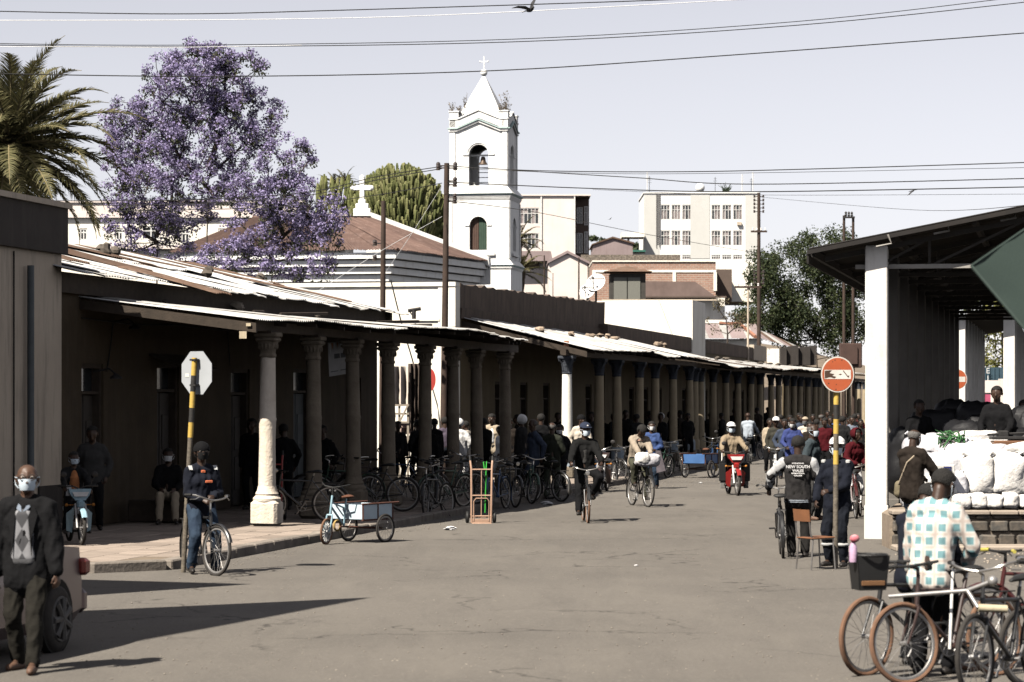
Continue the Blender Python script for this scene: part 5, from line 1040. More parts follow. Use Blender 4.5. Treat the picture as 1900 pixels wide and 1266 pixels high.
for i, (x, Y, z, d, lab) in enumerate(((1700, 41.5, PZ, (.4, .35, .3), 'crumpled white sack lowest on the left beside the pillar'), (1728, 41.7, PZ+.25, (.55, .4, .24), 'flattened white sack across the low left heap'), (1765, 41.6, PZ+.05, (.42, .4, .5), 'creased white sack leaning against the upright sacks'), (1790, 42.3, PZ+.62, (.6, .5, .26), 'flattened white sack thrown on the upright sacks'), (1838, 42.1, PZ+.74, (.55, .42, .2), 'thin folded white sack on the upright sacks'), (1888, 42.0, PZ+.76, (.6, .4, .18), 'thin folded white sack under the machine base'), (1745, 43.3, PZ+.75, (.5, .5, .35), 'small pale bundle on top of the plastic heap'), (1812, 43.4, PZ+.85, (.7, .5, .3), 'pale flattened bundle beside the blue-banded roll'))):
    p = onp(x, Y); p.z = z; sack(p, d, R(-.7, .7), lab, m_sack if i % 2 else m_plas, 60+i, tie=(i in (0, 2)), tilt=R(-.25, .25))
c = onp(1748, 41.2); c.z = P(0, 872, 41.2).z
T = thing('printed_carton', 'white carton printed with blue stripes on the low heap', 'box', c); mb = MB(); mb.bbox(c, (.34, .2, .16), .01, .2); mb.build('box', m_sack, T)
for k in range(3): mb = MB(); mb.box(c+Vector((.07, -.088, -.04+.04*k)), (.12, .02, .022), .2); mb.build('stripe', mat('print_blue', (.03, .04, .22)), T)
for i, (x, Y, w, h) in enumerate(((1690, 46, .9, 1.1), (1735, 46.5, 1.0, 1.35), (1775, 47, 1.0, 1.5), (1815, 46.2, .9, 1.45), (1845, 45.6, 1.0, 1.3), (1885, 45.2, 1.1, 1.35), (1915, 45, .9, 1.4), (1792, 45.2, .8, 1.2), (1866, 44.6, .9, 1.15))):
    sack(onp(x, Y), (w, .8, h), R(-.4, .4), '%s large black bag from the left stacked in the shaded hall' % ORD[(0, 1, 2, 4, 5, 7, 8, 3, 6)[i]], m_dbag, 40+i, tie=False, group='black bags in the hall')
c = onp(1836, 43.0); c.z = P(0, 832, 43).z; T = thing('fabric_roll', 'long white roll with a dark blue band lying on the sacks', 'roll', c); d = Vector((.62, .1, .16)); r = .105
mb = MB(); mb.tube([c-d*.5, c+d*.5], r, 16); mb.tube([c+d*.5, c+d*.505], [r*.8, r*.3], 16); mb.build('roll', m_sack, T, 40); mb = MB(); mb.tube([c-d*.28, c-d*.18], r+.004, 16); mb.build('band', mat('navy_band', (.03, .035, .12)), T, 40)
m_rope = mat('green_rope', (.07, .20, .07), (.045, .13, .05), scale=6); c = onp(1768, 42.7); c.z = P(0, 826, 42.7).z; T = thing('rope_bundle', 'tangled bundle of green and grey rope on top of the heap', 'rope', c)
mb = MB(); g = MB()
for k in range(34):
    a = R(0, 6.28); b = R(-.5, .5); q = Vector((math.cos(a)*R(.1, .24), R(-.1, .1), math.sin(a)*.07)); e = Vector((R(-.22, .22), R(-.1, .1), R(-.02, .2))); (mb if k % 4 else g).tube([c+q, c+q*.5+e*.6+Vector((0, 0, .1)), c+e+Vector((0, 0, .02))], .012, 5)
for k in range(14): e = Vector((R(-.34, -.1), R(-.1, .1), R(.08, .26))); mb.tube([c+Vector((-.05, 0, .08)), c+e*.6+Vector((0, 0, .04)), c+e], [.012, .01, .006], 4)
mb.build('green_cord', m_rope, T); g.build('grey_cord', m_steel, T)
m_ply = mat('varnished_wood', (.19, .095, .05), (.13, .065, .038), scale=4, rough=.5); c = onp(1885, 42.5); c.z = PZ+.98; T = thing('wooden_machine', 'brown wooden machine base with dark metal fittings on the sacks', 'machine', c)
mb = MB(); mb.bbox(c, (.75, .4, .12), .015); mb.build('base', m_ply, T); mb = MB(); mb.bbox(c+Vector((-.05, 0, .1)), (.7, .3, .05), .01); mb.bbox(c+Vector((-.2, 0, .16)), (.16, .16, .12), .02); mb.tube([c+Vector((-.45, 0, .15)), c+Vector((.2, 0, .18))], .02, 6); mb.tube([c+Vector((.1, 0, .1)), c+Vector((.35, 0, .28))], .025, 6); mb.build('fittings', m_dsteel, T)
# ------------------------------------------------------------------ poles, wires, birds
m_ins = mat('insulator', (.06, .045, .04), rough=.35, bump=0, spec=.6); m_insw = mat('white_insulator', (.7, .68, .65), rough=.35, bump=0)
def upole(lab, x, ytop, Y, r, arms=(), ins=(), lean=0, m=None, zb=0):
    b = P(x, 740, Y); zt = P(x, ytop, Y).z; T = thing('utility_pole', lab, 'pole', (b.x, Y, zb)); mb = MB(); mb.tube([(b.x, Y, zb), (b.x+lean*.5, Y, (zb+zt)/2), (b.x+lean, Y, zt)], [r*1.15, r, r*.8], 10); mb.build('shaft', m or m_pole, T, 40)
    for y, s in ins:
        z = P(0, y, Y).z; mb = MB(); xx = b.x+lean*(z-zb)/(zt-zb)
        for d in (-1, 1):
            if s in (d, 0): mb.tube([(xx, Y, z), (xx+d*(r+.12), Y, z)], .02, 5); mb.lathe([(.05, -.06), (.06, -.02), (.035, 0), (.06, .03), (.05, .08), (.02, .1)], (xx+d*(r+.14), Y, z), 8)
        mb.build('insulator', m_ins, T, 40)
    for y, w in arms:
        z = P(0, y, Y).z; mb = MB(); mb.box((b.x, Y-r, z), (w, .09, .1)); mb.build('cross_arm', m_pole, T)
        mb = MB()
        for k in range(4): mb.lathe([(.03, .05), (.05, .08), (.03, .12), (.05, .15), (.03, .2)], (b.x-w/2+w*(k+.5)/4, Y-r, z), 8)
        mb.build('insulator', m_insw, T, 40)
    return T
upole('slim dark utility pole in front of the church cornice', 708, 373, 69, .075, ins=((452, -1), (480, -1)), lean=.05)
upole('tall dark utility pole with insulators beside the bell tower', 822, 303, 71, .085, ins=((312, 0), (336, 1), (343, 1), (366, 1), (374, 1), (308, 0)), lean=.1)
upole('far utility pole with stacked insulators in front of the white block', 1408, 358, 150, .11, ins=((365, 0), (372, 0), (379, 0), (386, 0), (393, 0), (505, 0), (512, 0), (519, 0), (526, 0)), arms=((430, .9),))
upole('thin grey pole with cross arm left of the far utility pole', 1388, 530, 140, .06, arms=((533, 1.4),), m=m_wallG)
upole('left leg of the pole-mounted transformer frame above the hall roof', 1566, 400, 112, .07, ins=()); upole('right leg of the pole-mounted transformer frame above the hall roof', 1583, 402, 112, .07)
mb = MB(); a, b = P(1564, 403, 111.9), P(1586, 404, 111.9); mb.box((a+b)/2, (b.x-a.x, .08, .08))
for k in range(3): mb.lathe([(.03, 0), (.06, .05), (.03, .1), (.06, .14), (.02, .2)], a.lerp(b, .25+.25*k)+Vector((0, 0, .04)), 8)
solo(mb, 'transformer_crossbar', m_dsteel, 'crossbar with three insulators joining the two transformer poles', 'crossbar')
mb = MB(); c = P(1578, 660, 111); mb.bbox(c, (.9, .5, 1.0), .03); mb.box(c+Vector((0, -.28, 0)), (.5, .08, .7)); solo(mb, 'transformer', mat('rusty_box', (.09, .055, .045)), 'rusty box transformer hanging between two poles behind the hall', 'transformer')
for x in (1010, 1074, 1026): upole(('thin bare wooden post standing left of the gabled pink house' if x == 1010 else 'thin bare wooden post in front of the gabled pink house') if x != 1026 else 'short antenna post on the roofs right of the tower', x, {1010: 474, 1074: 478, 1026: 507}[x], 178, .06 if x != 1026 else .03, zb=7)
def wire(pts, Y, r, lab, m=None, group='overhead wires', sag=None):
    q = [P(x, y, Y[0]+(Y[1]-Y[0])*i/(len(pts)-1)) for i, (x, y) in enumerate(pts)]; out = []
    for i in range(len(q)-1):                             # Catmull-Rom through the points
        p0, p1, p2, p3 = q[max(i-1, 0)], q[i], q[i+1], q[min(i+2, len(q)-1)]
        for k in range(10):
            t = k/10; out.append(.5*((2*p1)+(p2-p0)*t+(2*p0-5*p1+4*p2-p3)*t*t+(3*p1-p0-3*p2+p3)*t**3))
    out.append(q[-1]); mb = MB().tube(out, r, 5); return solo(mb, 'overhead_wire', m or m_wire, lab, 'wire', group)
m_wirew = mat('wire_bright', (.75, .75, .74), rough=.5, bump=0)
wire([(-60, 20), (320, 26), (640, 19), (1180, 2), (1400, -8)], (45, 45), .009, 'topmost dark wire fading out at the upper edge above the church')
wire([(-60, 38), (400, 37), (800, 29), (1330, 2), (1500, -8)], (46, 46), .006, 'pale wire just below the topmost dark one', m_wirew)
wire([(-60, 80), (330, 84), (950, 73), (1480, 40), (1880, -4)], (47, 47), .007, 'upper strand of the dark wire pair crossing the spire tip level')
wire([(-60, 83), (330, 87), (950, 78), (1480, 47), (1960, -2)], (47.4, 47.4), .008, 'lower strand of the dark wire pair crossing the spire tip level')
wire([(-60, 87), (140, 87), (330, 88), (560, 84)], (46, 46), .005, 'short bright wire in front of the jacaranda top', m_wirew)
wire([(-60, 136), (400, 142), (900, 132), (1350, 103), (1960, 57)], (48, 48), .010, 'lowest of the long dark wires, crossing just below the spire cross')
wire([(826, 308), (1000, 317), (1250, 319), (1500, 314), (1960, 300)], (71, 60), .012, 'dark wire leaving the tall pole top towards the right edge')
wire([(826, 312), (1100, 322), (1400, 321), (1960, 310)], (71, 60), .006, 'thin second wire below the pole top on the right side')
wire([(950, 316), (1180, 330), (1400, 342), (1960, 330)], (100, 80), .016, 'dark wire sagging across the white block roof line')
wire([(826, 338), (1100, 350), (1400, 356), (1960, 346)], (71, 60), .013, 'dark wire from the lower pole insulators passing the white block roof')
wire([(1100, 352), (1400, 362), (1960, 360)], (100, 90), .007, 'thin lowest wire passing right above the hall roof')
wire([(820, 309), (700, 328), (560, 358), (300, 372), (-60, 372)], (71, 75), .012, 'dark wire from the pole top running left over the candelabra tree')
wire([(820, 313), (700, 334), (560, 364), (300, 380), (-60, 380)], (71, 75), .012, 'second dark wire running left below the first over the candelabra tree')
wire([(820, 340), (700, 362), (500, 385), (200, 392)], (71, 78), .011, 'lower dark wire from the pole running left towards the jacaranda')
wire([(820, 345), (760, 440), (705, 520)], (70.8, 72.6), .006, 'pale guy wire slanting from the tall pole down to the white wall', m_wirew)
wire([(820, 402), (700, 470), (560, 560)], (70.8, 66), .006, 'pale slanting wire from the pole crossing the church cornice', m_wirew)
wire([(826, 372), (1000, 395), (1200, 435), (1405, 470)], (71, 149), .012, 'thin wire from the tall pole falling to the far pole')
wire([(1412, 366), (1700, 390), (1960, 376)], (150, 60), .009, 'thin wire from the far pole to the right above the hall roof')
wire([(725, 520), (745, 600), (768, 680), (770, 720)], (72.7, 72.5), .02, 'dark cable hanging down the whitewashed side-street wall')
def bird(lab, x, y, Y, s, roll):
    c = P(x, y, Y); T = thing('bird', lab, 'bird', c); M = Matrix.Rotation(-1.05, 3, 'Z') @ Matrix.Rotation(.5, 3, 'X')
    def q(*p): return c+(M @ Vector(p))*s
    mb = MB(); mb.tube([q(-.16, 0, 0), q(-.09, 0, 0), q(0, 0, .005), q(.09, 0, .02), q(.13, 0, .04), q(.17, 0, .045), q(.20, 0, .04)], [.02*s, .042*s, .055*s, .045*s, .03*s, .033*s, .008*s], 10)
    mb.prism([q(-.13, -.025, 0), q(-.13, .025, 0), q(-.29, .06, 0), q(-.29, -.06, 0)], (M @ Vector((0, 0, .012)))*s); mb.build('body', m_bird, T, 50)
    for d in (-1, 1):
        w = MB(); w.prism([q(.08, d*.03, .03), q(.12, d*.15, .03+.09*roll), q(.07, d*.30, .03+.15*roll), q(-.03, d*.42, .03+.16*roll), q(-.05, d*.28, .03+.12*roll), q(-.08, d*.14, .03+.07*roll), q(-.07, d*.03, .02)], Vector((0, 0, .01*s))); w.build('wing', m_bird, T)
m_bird = mat('bird_grey', (.05, .05, .055), (.03, .03, .032), scale=20)
bird('dark pigeon flying with raised wings near the top edge', 984, 19, 45, .72, 1.3); bird('tiny distant bird flying above the hall roof', 1693, 355, 90, .6, -.6); bird('speck of a bird left of the white block', 1132, 407, 140, .4, .5)
# ------------------------------------------------------------------ road signs
m_yel = mat('sign_yellow', (.62, .42, .09), (.52, .35, .08), scale=9, rough=.6, streak=(.3, .2, .08), samt=.4, sscale=5); m_blk = mat('sign_black', (.022, .022, .022), (.05, .045, .04), scale=12, rough=.6); m_gpole = mat('worn_pole', (.20, .17, .13), (.07, .06, .05), scale=14, rough=.8, bump=.3); m_plate = mat('sign_back', (.42, .44, .46), (.37, .39, .41), scale=3, rough=.5, bump=.03)
m_red = mat('faded_sign_red', (.52, .12, .045), (.44, .10, .04), scale=6, rough=.55, streak=(.35, .13, .07), samt=.4, sscale=3, bump=.03); m_swh = mat('sign_white', (.74, .70, .63), rough=.55, bump=.03); m_chip = mat('sign_rust', (.10, .06, .04), rough=.9)
def sign_pole(T, p, top, bands, r):
    zs = [p.z]+[z for z, _ in bands]+[top.z]; d = (top-p)
    def at(z): return p+d*((z-p.z)/(top.z-p.z))
    cur = top.z
    for z, mm in bands: mb = MB(); mb.tube([at(z), at(cur)], r+(.0015 if mm is m_yel else .001), 12); mb.build('band', mm, T, 40); cur = z
    mb = MB(); mb.tube([at(p.z), at(cur)], r, 12); mb.build('post', m_gpole, T, 40)
b = G(340, 1064); Y = b.y; top = P(361, 664, Y); k = Y/5000
T = thing('stop_sign', 'octagonal sign seen from its grey back on a striped leaning pole', 'road sign', b); zz = lambda y: P(0, y, Y).z
sign_pole(T, b, top, ((zz(697), m_yel), (zz(727), m_blk), (zz(757), m_yel), (zz(784), m_blk), (zz(812), m_yel)), .034)
c = P(363, 692, Y-.06); rz = math.radians(-36); mb = MB(); pl = [Vector((.29*math.cos(a)*math.cos(rz)+c.x, .29*math.cos(a)*math.sin(rz)+c.y+.11, .29*math.sin(a)*1.06+c.z)) for a in [math.pi/8+i*math.pi/4 for i in range(8)]]; mb.prism(pl, Vector((math.sin(-rz)*.006, math.cos(rz)*.006, 0))); mb.build('plate', m_plate, T)
for y in (668, 715): mb = MB(); q = P(361, y, Y); mb.box((q.x, q.y, q.z), (.10, .085, .025), rz); mb.build('clamp', m_dsteel, T)
mb = MB(); q = Vector((c.x-.13, c.y+.10, c.z-.02)); mb.box((c.x-.135, c.y+.11+.095, c.z-.03), (.07, .003, .045), rz); mb.build('sticker', m_swh, T)
def no_entry(lab, x, ybase, yc, Y, r, bands, tilt):
    b = Vector(((x-950)/5000*Y, Y, 0)); T = thing('no_entry_sign', lab, 'road sign', b); top = P(x+2, yc-10, Y); sign_pole(T, b, top, [(P(0, y, Y).z, m) for y, m in bands], .036)
    c = P(x+4, yc, Y-.06); M = Matrix.Translation(c) @ Matrix.Rotation(tilt, 4, 'Z') @ Matrix.Rotation(math.pi/2, 4, 'X')
    def disc(rr, z, n=40): return [M @ Vector((rr*math.cos(2*math.pi*i/n), rr*1.06*math.sin(2*math.pi*i/n), z)) for i in range(n)]
    e = (M.to_3x3() @ Vector((0, 0, 1)))
    mb = MB(); mb.prism(disc(r, -.004), e*.006); mb.build('rim', m_swh, T); mb = MB(); mb.prism(disc(r*.93, .003), e*.003); mb.build('face', m_red, T)
    mb = MB(); w, h = r*.8, r*.27; mb.prism([M @ Vector((u*w, v*h, .0065)) for u, v in ((-1, -1), (1, -1), (1, 1), (-1, 1))], e*.002); mb.build('bar', m_swh, T)
    return T, M, e
T, M, e = no_entry('faded orange red no-entry sign with scratched bar on a striped pole', 1550, 1057, 695, 36.3, .227, [(751, m_yel), (778, m_blk), (805, m_yel), (836, m_gpole), (862, m_yel)], .12)
r = .227; rn = random.Random(5)
for pts in ([(-.78, .22), (-.35, .25), (-.5, .08), (-.2, .02), (-.34, -.08), (-.08, -.14), (-.2, -.24), (-.45, -.16), (-.78, -.24)], [(.3, .22), (.36, .23), (.62, -.1), (.57, -.12)], [(.05, .0), (.18, .05), (.26, .0), (.16, -.04)], [(.55, -.12), (.7, -.05), (.68, -.2)]):
    mb = MB(); mb.prism([M @ Vector((u*r, v*r, .009)) for u, v in pts], e*.001); mb.build('chipped_paint', m_chip, T)
for k in range(16):
    a = rn.uniform(0, 6.28); q = rn.uniform(.3, .92)*r; s = rn.uniform(.006, .012); u, v = q*math.cos(a), q*math.sin(a)
    if abs(v) < .3*r: continue
    mb = MB(); mb.prism([M @ Vector((u+s*math.cos(j*1.05)*rn.uniform(.6, 1), v+s*math.sin(j*1.05)*rn.uniform(.6, 1), .0065)) for j in range(6)], e*.001); mb.build('chipped_paint', m_chip, T)
no_entry('second no-entry sign farther back between the hall pillars', 1773, 900, 704, 80, .285, [(735, m_yel), (762, m_blk), (790, m_yel)], .1)
# banner hanging under the first arcade
BN = thing('hanging_banner', 'faded hanging advertising banner with illegible print under the stone arcade', 'banner', P(630, 700, 51.6)); q = [P(608, 636, 51.5), P(651, 631, 52.2), P(654, 692, 52.2), P(611, 699, 51.5)]
m_ban = mat('banner_print', (.33, .32, .31), (.24, .235, .23), scale=3, rough=.5)
mb = MB(); mb.prism(q[::-1], (.01, .02, 0)); mb.build('sheet', m_ban, BN)
def on_b(u, v): return q[0].lerp(q[1], u).lerp(q[3].lerp(q[2], u), v)-Vector((.004, .012, 0))
m_bp = mat('banner_orange', (.36, .19, .10)); m_bg = mat('banner_dark', (.10, .10, .105)); m_bw = mat('banner_white', (.55, .54, .53))
for u, w, h, mm in ((.1, .05, .34, m_bw), (.2, .06, .2, m_bp), (.3, .05, .22, m_bw), (.42, .04, .18, m_bp), (.57, .05, .2, m_bw), (.7, .06, .16, m_bp), (.8, .05, .26, m_bw), (.9, .07, .16, m_bp)):
    mb = MB(); mb.add([on_b(u-w, .03), on_b(u+w, .03), on_b(u+.01, .03+h)], [(0, 2, 1)]); mb.build('print', mm, BN)
for u0, u1, v0_, v1_, mm in ((.26, .5, .36, .50, m_bg), (.54, .8, .36, .50, m_bg), (.08, .40, .86, .885, m_bg), (.5, .85, .85, .875, m_bg)):
    mb = MB(); mb.add([on_b(u0, v0_), on_b(u1, v0_), on_b(u1, v1_), on_b(u0, v1_)], [(3, 2, 1, 0)]); mb.build('print', mm, BN)
mb = MB(); mb.tube([q[0], q[0]+Vector((0, 0, .18))], .006, 4); mb.tube([q[1], q[1]+Vector((0, 0, .18))], .006, 4); mb.build('cord', m_wire, BN)
# ------------------------------------------------------------------ buildings out of view at the left that shade the near road
OB = thing('corner_building', 'two-storey plastered building outside the left edge whose shadow crosses the road', 'building', (-9, 22, 0))
tip = Vector((-1.6, 31.0)); Hh = 8.0; cn = Vector((tip.x-SHX*Hh, tip.y-SHY*Hh)); pa = cn+Vector((-.85, -.53))*14; pb = cn+Vector((-.33, -.95))*12
pr(OB, [Vector((p.x, p.y, 0)) for p in (cn, pa, pb)], 0, Hh, m_wallG, 'wall')
tip = Vector((-3.2, 33.3)); Hh = 6.2; cn = Vector((tip.x-SHX*Hh, tip.y-SHY*Hh)); O2 = thing('corner_building', 'lower plastered wing outside the left edge behind the two-storey one', 'building', (cn.x-3, cn.y, 0))
pr(O2, [Vector((p.x, p.y, 0)) for p in (cn, cn+Vector((-.92, .34))*9, cn+Vector((-.8, -.6))*9)], 0, Hh, m_wallG, 'wall')
# ------------------------------------------------------------------ bicycles (local: +Y forward, origin on the ground)
m_tyre = mat('tyre', (.03, .028, .026), (.055, .048, .042), scale=9, rough=.9, bump=.1); m_tyreT = mat('dusty_tan_tyre', (.21, .115, .07), (.15, .085, .055), scale=8, rough=.9, bump=.1); m_chr = mat('chrome', (.55, .54, .52), (.42, .40, .37), scale=10, rough=.28, metal=.9, bump=0)
m_rubb = mat('black_rubber', (.02, .02, .02), rough=.6, bump=.05); m_alu = mat('dull_alloy', (.42, .41, .40), (.3, .29, .28), scale=10, rough=.45, metal=.6, bump=0)
def paint(n, c): return mat('paint_'+n, c, tuple(v*.75 for v in c), scale=9, rough=.35, bump=0, spec=.5)
def tori(R1, r, ax=(1, 0, 0), c=(0, 0, 0), n=32, m=8): return MB().torus(c, R1, r, ax, n, m)
def wheel_meshes(rad, key, tyre, rim=None, sp=26, thick=.021, mag=False, spm=None):
    t = tori(rad-thick, thick).mesh('tyre', tyre, 40); r = MB()
    for rr in (rad-2*thick-.004, rad-2*thick-.014): r.torus((0, 0, 0), rr, .009, (1, 0, 0), 32, 6)
    r = r.mesh('rim', rim or m_alu, 40); s = MB()
    if mag:
        for k in range(16):
            a = 2*math.pi*k/16; p = [Vector((0, math.cos(a+b)*q, math.sin(a+b)*q)) for b, q in ((0, .03), (.12, rad*.4), (.3, rad-2*thick))]; s.tube(p, [.008, .011, .012], 6)
        s.tube([(-.04, 0, 0), (.04, 0, 0)], .035, 12)
    else:
        for k in range(sp):
            a = 2*math.pi*k/sp; x = .03 if k % 2 else -.03; b = a+(.28 if k % 4 < 2 else -.28); s.tube([(x, .018*math.cos(b), .018*math.sin(b)), (0, (rad-2*thick)*math.cos(a), (rad-2*thick)*math.sin(a))], .0018, 3, cap=False)
        s.tube([(-.045, 0, 0), (.045, 0, 0)], .02, 10)
    return [('tyre', t), ('rim', r), ('spokes', s.mesh('spokes', spm or m_alu, 40))]
def add_wheel(parent, c, meshes, name='wheel'):
    w = part(name, parent); w.location = c
    for n, me in meshes: link(n, me, w)
    return w
WM = {}
def wheels(rad, tyre, **k):
    key = (rad, tyre.name, k.get('mag', False))
    if key not in WM: WM[key] = wheel_meshes(rad, key, tyre, **k)
    return WM[key]
BMESH = {}
def bm(name, fn, m, sm=40):
    key = (name, m.name)
    if key not in BMESH: BMESH[key] = fn(MB()).mesh(name.split('#')[0], m, sm)
    return BMESH[key]
def f_frame(b):
    b.tube([(0, .405, .60), (0, .37, .79)], .02, 10); b.tube([(0, .38, .755), (0, -.165, .735)], .016, 8); b.tube([(0, .402, .635), (0, 0, .285)], .018, 8); b.tube([(0, 0, .285), (0, -.20, .83)], .016, 8); b.tube([(-.04, 0, .285), (.04, 0, .285)], .025, 10)
    for s in (-1, 1): b.tube([(s*.03, 0, .285), (s*.06, -.5, .33)], .010, 6); b.tube([(s*.015, -.175, .75), (s*.06, -.5, .33)], .009, 6)
    return b
def f_frameL(b):                                         # step-through
    b.tube([(0, .405, .60), (0, .37, .79)], .02, 10); b.tube(bez((0, .39, .72), (0, .2, .55), (0, .0, .45), (0, -.09, .50), 8), .016, 8); b.tube(bez((0, .402, .63), (0, .25, .42), (0, .1, .3), (0, 0, .285), 8), .018, 8); b.tube([(0, 0, .285), (0, -.20, .83)], .016, 8)
    for s in (-1, 1): b.tube([(s*.03, 0, .285), (s*.06, -.5, .33)], .010, 6); b.tube([(s*.015, -.175, .75), (s*.06, -.5, .33)], .009, 6)
    return b
def f_fork(b):
    b.tube([(-.055, .415, .62), (.055, .415, .62)], .018, 8); b.tube([(0, .405, .60), (0, .36, .86)], .016, 8)
    for s in (-1, 1): b.tube(bez((s*.055, .415, .62), (s*.055, .47, .5), (s*.055, .5, .42), (s*.05, .55, .33), 6), [.014, .014, .013, .012, .011, .010, .009], 8)
    return b
def f_bar(b):
    b.tube([(0, .36, .86), (0, .355, .95), (0, .42, .98)], .014, 8)
    for s in (-1, 1): b.tube(bez((0, .43, .98), (s*.2, .46, 1.0), (s*.24, .42, 1.06), (s*.29, .25, 1.04), 10), .011, 8); b.tube([(s*.2, .42, 1.03), (s*.26, .40, .99), (s*.30, .33, .985)], .006, 5)
    return b
def f_barflat(b):
    b.tube([(0, .36, .86), (0, .36, .93), (0, .43, .95)], .016, 8)
    for s in (-1, 1): b.tube([(0, .43, .95), (s*.14, .43, .955), (s*.30, .37, .97)], .012, 8); b.tube([(s*.19, .44, .95), (s*.27, .45, .92)], .006, 5)
    return b
def f_grip(b): return b.tube([(0, 0, 0), (0, -.11, -.005)], .017, 8)
def f_saddle(b):
    v = []; f = []; n = 10
    for (y, w, z, h) in ((-.36, .03, .91, .02), (-.345, .085, .915, .05), (-.30, .10, .925, .06), (-.24, .085, .922, .055), (-.18, .05, .916, .045), (-.12, .028, .912, .04), (-.07, .02, .905, .03), (-.06, .008, .90, .015)):
        for k in range(n): a = 2*math.pi*k/n; v.append((w*math.cos(a), y, z-.02+h*.5*math.sin(a)))
    for i in range(7):
        for k in range(n): j = (k+1) % n; f.append((i*n+k, i*n+j, (i+1)*n+j, (i+1)*n+k))
    f += [tuple(range(n-1, -1, -1)), tuple(7*n+k for k in range(n))]; b.add(v, f); return b
def f_post(b): return b.tube([(0, -.19, .80), (0, -.222, .885)], .013, 8)
def f_crank(b):
    b.torus((.055, 0, .285), .085, .006, (1, 0, 0), 24, 6); b.tube([(.05, 0, .285), (.06, 0, .285)], .03, 10)
    for k in range(5): a = k*1.2566; b.tube([(.055, 0, .285), (.055, .085*math.cos(a), .285+.085*math.sin(a))], .007, 5)
    b.tube([(.075, 0, .285), (.085, .09, .145)], .010, 6); b.tube([(-.075, 0, .285), (-.085, -.09, .425)], .010, 6); b.tube([(-.08, 0, .285), (.08, 0, .285)], .012, 6)
    for z in (.37, .20): b.tube([(.055, .0, z), (.055, -.5, .33+(z-.285)*.4)], .005, 4)
    return b
def f_pedal(b): return b.bbox((0, 0, 0), (.09, .08, .022), .006)
def f_rack(b):
    for x in (-.06, 0, .06): b.tube([(x, -.20, .70), (x, -.72, .70)], .006, 5)
    b.tube([(-.06, -.72, .70), (.06, -.72, .70)], .006, 5); b.tube([(-.06, -.22, .70), (.06, -.22, .70)], .006, 5)
    for s in (-1, 1): b.tube([(s*.06, -.62, .70), (s*.065, -.5, .33)], .006, 5)
    return b
def f_guardF(b): return guard(b, .55, .35, 2.6)
def f_guardR(b): return guard(b, -.5, 1.1, 3.6)
def guard(b, y, a0, a1):
    v = []; n = 14
    for i in range(n+1):
        a = a0+(a1-a0)*i/n
        for x, r in ((-.03, .345), (-.018, .357), (.018, .357), (.03, .345)): v.append((x, y+r*math.cos(a), .33+r*math.sin(a)))
    b.add(v, [(i*4+k, i*4+k+1, i*4+5+k, i*4+4+k) for i in range(n) for k in range(3)]); return b
def f_lamp(b): return b.lathe([(.012, -.05), (.03, -.04), (.042, 0), (.04, .01), (.01, .012)], (0, .47, .93), 12, M=Matrix.Rotation(-math.pi/2, 4, 'X'))
def f_basket(b):
    for (x, y, w, d) in ((0, .56, .34, .012), (0, .80, .34, .012)): b.hexa([(x-w/2+.03, y, .72), (x+w/2-.03, y, .72), (x+w/2-.03, y+d, .72), (x-w/2+.03, y+d, .72), (x-w/2, y, .98), (x+w/2, y, .98), (x+w/2, y+d, .98), (x-w/2, y+d, .98)])
    for s in (-1, 1): b.hexa([(s*.14, .56, .72), (s*.14, .81, .72), (s*.128, .81, .72), (s*.128, .56, .72), (s*.17, .56, .98), (s*.17, .81, .98), (s*.158, .81, .98), (s*.158, .56, .98)][::1 if s > 0 else 1])
    b.box((0, .685, .72), (.28, .24, .01)); b.torus((0, .685, .98), .17, .008, (0, 0, 1), 24, 5); return b
def f_stand(b): return b.tube([(-.05, -.12, .27), (-.18, -.20, .01)], .008, 6)
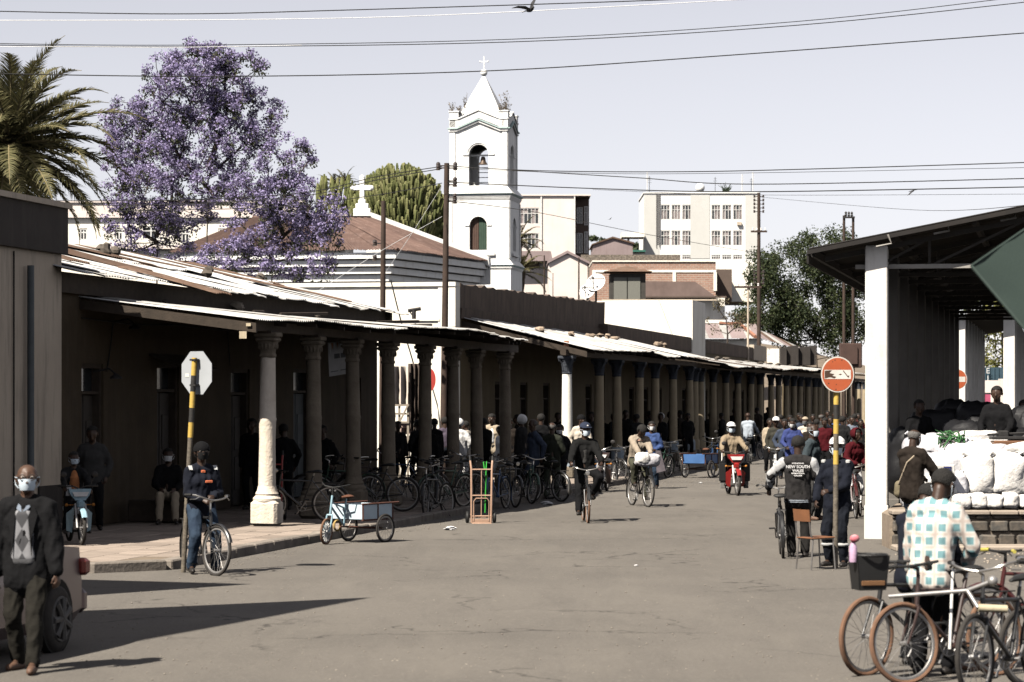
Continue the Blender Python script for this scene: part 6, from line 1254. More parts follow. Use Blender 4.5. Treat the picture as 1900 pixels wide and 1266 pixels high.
def bicycle(label, loc, rz, lean=0, steer=0, col='black', tyre=None, bar='up', rack=True, guards=True, basket=False, lamp=False, step=False, group=None, rim=None, saddle=None, grip=None):
    T = thing('bicycle', label, 'bicycle', loc, rz, group); T.rotation_euler = (0, lean, rz)
    pm = MATS.get('paint_'+col) or paint(col, (.025, .025, .025)); ty = tyre or m_tyre; wm = wheels(.335, ty)
    link('frame', bm('frame#L' if step else 'frame', f_frameL if step else f_frame, pm), T); link('seat_post', bm('seat_post', f_post, m_chr), T); link('saddle', bm('saddle', f_saddle, saddle or m_rubb), T); link('crankset', bm('crankset', f_crank, m_alu), T)
    for x, y, z in ((.13, .09, .145), (-.13, -.09, .425)): o = link('pedal', bm('pedal', f_pedal, m_rubb), T); o.location = (x, y, z)
    add_wheel(T, (0, -.5, .335), wm); front = [add_wheel(T, (0, .55, .335), wm)]
    front.append(link('fork', bm('fork', f_fork, pm), T)); front.append(link('handlebar', bm('handlebar#'+bar, f_bar if bar == 'up' else f_barflat, m_chr if bar == 'up' else m_rubb), T))
    for s in (-1, 1):
        o = link('grip', bm('grip', f_grip, grip or m_rubb), T); front.append(o)
        if bar == 'up': o.location = (s*.285, .34, 1.045); o.rotation_euler = (0, 0, s*.3)
        else: o.location = (s*.21, .405, .962); o.rotation_euler = (0, 0, -s*1.15 if s > 0 else 1.15); 
        if bar != 'up': o.rotation_euler = (0, 0, s*1.95-(math.pi if s < 0 else 0)*0)
    if guards: link('mudguard', bm('mudguard#R', f_guardR, pm), T); front.append(link('mudguard', bm('mudguard#F', f_guardF, pm), T))
    if rack: link('rack', bm('rack', f_rack, m_dsteel), T)
    if lamp: front.append(link('lamp', bm('lamp', f_lamp, m_chr), T))
    if basket: front.append(link('basket', bm('basket', f_basket, m_rubb), T))
    if lean > .02: link('kickstand', bm('kickstand', f_stand, m_dsteel), T)
    if steer:
        h = Vector((0, .405, .60)); ax = Vector((0, -.18, .98)).normalized(); M = Matrix.Translation(h) @ Matrix.Rotation(steer, 4, ax) @ Matrix.Translation(-h)
        for o in front: o.matrix_basis = M @ o.matrix_basis
    return T
for n, c in (('black', (.025, .025, .026)), ('red', (.32, .02, .018)), ('darkred', (.07, .014, .013)), ('blue', (.05, .11, .24)), ('silver', (.42, .42, .42)), ('white', (.7, .7, .68)), ('green', (.03, .08, .05)), ('paleblue', (.33, .50, .58)), ('orange', (.58, .37, .26)), ('maroon', (.05, .028, .024))): paint(n, c)
def head(deg): return math.radians(deg)                  # 0 away from the camera, 180 towards it, 90 to the left, -90 to the right
g = G(365, 1068); bk_stop = bicycle('bicycle with pale fork stopped by the striped octagon sign pole', g+Vector((.03, .28, .0)), head(205), .0, .25, 'black', rack=True, lamp=False, rim=None)
g = G(1086, 972); bk_r1 = bicycle('bicycle with tan tyre and round lamp ridden towards the camera in mid-street', g+Vector((.02, .55, 0)), head(183), 0, 0, 'black', tyre=m_tyreT, lamp=True)
g = G(1178, 942); bk_r2 = bicycle('bicycle with white bundle on its bars ridden by the stooping cyclist', g+Vector((.12, .5, 0)), head(196), -.03, .05, 'black')
g = G(1449, 1036); bk_v = bicycle('black bicycle held by the man in the varsity jacket, seen from behind', g+Vector((.05, .35, 0)), head(-4), -.04, 0, 'black', lamp=False)
g = G(1392, 862); bk_w = bicycle('black bicycle beside the man in the pale blue shirt', g, head(-8), 0, 0, 'black')
# near bicycles at lower right
n1 = G(1604, 1257); bk_n1 = bicycle('tan-tyred bicycle with a black front basket nearest the road centre', n1+Vector((.52, .25, 0)), head(112), .05, .35, 'black', tyre=m_tyreT, bar='flat', basket=False, rack=False, guards=False)
bk_n2 = bicycle('mud-spattered bicycle with tan tyres behind the silver crossbar', G(1735, 1266)+Vector((.18, .1, 0)), head(128), .08, -.2, 'maroon', tyre=m_tyreT, bar='flat', guards=False)
bk_n3 = bicycle('grey-tyred bicycle with a thick dark top tube at the bottom right corner', G(1850, 1290)+Vector((.12, .0, 0)), head(140), .06, .1, 'black', tyre=m_tyre, bar='up', guards=False)
bk_n4 = bicycle('bicycle with yellow-ended handlebar grips near the right edge', G(1905, 1225)+Vector((.2, .1, 0)), head(95), .07, .25, 'darkred', bar='flat', grip=mat('grip_yellow', (.55, .48, .1)))
bk_n5 = bicycle('chrome-barred bicycle half out of frame at the lower right edge', G(1895, 1270)+Vector((.45, -.1, 0)), head(125), .07, 0, 'black', bar='up', guards=False)
# black plastic front crate, bottle and flower hanging on the nearest bicycle
c = P(1612, 1062, 21.7); T = thing('bicycle_crate', 'black plastic crate with a brown stripe strapped to the nearest handlebar', 'basket', c-Vector((0, 0, .17))); mb = MB()
M = Matrix.Rotation(.25, 4, 'Z') @ Matrix.Scale(.82, 4)
for (x0, x1, y0, y1) in ((-.17, .17, -.13, -.12), (-.17, .17, .12, .13), (-.17, -.16, -.13, .13), (.16, .17, -.13, .13)): mb.hexa([c+(M @ Vector((x*.82, y*.82, -.17))) for x, y in ((x0, y0), (x1, y0), (x1, y1), (x0, y1))]+[c+(M @ Vector((x, y, .17))) for x, y in ((x0, y0), (x1, y0), (x1, y1), (x0, y1))])
mb.box(c+Vector((0, 0, -.135)), (.21, .16, .012), .25); mb.build('bucket', m_rubb, T); mb = MB(); mb.bbox(c+(M @ Vector((0, -.118, -.10))), (.2, .012, .04), .004, .25); mb.build('stripe', mat('crate_brown', (.22, .11, .05)), T); mb = MB(); mb.torus(c+Vector((0, 0, .14)), .145, .012, (0, 0, 1), 24, 6); mb.build('rim', m_rubb, T)
c = P(1583, 1020, 21.6); T = thing('drink_bottle', 'pink and lilac drink bottle stuck in the black crate', 'bottle', c-Vector((0, 0, .12))); mb = MB(); mb.lathe([(.030, -.10), (.032, -.08), (.032, .02), (.02, .05), (.014, .06)], c, 14); mb.build('bottle', mat('lilac', (.62, .42, .58), rough=.3), T, 40); mb = MB(); mb.lathe([(.018, .055), (.018, .08)], c, 12); mb.ball(c+Vector((.01, -.02, .09)), (.04, .03, .032), 10, 7); mb.build('cap', mat('pink_red', (.55, .05, .09), (.6, .45, .45), scale=14), T, 40)
# crossbar-like silver frame tube lying across the bicycles
T = thing('trailer_bar', 'long silver tubular trailer bar with a forked end across the bicycles', 'bar', P(1700, 1110, 20.9)); a, b, e1, e2 = P(1650, 1107, 20.9), P(1795, 1096, 20.6), P(1842, 1078, 20.5), P(1815, 1128, 20.5)
mb = MB(); mb.tube([a, b], .016, 10); mb.build('tube', m_alu, T, 40); mb = MB(); mb.tube([b, e1], .017, 10); mb.ball(e1, .04, 10, 8); mb.tube([b, e2], .017, 10); mb.build('forked_end', m_alu, T, 40); mb = MB(); mb.tube([e2, e2+Vector((.22, 0, -.01))], .03, 10); mb.build('grip', mat('cream_grip', (.6, .52, .36)), T, 40)
T = thing('white_staff', 'thin white rod standing upright among the bicycles', 'rod', P(1764, 1200, 20.8)); mb = MB(); mb.tube([P(1768, 1056, 20.9), P(1762, 1205, 20.7)], .011, 8); mb.build('rod', m_frame, T)
# crowd of dark parked bicycles along the arcades
pk = [(1, 560, 13.1, 100), (1, 606, 14.3, 80), (1, 640, 14.0, 95), (1, 672, 14.4, 110), (1, 700, 13.0, 85), (1, 742, 14.2, 75), (0, 792, 12.35, 165), (0, 812, 11.9, 150), (0, 832, 12.0, 170), (0, 850, 12.2, 160), (0, 868, 12.4, 175), (0, 925, 11.5, 165), (0, 945, 11.6, 172), (0, 962, 11.9, 160), (0, 980, 11.6, 168), (0, 1000, 11.9, 180), (0, 1015, 11.4, 10), (0, 1116, 11.6, 160), (0, 1142, 11.8, 172), (0, 1165, 11.6, 20), (0, 1225, 11.5, 165), (0, 1242, 11.7, 175), (0, 1258, 11.4, 10), (0, 1330, 11.4, 170), (0, 1344, 11.5, 160), (0, 1415, 11.3, 165)]
for i, (on, x, L, hd) in enumerate(pk):
    p = S(tX(x, L), L, PVZ if (on or L > 11.9) else 0); bicycle(('dark bicycle behind the stone columns, %s from the sunlit column' % ORD[i] if on else ('dark bicycle in the kerb row under the stone arcade, %s from its left end' % ORD[i-6] if x < 905 else ('dark bicycle between the orange hand truck and the lit column, %s from the left' % ORD[i-11] if x < 1030 else 'dark bicycle in the shaded far row beyond the lit column, %s from the left' % ORD[i-17]))), p, head(hd+R(-30, 30)), R(.03, .10)*(1 if i % 2 else -1), R(-.5, .5), ['black', 'black', 'green', 'maroon', 'black', 'blue'][i % 6], bar='up' if i % 3 else 'flat', rack=i % 2 == 0, lamp=i % 4 == 0, group='dark bicycles parked in the shade')
bicycle('red-framed bicycle leaning behind the hall pillar', G(1585, 962)+Vector((.1, .2, 0)), head(168), .08, .2, 'darkred'); bicycle('pale bicycle with white mudguards in front of the blue overalls', S(tX(1438, 7.5), 7.5), head(178), 0, 0, 'white')
# ------------------------------------------------------------------ tricycle carts
def tricycle(label, loc, rz, panel, frame, steer, mag, axle=True):
    T = thing('cargo_tricycle', label, 'tricycle', loc, rz); fr = frame; wf = wheels(.235, m_tyreT if mag else m_tyre, mag=mag, spm=m_frame if mag else None); wr = wheels(.26, m_tyre)
    h = Vector((0, .50, .62)); M = Matrix.Translation(h) @ Matrix.Rotation(steer, 4, Vector((0, -.2, .98)).normalized()) @ Matrix.Translation(-h)
    w = add_wheel(T, (0, .62, .235), wf); F = [w]
    b = MB(); b.tube([(0, .5, .5), (0, .44, .86)], .02, 10); b.tube([(-.05, .51, .52), (.05, .51, .52)], .018, 8)
    for s in (-1, 1): b.tube([(s*.05, .51, .52), (s*.055, .56, .38), (s*.05, .62, .235)], .016, 8)
    F.append(link('fork', b.mesh('fork', fr, 40), T)); b = MB(); b.tube([(0, .44, .86), (0, .43, 1.0)], .016, 8)
    for s in (-1, 1): b.tube([(s*.0, .43, 1.0), (s*.14, .45, 1.02), (s*.27, .30, 1.06)], .013, 8); b.tube([(s*.05, .44, .95), (s*.05, .22, .84)], .02, 6)
    F.append(link('handlebar', b.mesh('handlebar', m_rubb, 40), T))
    for o in F: o.matrix_basis = M @ o.matrix_basis
    b = MB(); b.tube([(0, .47, .66), (0, .12, .32)], .02, 8); b.tube([(0, .12, .32), (0, .06, .80)], .018, 8); b.tube([(0, .46, .74), (0, .08, .62)], .016, 8); b.build('frame', fr, T, 40, world=False)
    b = MB(); f_saddle(b); b.v = [(p[0], p[1]+.28, p[2]-.07) for p in b.v]; b.build('saddle', mat('brown_saddle', (.14, .06, .035)), T, 40, world=False)
    for x in (-.42, .42): add_wheel(T, (x, -.52, .26), wr)
    for s in (-1, 1):
        b = MB(); b.bbox((s*.35, -.38, .56), (.02, .82, .26), .005); b.build('side_panel', panel, T, world=False)
        b = MB(); b.bbox((0, -.38+s*.41, .56), (.68, .02, .26), .005); b.build('end_panel', panel, T, world=False)
        b = MB(); b.tube([(s*.36, .06, .70), (s*.36, -.98, .71)], .018, 6); b.tube([(s*.36, .06, .42), (s*.36, -.82, .42)], .016, 6)
        for y in (.04, -.38, -.80): b.tube([(s*.365, y, .41), (s*.365, y, .71)], .015, 6)
        b.build('rail', mat('rust_brown_rail', (.13, .055, .04), (.09, .045, .035), scale=8), T, world=False)
    b = MB(); b.bbox((0, -.38, .435), (.68, .80, .02), .004); b.build('floor', m_wood, T, world=False); b = MB(); b.tube([(-.43, -.52, .26), (.43, -.52, .26)], .016, 8); b.tube([(.1, .1, .3), (.3, -.52, .27)], .015, 6); b.tube([(-.1, .1, .3), (-.3, -.52, .27)], .015, 6); b.build('axle', mat('rust_brown_rail', (.13, .055, .04)), T, world=False)
    b = MB(); b.torus((.40, -.18, .30), .09, .018, (1, .4, 0), 20, 6); b.build('rope_coil', mat('yellow_rope', (.55, .38, .14)), T, 40, world=False)
    return T
g = G(600, 1012); hd = math.atan2(.58, -.81); tricycle('pale blue cargo tricycle with white spoked front wheel parked at the kerb', (g.x+.36, g.y+.52, 0), hd, mat('cart_paleblue', (.52, .62, .68), (.42, .50, .55), scale=3, rough=.5), MATS['paint_paleblue'], .25, True).scale = (.9, .9, .9)
g = S(tX(1310, 10.3), 10.3); tricycle('blue-sided cargo tricycle parked in the shade behind the red moped', (g.x, g.y, 0), head(-30), mat('cart_blue', (.07, .16, .36), (.05, .12, .28), scale=3, rough=.5), MATS['paint_blue'], -.2, False)
# ------------------------------------------------------------------ hand trucks
def handtruck(label, loc, rz, m, lean=0):
    T = thing('hand_truck', label, 'hand truck', loc, rz); T.rotation_euler = (lean, 0, rz)
    for s in (-1, 1):
        b = MB(); b.tube([(s*.18, 0, .02), (s*.19, 0, 1.02), (s*.205, .06, 1.16)], .018, 8); b.build('upright', m, T, 40, world=False); b = MB(); b.tube([(s*.205, .06, 1.16), (s*.21, .09, 1.24)], .021, 8); b.build('grip', m_rubb, T, 40, world=False)
        b = MB(); b.torus((s*.25, .10, .11), .085, .03, (1, 0, 0), 20, 8); b.tube([(s*.25-.03, .1, .11), (s*.25+.03, .1, .11)], .06, 12); b.build('wheel', m_rubb, T, 40, world=False)
    for z in (1.0, .52, .14): b = MB(); b.tube([(-.185, 0, z), (.185, 0, z)], .014, 8); b.build('crossbar', m, T, 40, world=False)
    b = MB(); b.tube([(0, 0, .06), (0, 0, 1.0)], .010, 6); b.build('centre_bar', m, T, 40, world=False); b = MB(); b.tube([(-.14, -.01, .05), (-.14, -.01, .42), (-.10, -.01, .47), (.10, -.01, .47), (.14, -.01, .42), (.14, -.01, .05)], .010, 6); b.build('inner_loop', m, T, 40, world=False)
    b = MB(); b.bbox((0, -.10, .015), (.36, .2, .012), .004); b.bbox((0, 0, .05), (.36, .02, .08), .004); b.build('toe_plate', m, T, world=False); b = MB(); b.tube([(-.26, .10, .11), (.26, .10, .11)], .012, 6); b.tube([(-.18, 0, .24), (-.2, .10, .11)], .01, 5); b.tube([(.18, 0, .24), (.2, .10, .11)], .01, 5); b.build('axle', m, T, world=False)
handtruck('orange two-wheeled hand truck standing at the kerb with green cord', G(893, 972), head(6), MATS['paint_orange'], .06)
handtruck('red hand truck standing behind the sunlit first column', S(tX(503, 13.9), 13.9, PVZ), head(10), MATS['paint_red'], .05)
c = G(897, 972); mb = MB(); mb.tube([c+Vector((.02, .02, 1.0)), c+Vector((.0, .05, 1.13)), c+Vector((.06, .08, 1.15)), c+Vector((.05, .04, 1.02)), c+Vector((.04, .02, .6)), c+Vector((.03, .02, .2))], .012, 6); solo(mb, 'green_cord', mat('bright_green', (.05, .45, .06)), 'bright green cord hooked over the orange hand truck', 'cord')
# ------------------------------------------------------------------ school chair
g = G(1514, 1058); T = thing('school_chair', 'wooden school chair with steel legs facing right in front of the no-entry pole', 'chair', g, head(-62)); m_cw = mat('chair_wood', (.26, .115, .055), (.18, .08, .04), scale=5, rough=.45)
b = MB(); b.bbox((0, 0, .44), (.38, .38, .014), .006, M=Matrix.Rotation(.03, 4, 'X')); b.build('seat', m_cw, T, world=False); b = MB(); v = []
for i in range(9):
    x = -.19+.38*i/8; y = -.215-.03*(1-(x/.19)**2)
    for z, d in ((.66, 0), (.66, -.012), (.82, -.03), (.82, -.018)): v.append((x, y+d, z))
b.add(v, [(i*4+k, i*4+(k+1) % 4, i*4+4+(k+1) % 4, i*4+4+k) for i in range(8) for k in range(4)]+[(0, 1, 2, 3), (35, 34, 33, 32)]); b.build('backrest', m_cw, T, 40, world=False)
for s in (-1, 1):
    b = MB(); b.tube([(s*.165, .16, .43), (s*.18, .19, 0)], .011, 8); b.build('leg', m_steel, T, 40, world=False); b = MB(); b.tube([(s*.165, -.16, .43), (s*.18, -.20, 0)], .011, 8); b.build('leg', m_steel, T, 40, world=False); b = MB(); b.tube([(s*.165, .17, .43), (s*.165, -.17, .43), (s*.165, -.20, .50), (s*.165, -.235, .80)], .011, 8); b.build('back_frame', m_steel, T, 40, world=False)
b = MB(); b.tube([(-.165, -.16, .425), (.165, -.16, .425)], .01, 6); b.tube([(-.165, .16, .425), (.165, .16, .425)], .01, 6); b.build('stretcher', m_steel, T, world=False)
# ------------------------------------------------------------------ mopeds
def moped(label, loc, rz, col, guards=True, cowl=True):
    T = thing('moped', label, 'moped', loc, rz); wm = wheels(.30, m_tyre, sp=20, thick=.034)
    add_wheel(T, (0, .62, .30), wm); add_wheel(T, (0, -.58, .30), wm)
    b = MB()
    for s in (-1, 1): b.tube([(s*.085, .44, .72), (s*.085, .62, .30)], .024, 8)
    b.tube([(0, .40, .78), (0, .36, .98)], .025, 8); b.build('fork', m_alu, T, 40, world=False); b = MB(); b.v = []; n = 12; v = []
    for i in range(n+1):
        a = .6+1.7*i/n
        for x, r in ((-.055, .325), (-.03, .35), (.03, .35), (.055, .325)): v.append((x, .62+r*math.cos(a), .30+r*math.sin(a)))
    b.add(v, [(i*4+k, i*4+k+1, i*4+5+k, i*4+4+k) for i in range(n) for k in range(3)]); b.build('front_mudguard', col, T, 40, world=False)
    if cowl:
        b = MB(); pl = [(-.20, .98), (.20, .98), (.17, .88), (.09, .78), (-.09, .78), (-.17, .88)]; b.prism([Vector((x, .50-.3*abs(x), z)) for x, z in pl], (0, -.16, 0)); b.bbox((0, .47, .71), (.14, .12, .14), .03); b.build('headlamp_cowl', col, T, world=False); b = MB(); pl = [(-.15, .93), (.15, .93), (.11, .85), (-.11, .85)]; b.prism([Vector((x, .505, z)) for x, z in pl], (0, -.02, 0)); b.build('headlamp', mat('lamp_lens', (.8, .78, .75), rough=.2), T, world=False)
    b = MB(); b.bbox((0, .50, .60), (.12, .02, .12), .005); b.build('number_plate', m_frame, T, world=False)
    for s in (-1, 1):
        b = MB(); b.prism([Vector((s*.10, .44, .66)), Vector((s*.23, .36, .55)), Vector((s*.22, .30, .24)), Vector((s*.12, .30, .20))], (0, -.04, 0)); b.build('leg_shield', col, T, world=False)
        if guards: b = MB(); b.bbox((s*.29, .22, .56), (.17, .03, .44), .02); b.build('leg_apron', m_rubb, T, world=False); b = MB(); b.bbox((s*.28, .20, .26), (.12, .02, .18), .008); b.build('mud_flap', mat('flap_grey', (.22, .215, .20)), T, world=False)
        b = MB(); b.tube([(0, .36, .98), (s*.12, .38, 1.03), (s*.33, .26, 1.03)], .013, 8); b.build('handlebar', m_dsteel, T, 40, world=False); b = MB(); b.tube([(s*.23, .32, 1.03), (s*.35, .25, 1.03)], .019, 8); b.build('grip', m_rubb, T, 40, world=False)
        b = MB(); b.tube([(s*.2, .33, 1.04), (s*.27, .36, 1.2)], .006, 5); b.ball((s*.28, .36, 1.24), (.06, .015, .05), 10, 6); b.build('mirror', m_dsteel, T, 40, world=False)
        b = MB(); b.tube([(s*.08, .40, .70), (s*.22, .42, .70)], .008, 5); b.ball((s*.24, .42, .70), .03, 8, 6); b.build('indicator', mat('amber', (.5, .2, .04)), T, 40, world=False)
    b = MB(); b.tube([(0, .38, .85), (0, .15, .45), (0, -.2, .40), (0, -.58, .42)], .04, 8); b.build('frame', m_dsteel, T, 40, world=False); b = MB(); b.bbox((0, -.05, .32), (.22, .36, .24), .05); b.tube([(.12, -.1, .26), (.14, -.7, .30)], .04, 8); b.build('engine', m_steel, T, world=False); b = MB(); b.bbox((0, -.35, .60), (.24, .62, .2), .07); b.build('side_cover', col, T, world=False); b = MB(); b.bbox((0, -.30, .76), (.26, .70, .11), .05); b.build('seat', m_rubb, T, world=False)
    b = MB(); b.bbox((0, .08, .22), (.5, .1, .03), .01); b.build('footrest', m_rubb, T, world=False); return T
g = G(1363, 921); mp_red = moped('red moped with white headlamp ridden towards the camera', g+Vector((.02, .75, 0)), head(186), MATS['paint_red'])
g = S(tX(140, 14.6), 14.6, PVZ); mp_blue = moped('pale blue moped parked on the pavement behind the car', g, head(200), MATS['paint_paleblue'], False); mp_blue.scale = (.84, .84, .84)
g = S(tX(1345, 10.8), 10.8); moped('dark motorbike parked beside the blue cargo tricycle', (g.x, g.y, 0), head(175), MATS['paint_black'], False)
g = S(tX(1120, 11.2), 11.2); moped('dark motorbike with pink cloth parked behind the first cyclist', (g.x, g.y, 0), head(170), MATS['paint_maroon'], False)
# ------------------------------------------------------------------ car behind the man in the suit
m_car = mat('car_paint', (.19, .14, .135), (.165, .12, .116), scale=2, rough=.28, bump=0, spec=.6, metal=.3); m_tail = mat('tail_lamp', (.22, .025, .02), (.3, .08, .06), scale=12, rough=.2, bump=0)
wp = G(100, 1212); hr = math.radians(166); o = Vector((-.84, -1.32, 0)); M2 = Matrix.Rotation(hr, 3, 'Z'); loc = wp-(M2 @ o)
CAR = thing('parked_car', 'silver pink saloon car half hidden behind the man in the suit', 'car', loc, hr)
st = [(-2.12, .62, .42, .62, .78, .70, .5), (-2.10, .74, .30, .60, .86, .88, .6), (-2.0, .82, .24, .60, .92, .96, .62), (-1.6, .86, .20, .62, .95, 1.02, .62), (-1.35, .87, .20, .62, .97, 1.10, .58), (-1.0, .87, .20, .62, .98, 1.36, .55), (-.6, .87, .20, .62, .97, 1.43, .57), (0, .87, .20, .62, .95, 1.44, .58), (.5, .87, .20, .62, .93, 1.36, .55), (.95, .87, .20, .62, .92, 1.02, .58), (1.2, .86, .20, .60, .90, .95, .62), (1.8, .83, .22, .56, .80, .84, .6), (2.1, .72, .28, .52, .70, .74, .55), (2.2, .55, .38, .5, .60, .62, .45)]
v = []; f = []; mi = []
for (y, w, zb, zm, zt, zr, rw) in st:
    sec = [(-w*.9, zb), (-w, zb+.12), (-w, zm), (-w*.97, zt), (-rw-.04, max(zr-.06, zt+.002)), (-rw*.8, zr), (0, zr+.015)]; sec = sec+[(-x, z) for x, z in sec[-2::-1]]; v += [(x, y, z) for x, z in sec]
m = 13
for i in range(len(st)-1):
    for k in range(m-1): f.append((i*m+k, (i+1)*m+k, (i+1)*m+k+1, i*m+k+1)); mi.append(1 if (k in (3, 8) and 4 <= i <= 8) or (k in (4, 5, 6, 7) and i in (4, 8)) else 0)
    f.append((i*m, i*m+m-1, (i+1)*m+m-1, (i+1)*m)); mi.append(0)
f += [tuple(range(m)), tuple((len(st)-1)*m+k for k in range(m-1, -1, -1))]; mi += [0, 0]
b = MB(); b.v = v; b.f = f; b.m = mi; b.build('body', [m_car, m_glass], CAR, 32, world=False)
wt = MB(); wt.torus((0, 0, 0), .235, .075, (1, 0, 0), 28, 10); wt = wt.mesh('tyre', m_tyre, 40); wr = MB(); wr.tube([(-.06, 0, 0), (.02, 0, 0)], .17, 20)
for k in range(7): a = 2*math.pi*k/7; wr.tube([(-.07, 0, 0), (-.085, .1*math.cos(a), .1*math.sin(a)), (-.075, .19*math.cos(a), .19*math.sin(a))], [.04, .028, .036], 6)
wr.torus((-.07, 0, 0), .195, .014, (1, 0, 0), 28, 6); wrm = wr.mesh('rim', mat('dusty_alloy', (.13, .125, .12), (.09, .085, .08), scale=9, rough=.6), 40)
for x in (-.84, .84):
    for y in (-1.32, 1.28):
        w = part('wheel', CAR); w.location = (x, y, .31); w.rotation_euler = (0, 0, 0 if x < 0 else math.pi); link('tyre', wt, w); link('rim', wrm, w)
        q = MB(); q.tube([(x*.95, y, .33), (math.copysign(.876, x), y, .33)], .345, 28); q.build('wheel_arch', m_black, CAR, 40, world=False)
for s in (-1, 1):
    q = MB(); q.bbox((s*.74, -2.03, .74), (.26, .16, .16), .03); q.build('tail_lamp', m_tail, CAR, world=False); q = MB(); q.bbox((s*.62, 2.1, .62), (.3, .14, .12), .03); q.build('headlamp', m_frame, CAR, world=False)
q = MB(); q.bbox((0, -2.12, .42), (1.62, .16, .24), .05); q.build('rear_bumper', m_car, CAR, world=False); q = MB(); q.bbox((0, 2.16, .38), (1.5, .16, .22), .05); q.build('front_bumper', m_car, CAR, world=False)
# ------------------------------------------------------------------ people
def cloth(n, c, c2=None, b=.5): return mat('cloth_'+n, c, c2 or tuple(v*.7 for v in c), scale=5, rough=.9, bump=b, bscale=16, spec=.15)
m_skin = mat('skin_dark', (.055, .030, .020), (.042, .023, .015), scale=8, rough=.5, bump=.05, spec=.35); m_skin2 = mat('skin_brown', (.10, .055, .036), (.08, .044, .029), scale=8, rough=.5, bump=.05, spec=.35)
m_hair = mat('hair_black', (.012, .011, .010), (.02, .018, .016), scale=30, rough=.8, bump=.8, bscale=90); m_hairG = mat('hair_grey', (.16, .15, .14), (.10, .095, .09), scale=30, rough=.85, bump=.8, bscale=90)
m_mask = mat('face_mask', (.60, .68, .74), (.54, .62, .69), scale=6, rough=.8, bump=.1); m_maskW = mat('white_mask', (.76, .76, .75), rough=.8, bump=.1); m_eyew = mat('eye_white', (.6, .57, .53), rough=.3, bump=0); m_shoe = mat('shoe_black', (.02, .018, .017), (.035, .03, .027), scale=10, rough=.5); m_sand = mat('sandal', (.16, .09, .06), (.1, .06, .04), scale=10, rough=.6)
def caps(mb, p0, r0, p1, r1, n=10):
    p0, p1 = Vector(p0), Vector(p1); d = p1-p0; d = d.normalized() if d.length > 1e-6 else Vector((0, 0, 1)); pts = []; rs = []
    for a in (-80, -50, -20): a = math.radians(a); pts.append(p0+d*r0*math.sin(a)); rs.append(r0*math.cos(a))
    pts += [p0, p1]; rs += [r0, r1]
    for a in (20, 50, 80): a = math.radians(a); pts.append(p1+d*r1*math.sin(a)); rs.append(r1*math.cos(a))
    mb.tube(pts, rs, n)
PEND = {}
def remesh(mb, vox, name, m, sm=6, fold=0, seed=0):        # surface grown later, all in one pass
    me = mb.mesh(name, m); PEND[me.name] = (vox, sm, fold, seed, m); return me
def grow_surfaces():
    obs = [o for o in COL.objects if o.type == 'MESH' and o.data.name in PEND]
    for o in obs:
        vox, sm, fold, seed, m = PEND[o.data.name]; a = o.modifiers.new('r', 'REMESH'); a.mode = 'VOXEL'; a.voxel_size = vox; q = o.modifiers.new('s', 'SMOOTH'); q.factor = .5; q.iterations = sm
    dg = bpy.context.evaluated_depsgraph_get(); new = []
    for o in obs: new.append(bpy.data.meshes.new_from_object(o.evaluated_get(dg)))
    for o, out in zip(obs, new):
        vox, sm, fold, seed, m = PEND[o.data.name]; old = o.data; o.modifiers.clear(); n = len(out.vertices)
        if fold and n:
            co = np.empty(n*3, np.float32); out.vertices.foreach_get('co', co); co = co.reshape(-1, 3); no = np.empty(n*3, np.float32); out.vertex_normals.foreach_get('vector', no); no = no.reshape(-1, 3)
            w = np.empty(n, np.float32); sv = Vector((seed*3.3, seed*1.7, seed)); nn = noise.noise
            for i, c in enumerate(co.tolist()):
                x, y, z = c; w[i] = 1-2.4*abs(nn(Vector((x*9+y*4, y*9-x*3, z*5+x*6))+sv))+.5*nn(Vector((x*22, y*22, z*15))+sv)
            out.vertices.foreach_set('co', (co+no*((w-.45)*fold)[:, None]).ravel())
        out.polygons.foreach_set('use_smooth', [True]*len(out.polygons)); out.materials.clear(); out.materials.append(m); out.update(); o.data = out; nm = old.name; bpy.data.meshes.remove(old); out.name = nm
def ik(a, c, l1, l2, hint):
    a, c = Vector(a), Vector(c); d = c-a; D = min(max(d.length, .05), (l1+l2)*.999); d = d.normalized(); x = (l1*l1-l2*l2+D*D)/(2*D); h = math.sqrt(max(0, l1*l1-x*x)); hint = Vector(hint); p = hint-d*hint.dot(d); p = p.normalized() if p.length > 1e-5 else d.orthogonal(); return a+d*x+p*h, a+d*D
def hand(mb, w, el, side, curl, fwd, big=1.0):
    d = (Vector(w)-Vector(el)).normalized(); nrm = Vector(fwd); nrm = (nrm-d*nrm.dot(d)); nrm = nrm.normalized() if nrm.length > 1e-4 else d.orthogonal().normalized(); acr = d.cross(nrm).normalized()      # nrm: palm faces -nrm
    k = Vector(w)+d*.085
    for s in (-.022, 0, .022): caps(mb, Vector(w)+acr*s*.6, .015, k+acr*s, .014, 7)
    for i, ln in enumerate((.062, .072, .068, .052)):
        b = k+acr*(-.029+.0195*i); c1 = curl; d1 = (d*math.cos(c1)-nrm*math.sin(c1)); c2 = curl*2.1; d2 = (d*math.cos(c2)-nrm*math.sin(c2)); e = b+d1*ln*.55; caps(mb, b, .0088, e, .0085, 6); caps(mb, e, .0085, e+d2*ln*.5, .0072, 6)
    t0 = Vector(w)+d*.03+acr*(-side*.024); td = (d*.75-acr*side*.62-nrm*.35).normalized(); t1 = t0+td*.045; caps(mb, t0, .0125, t1, .0105, 6); td2 = (d*.95-acr*side*.1-nrm*.45).normalized(); caps(mb, t1, .0105, t1+td2*.035, .0085, 6)
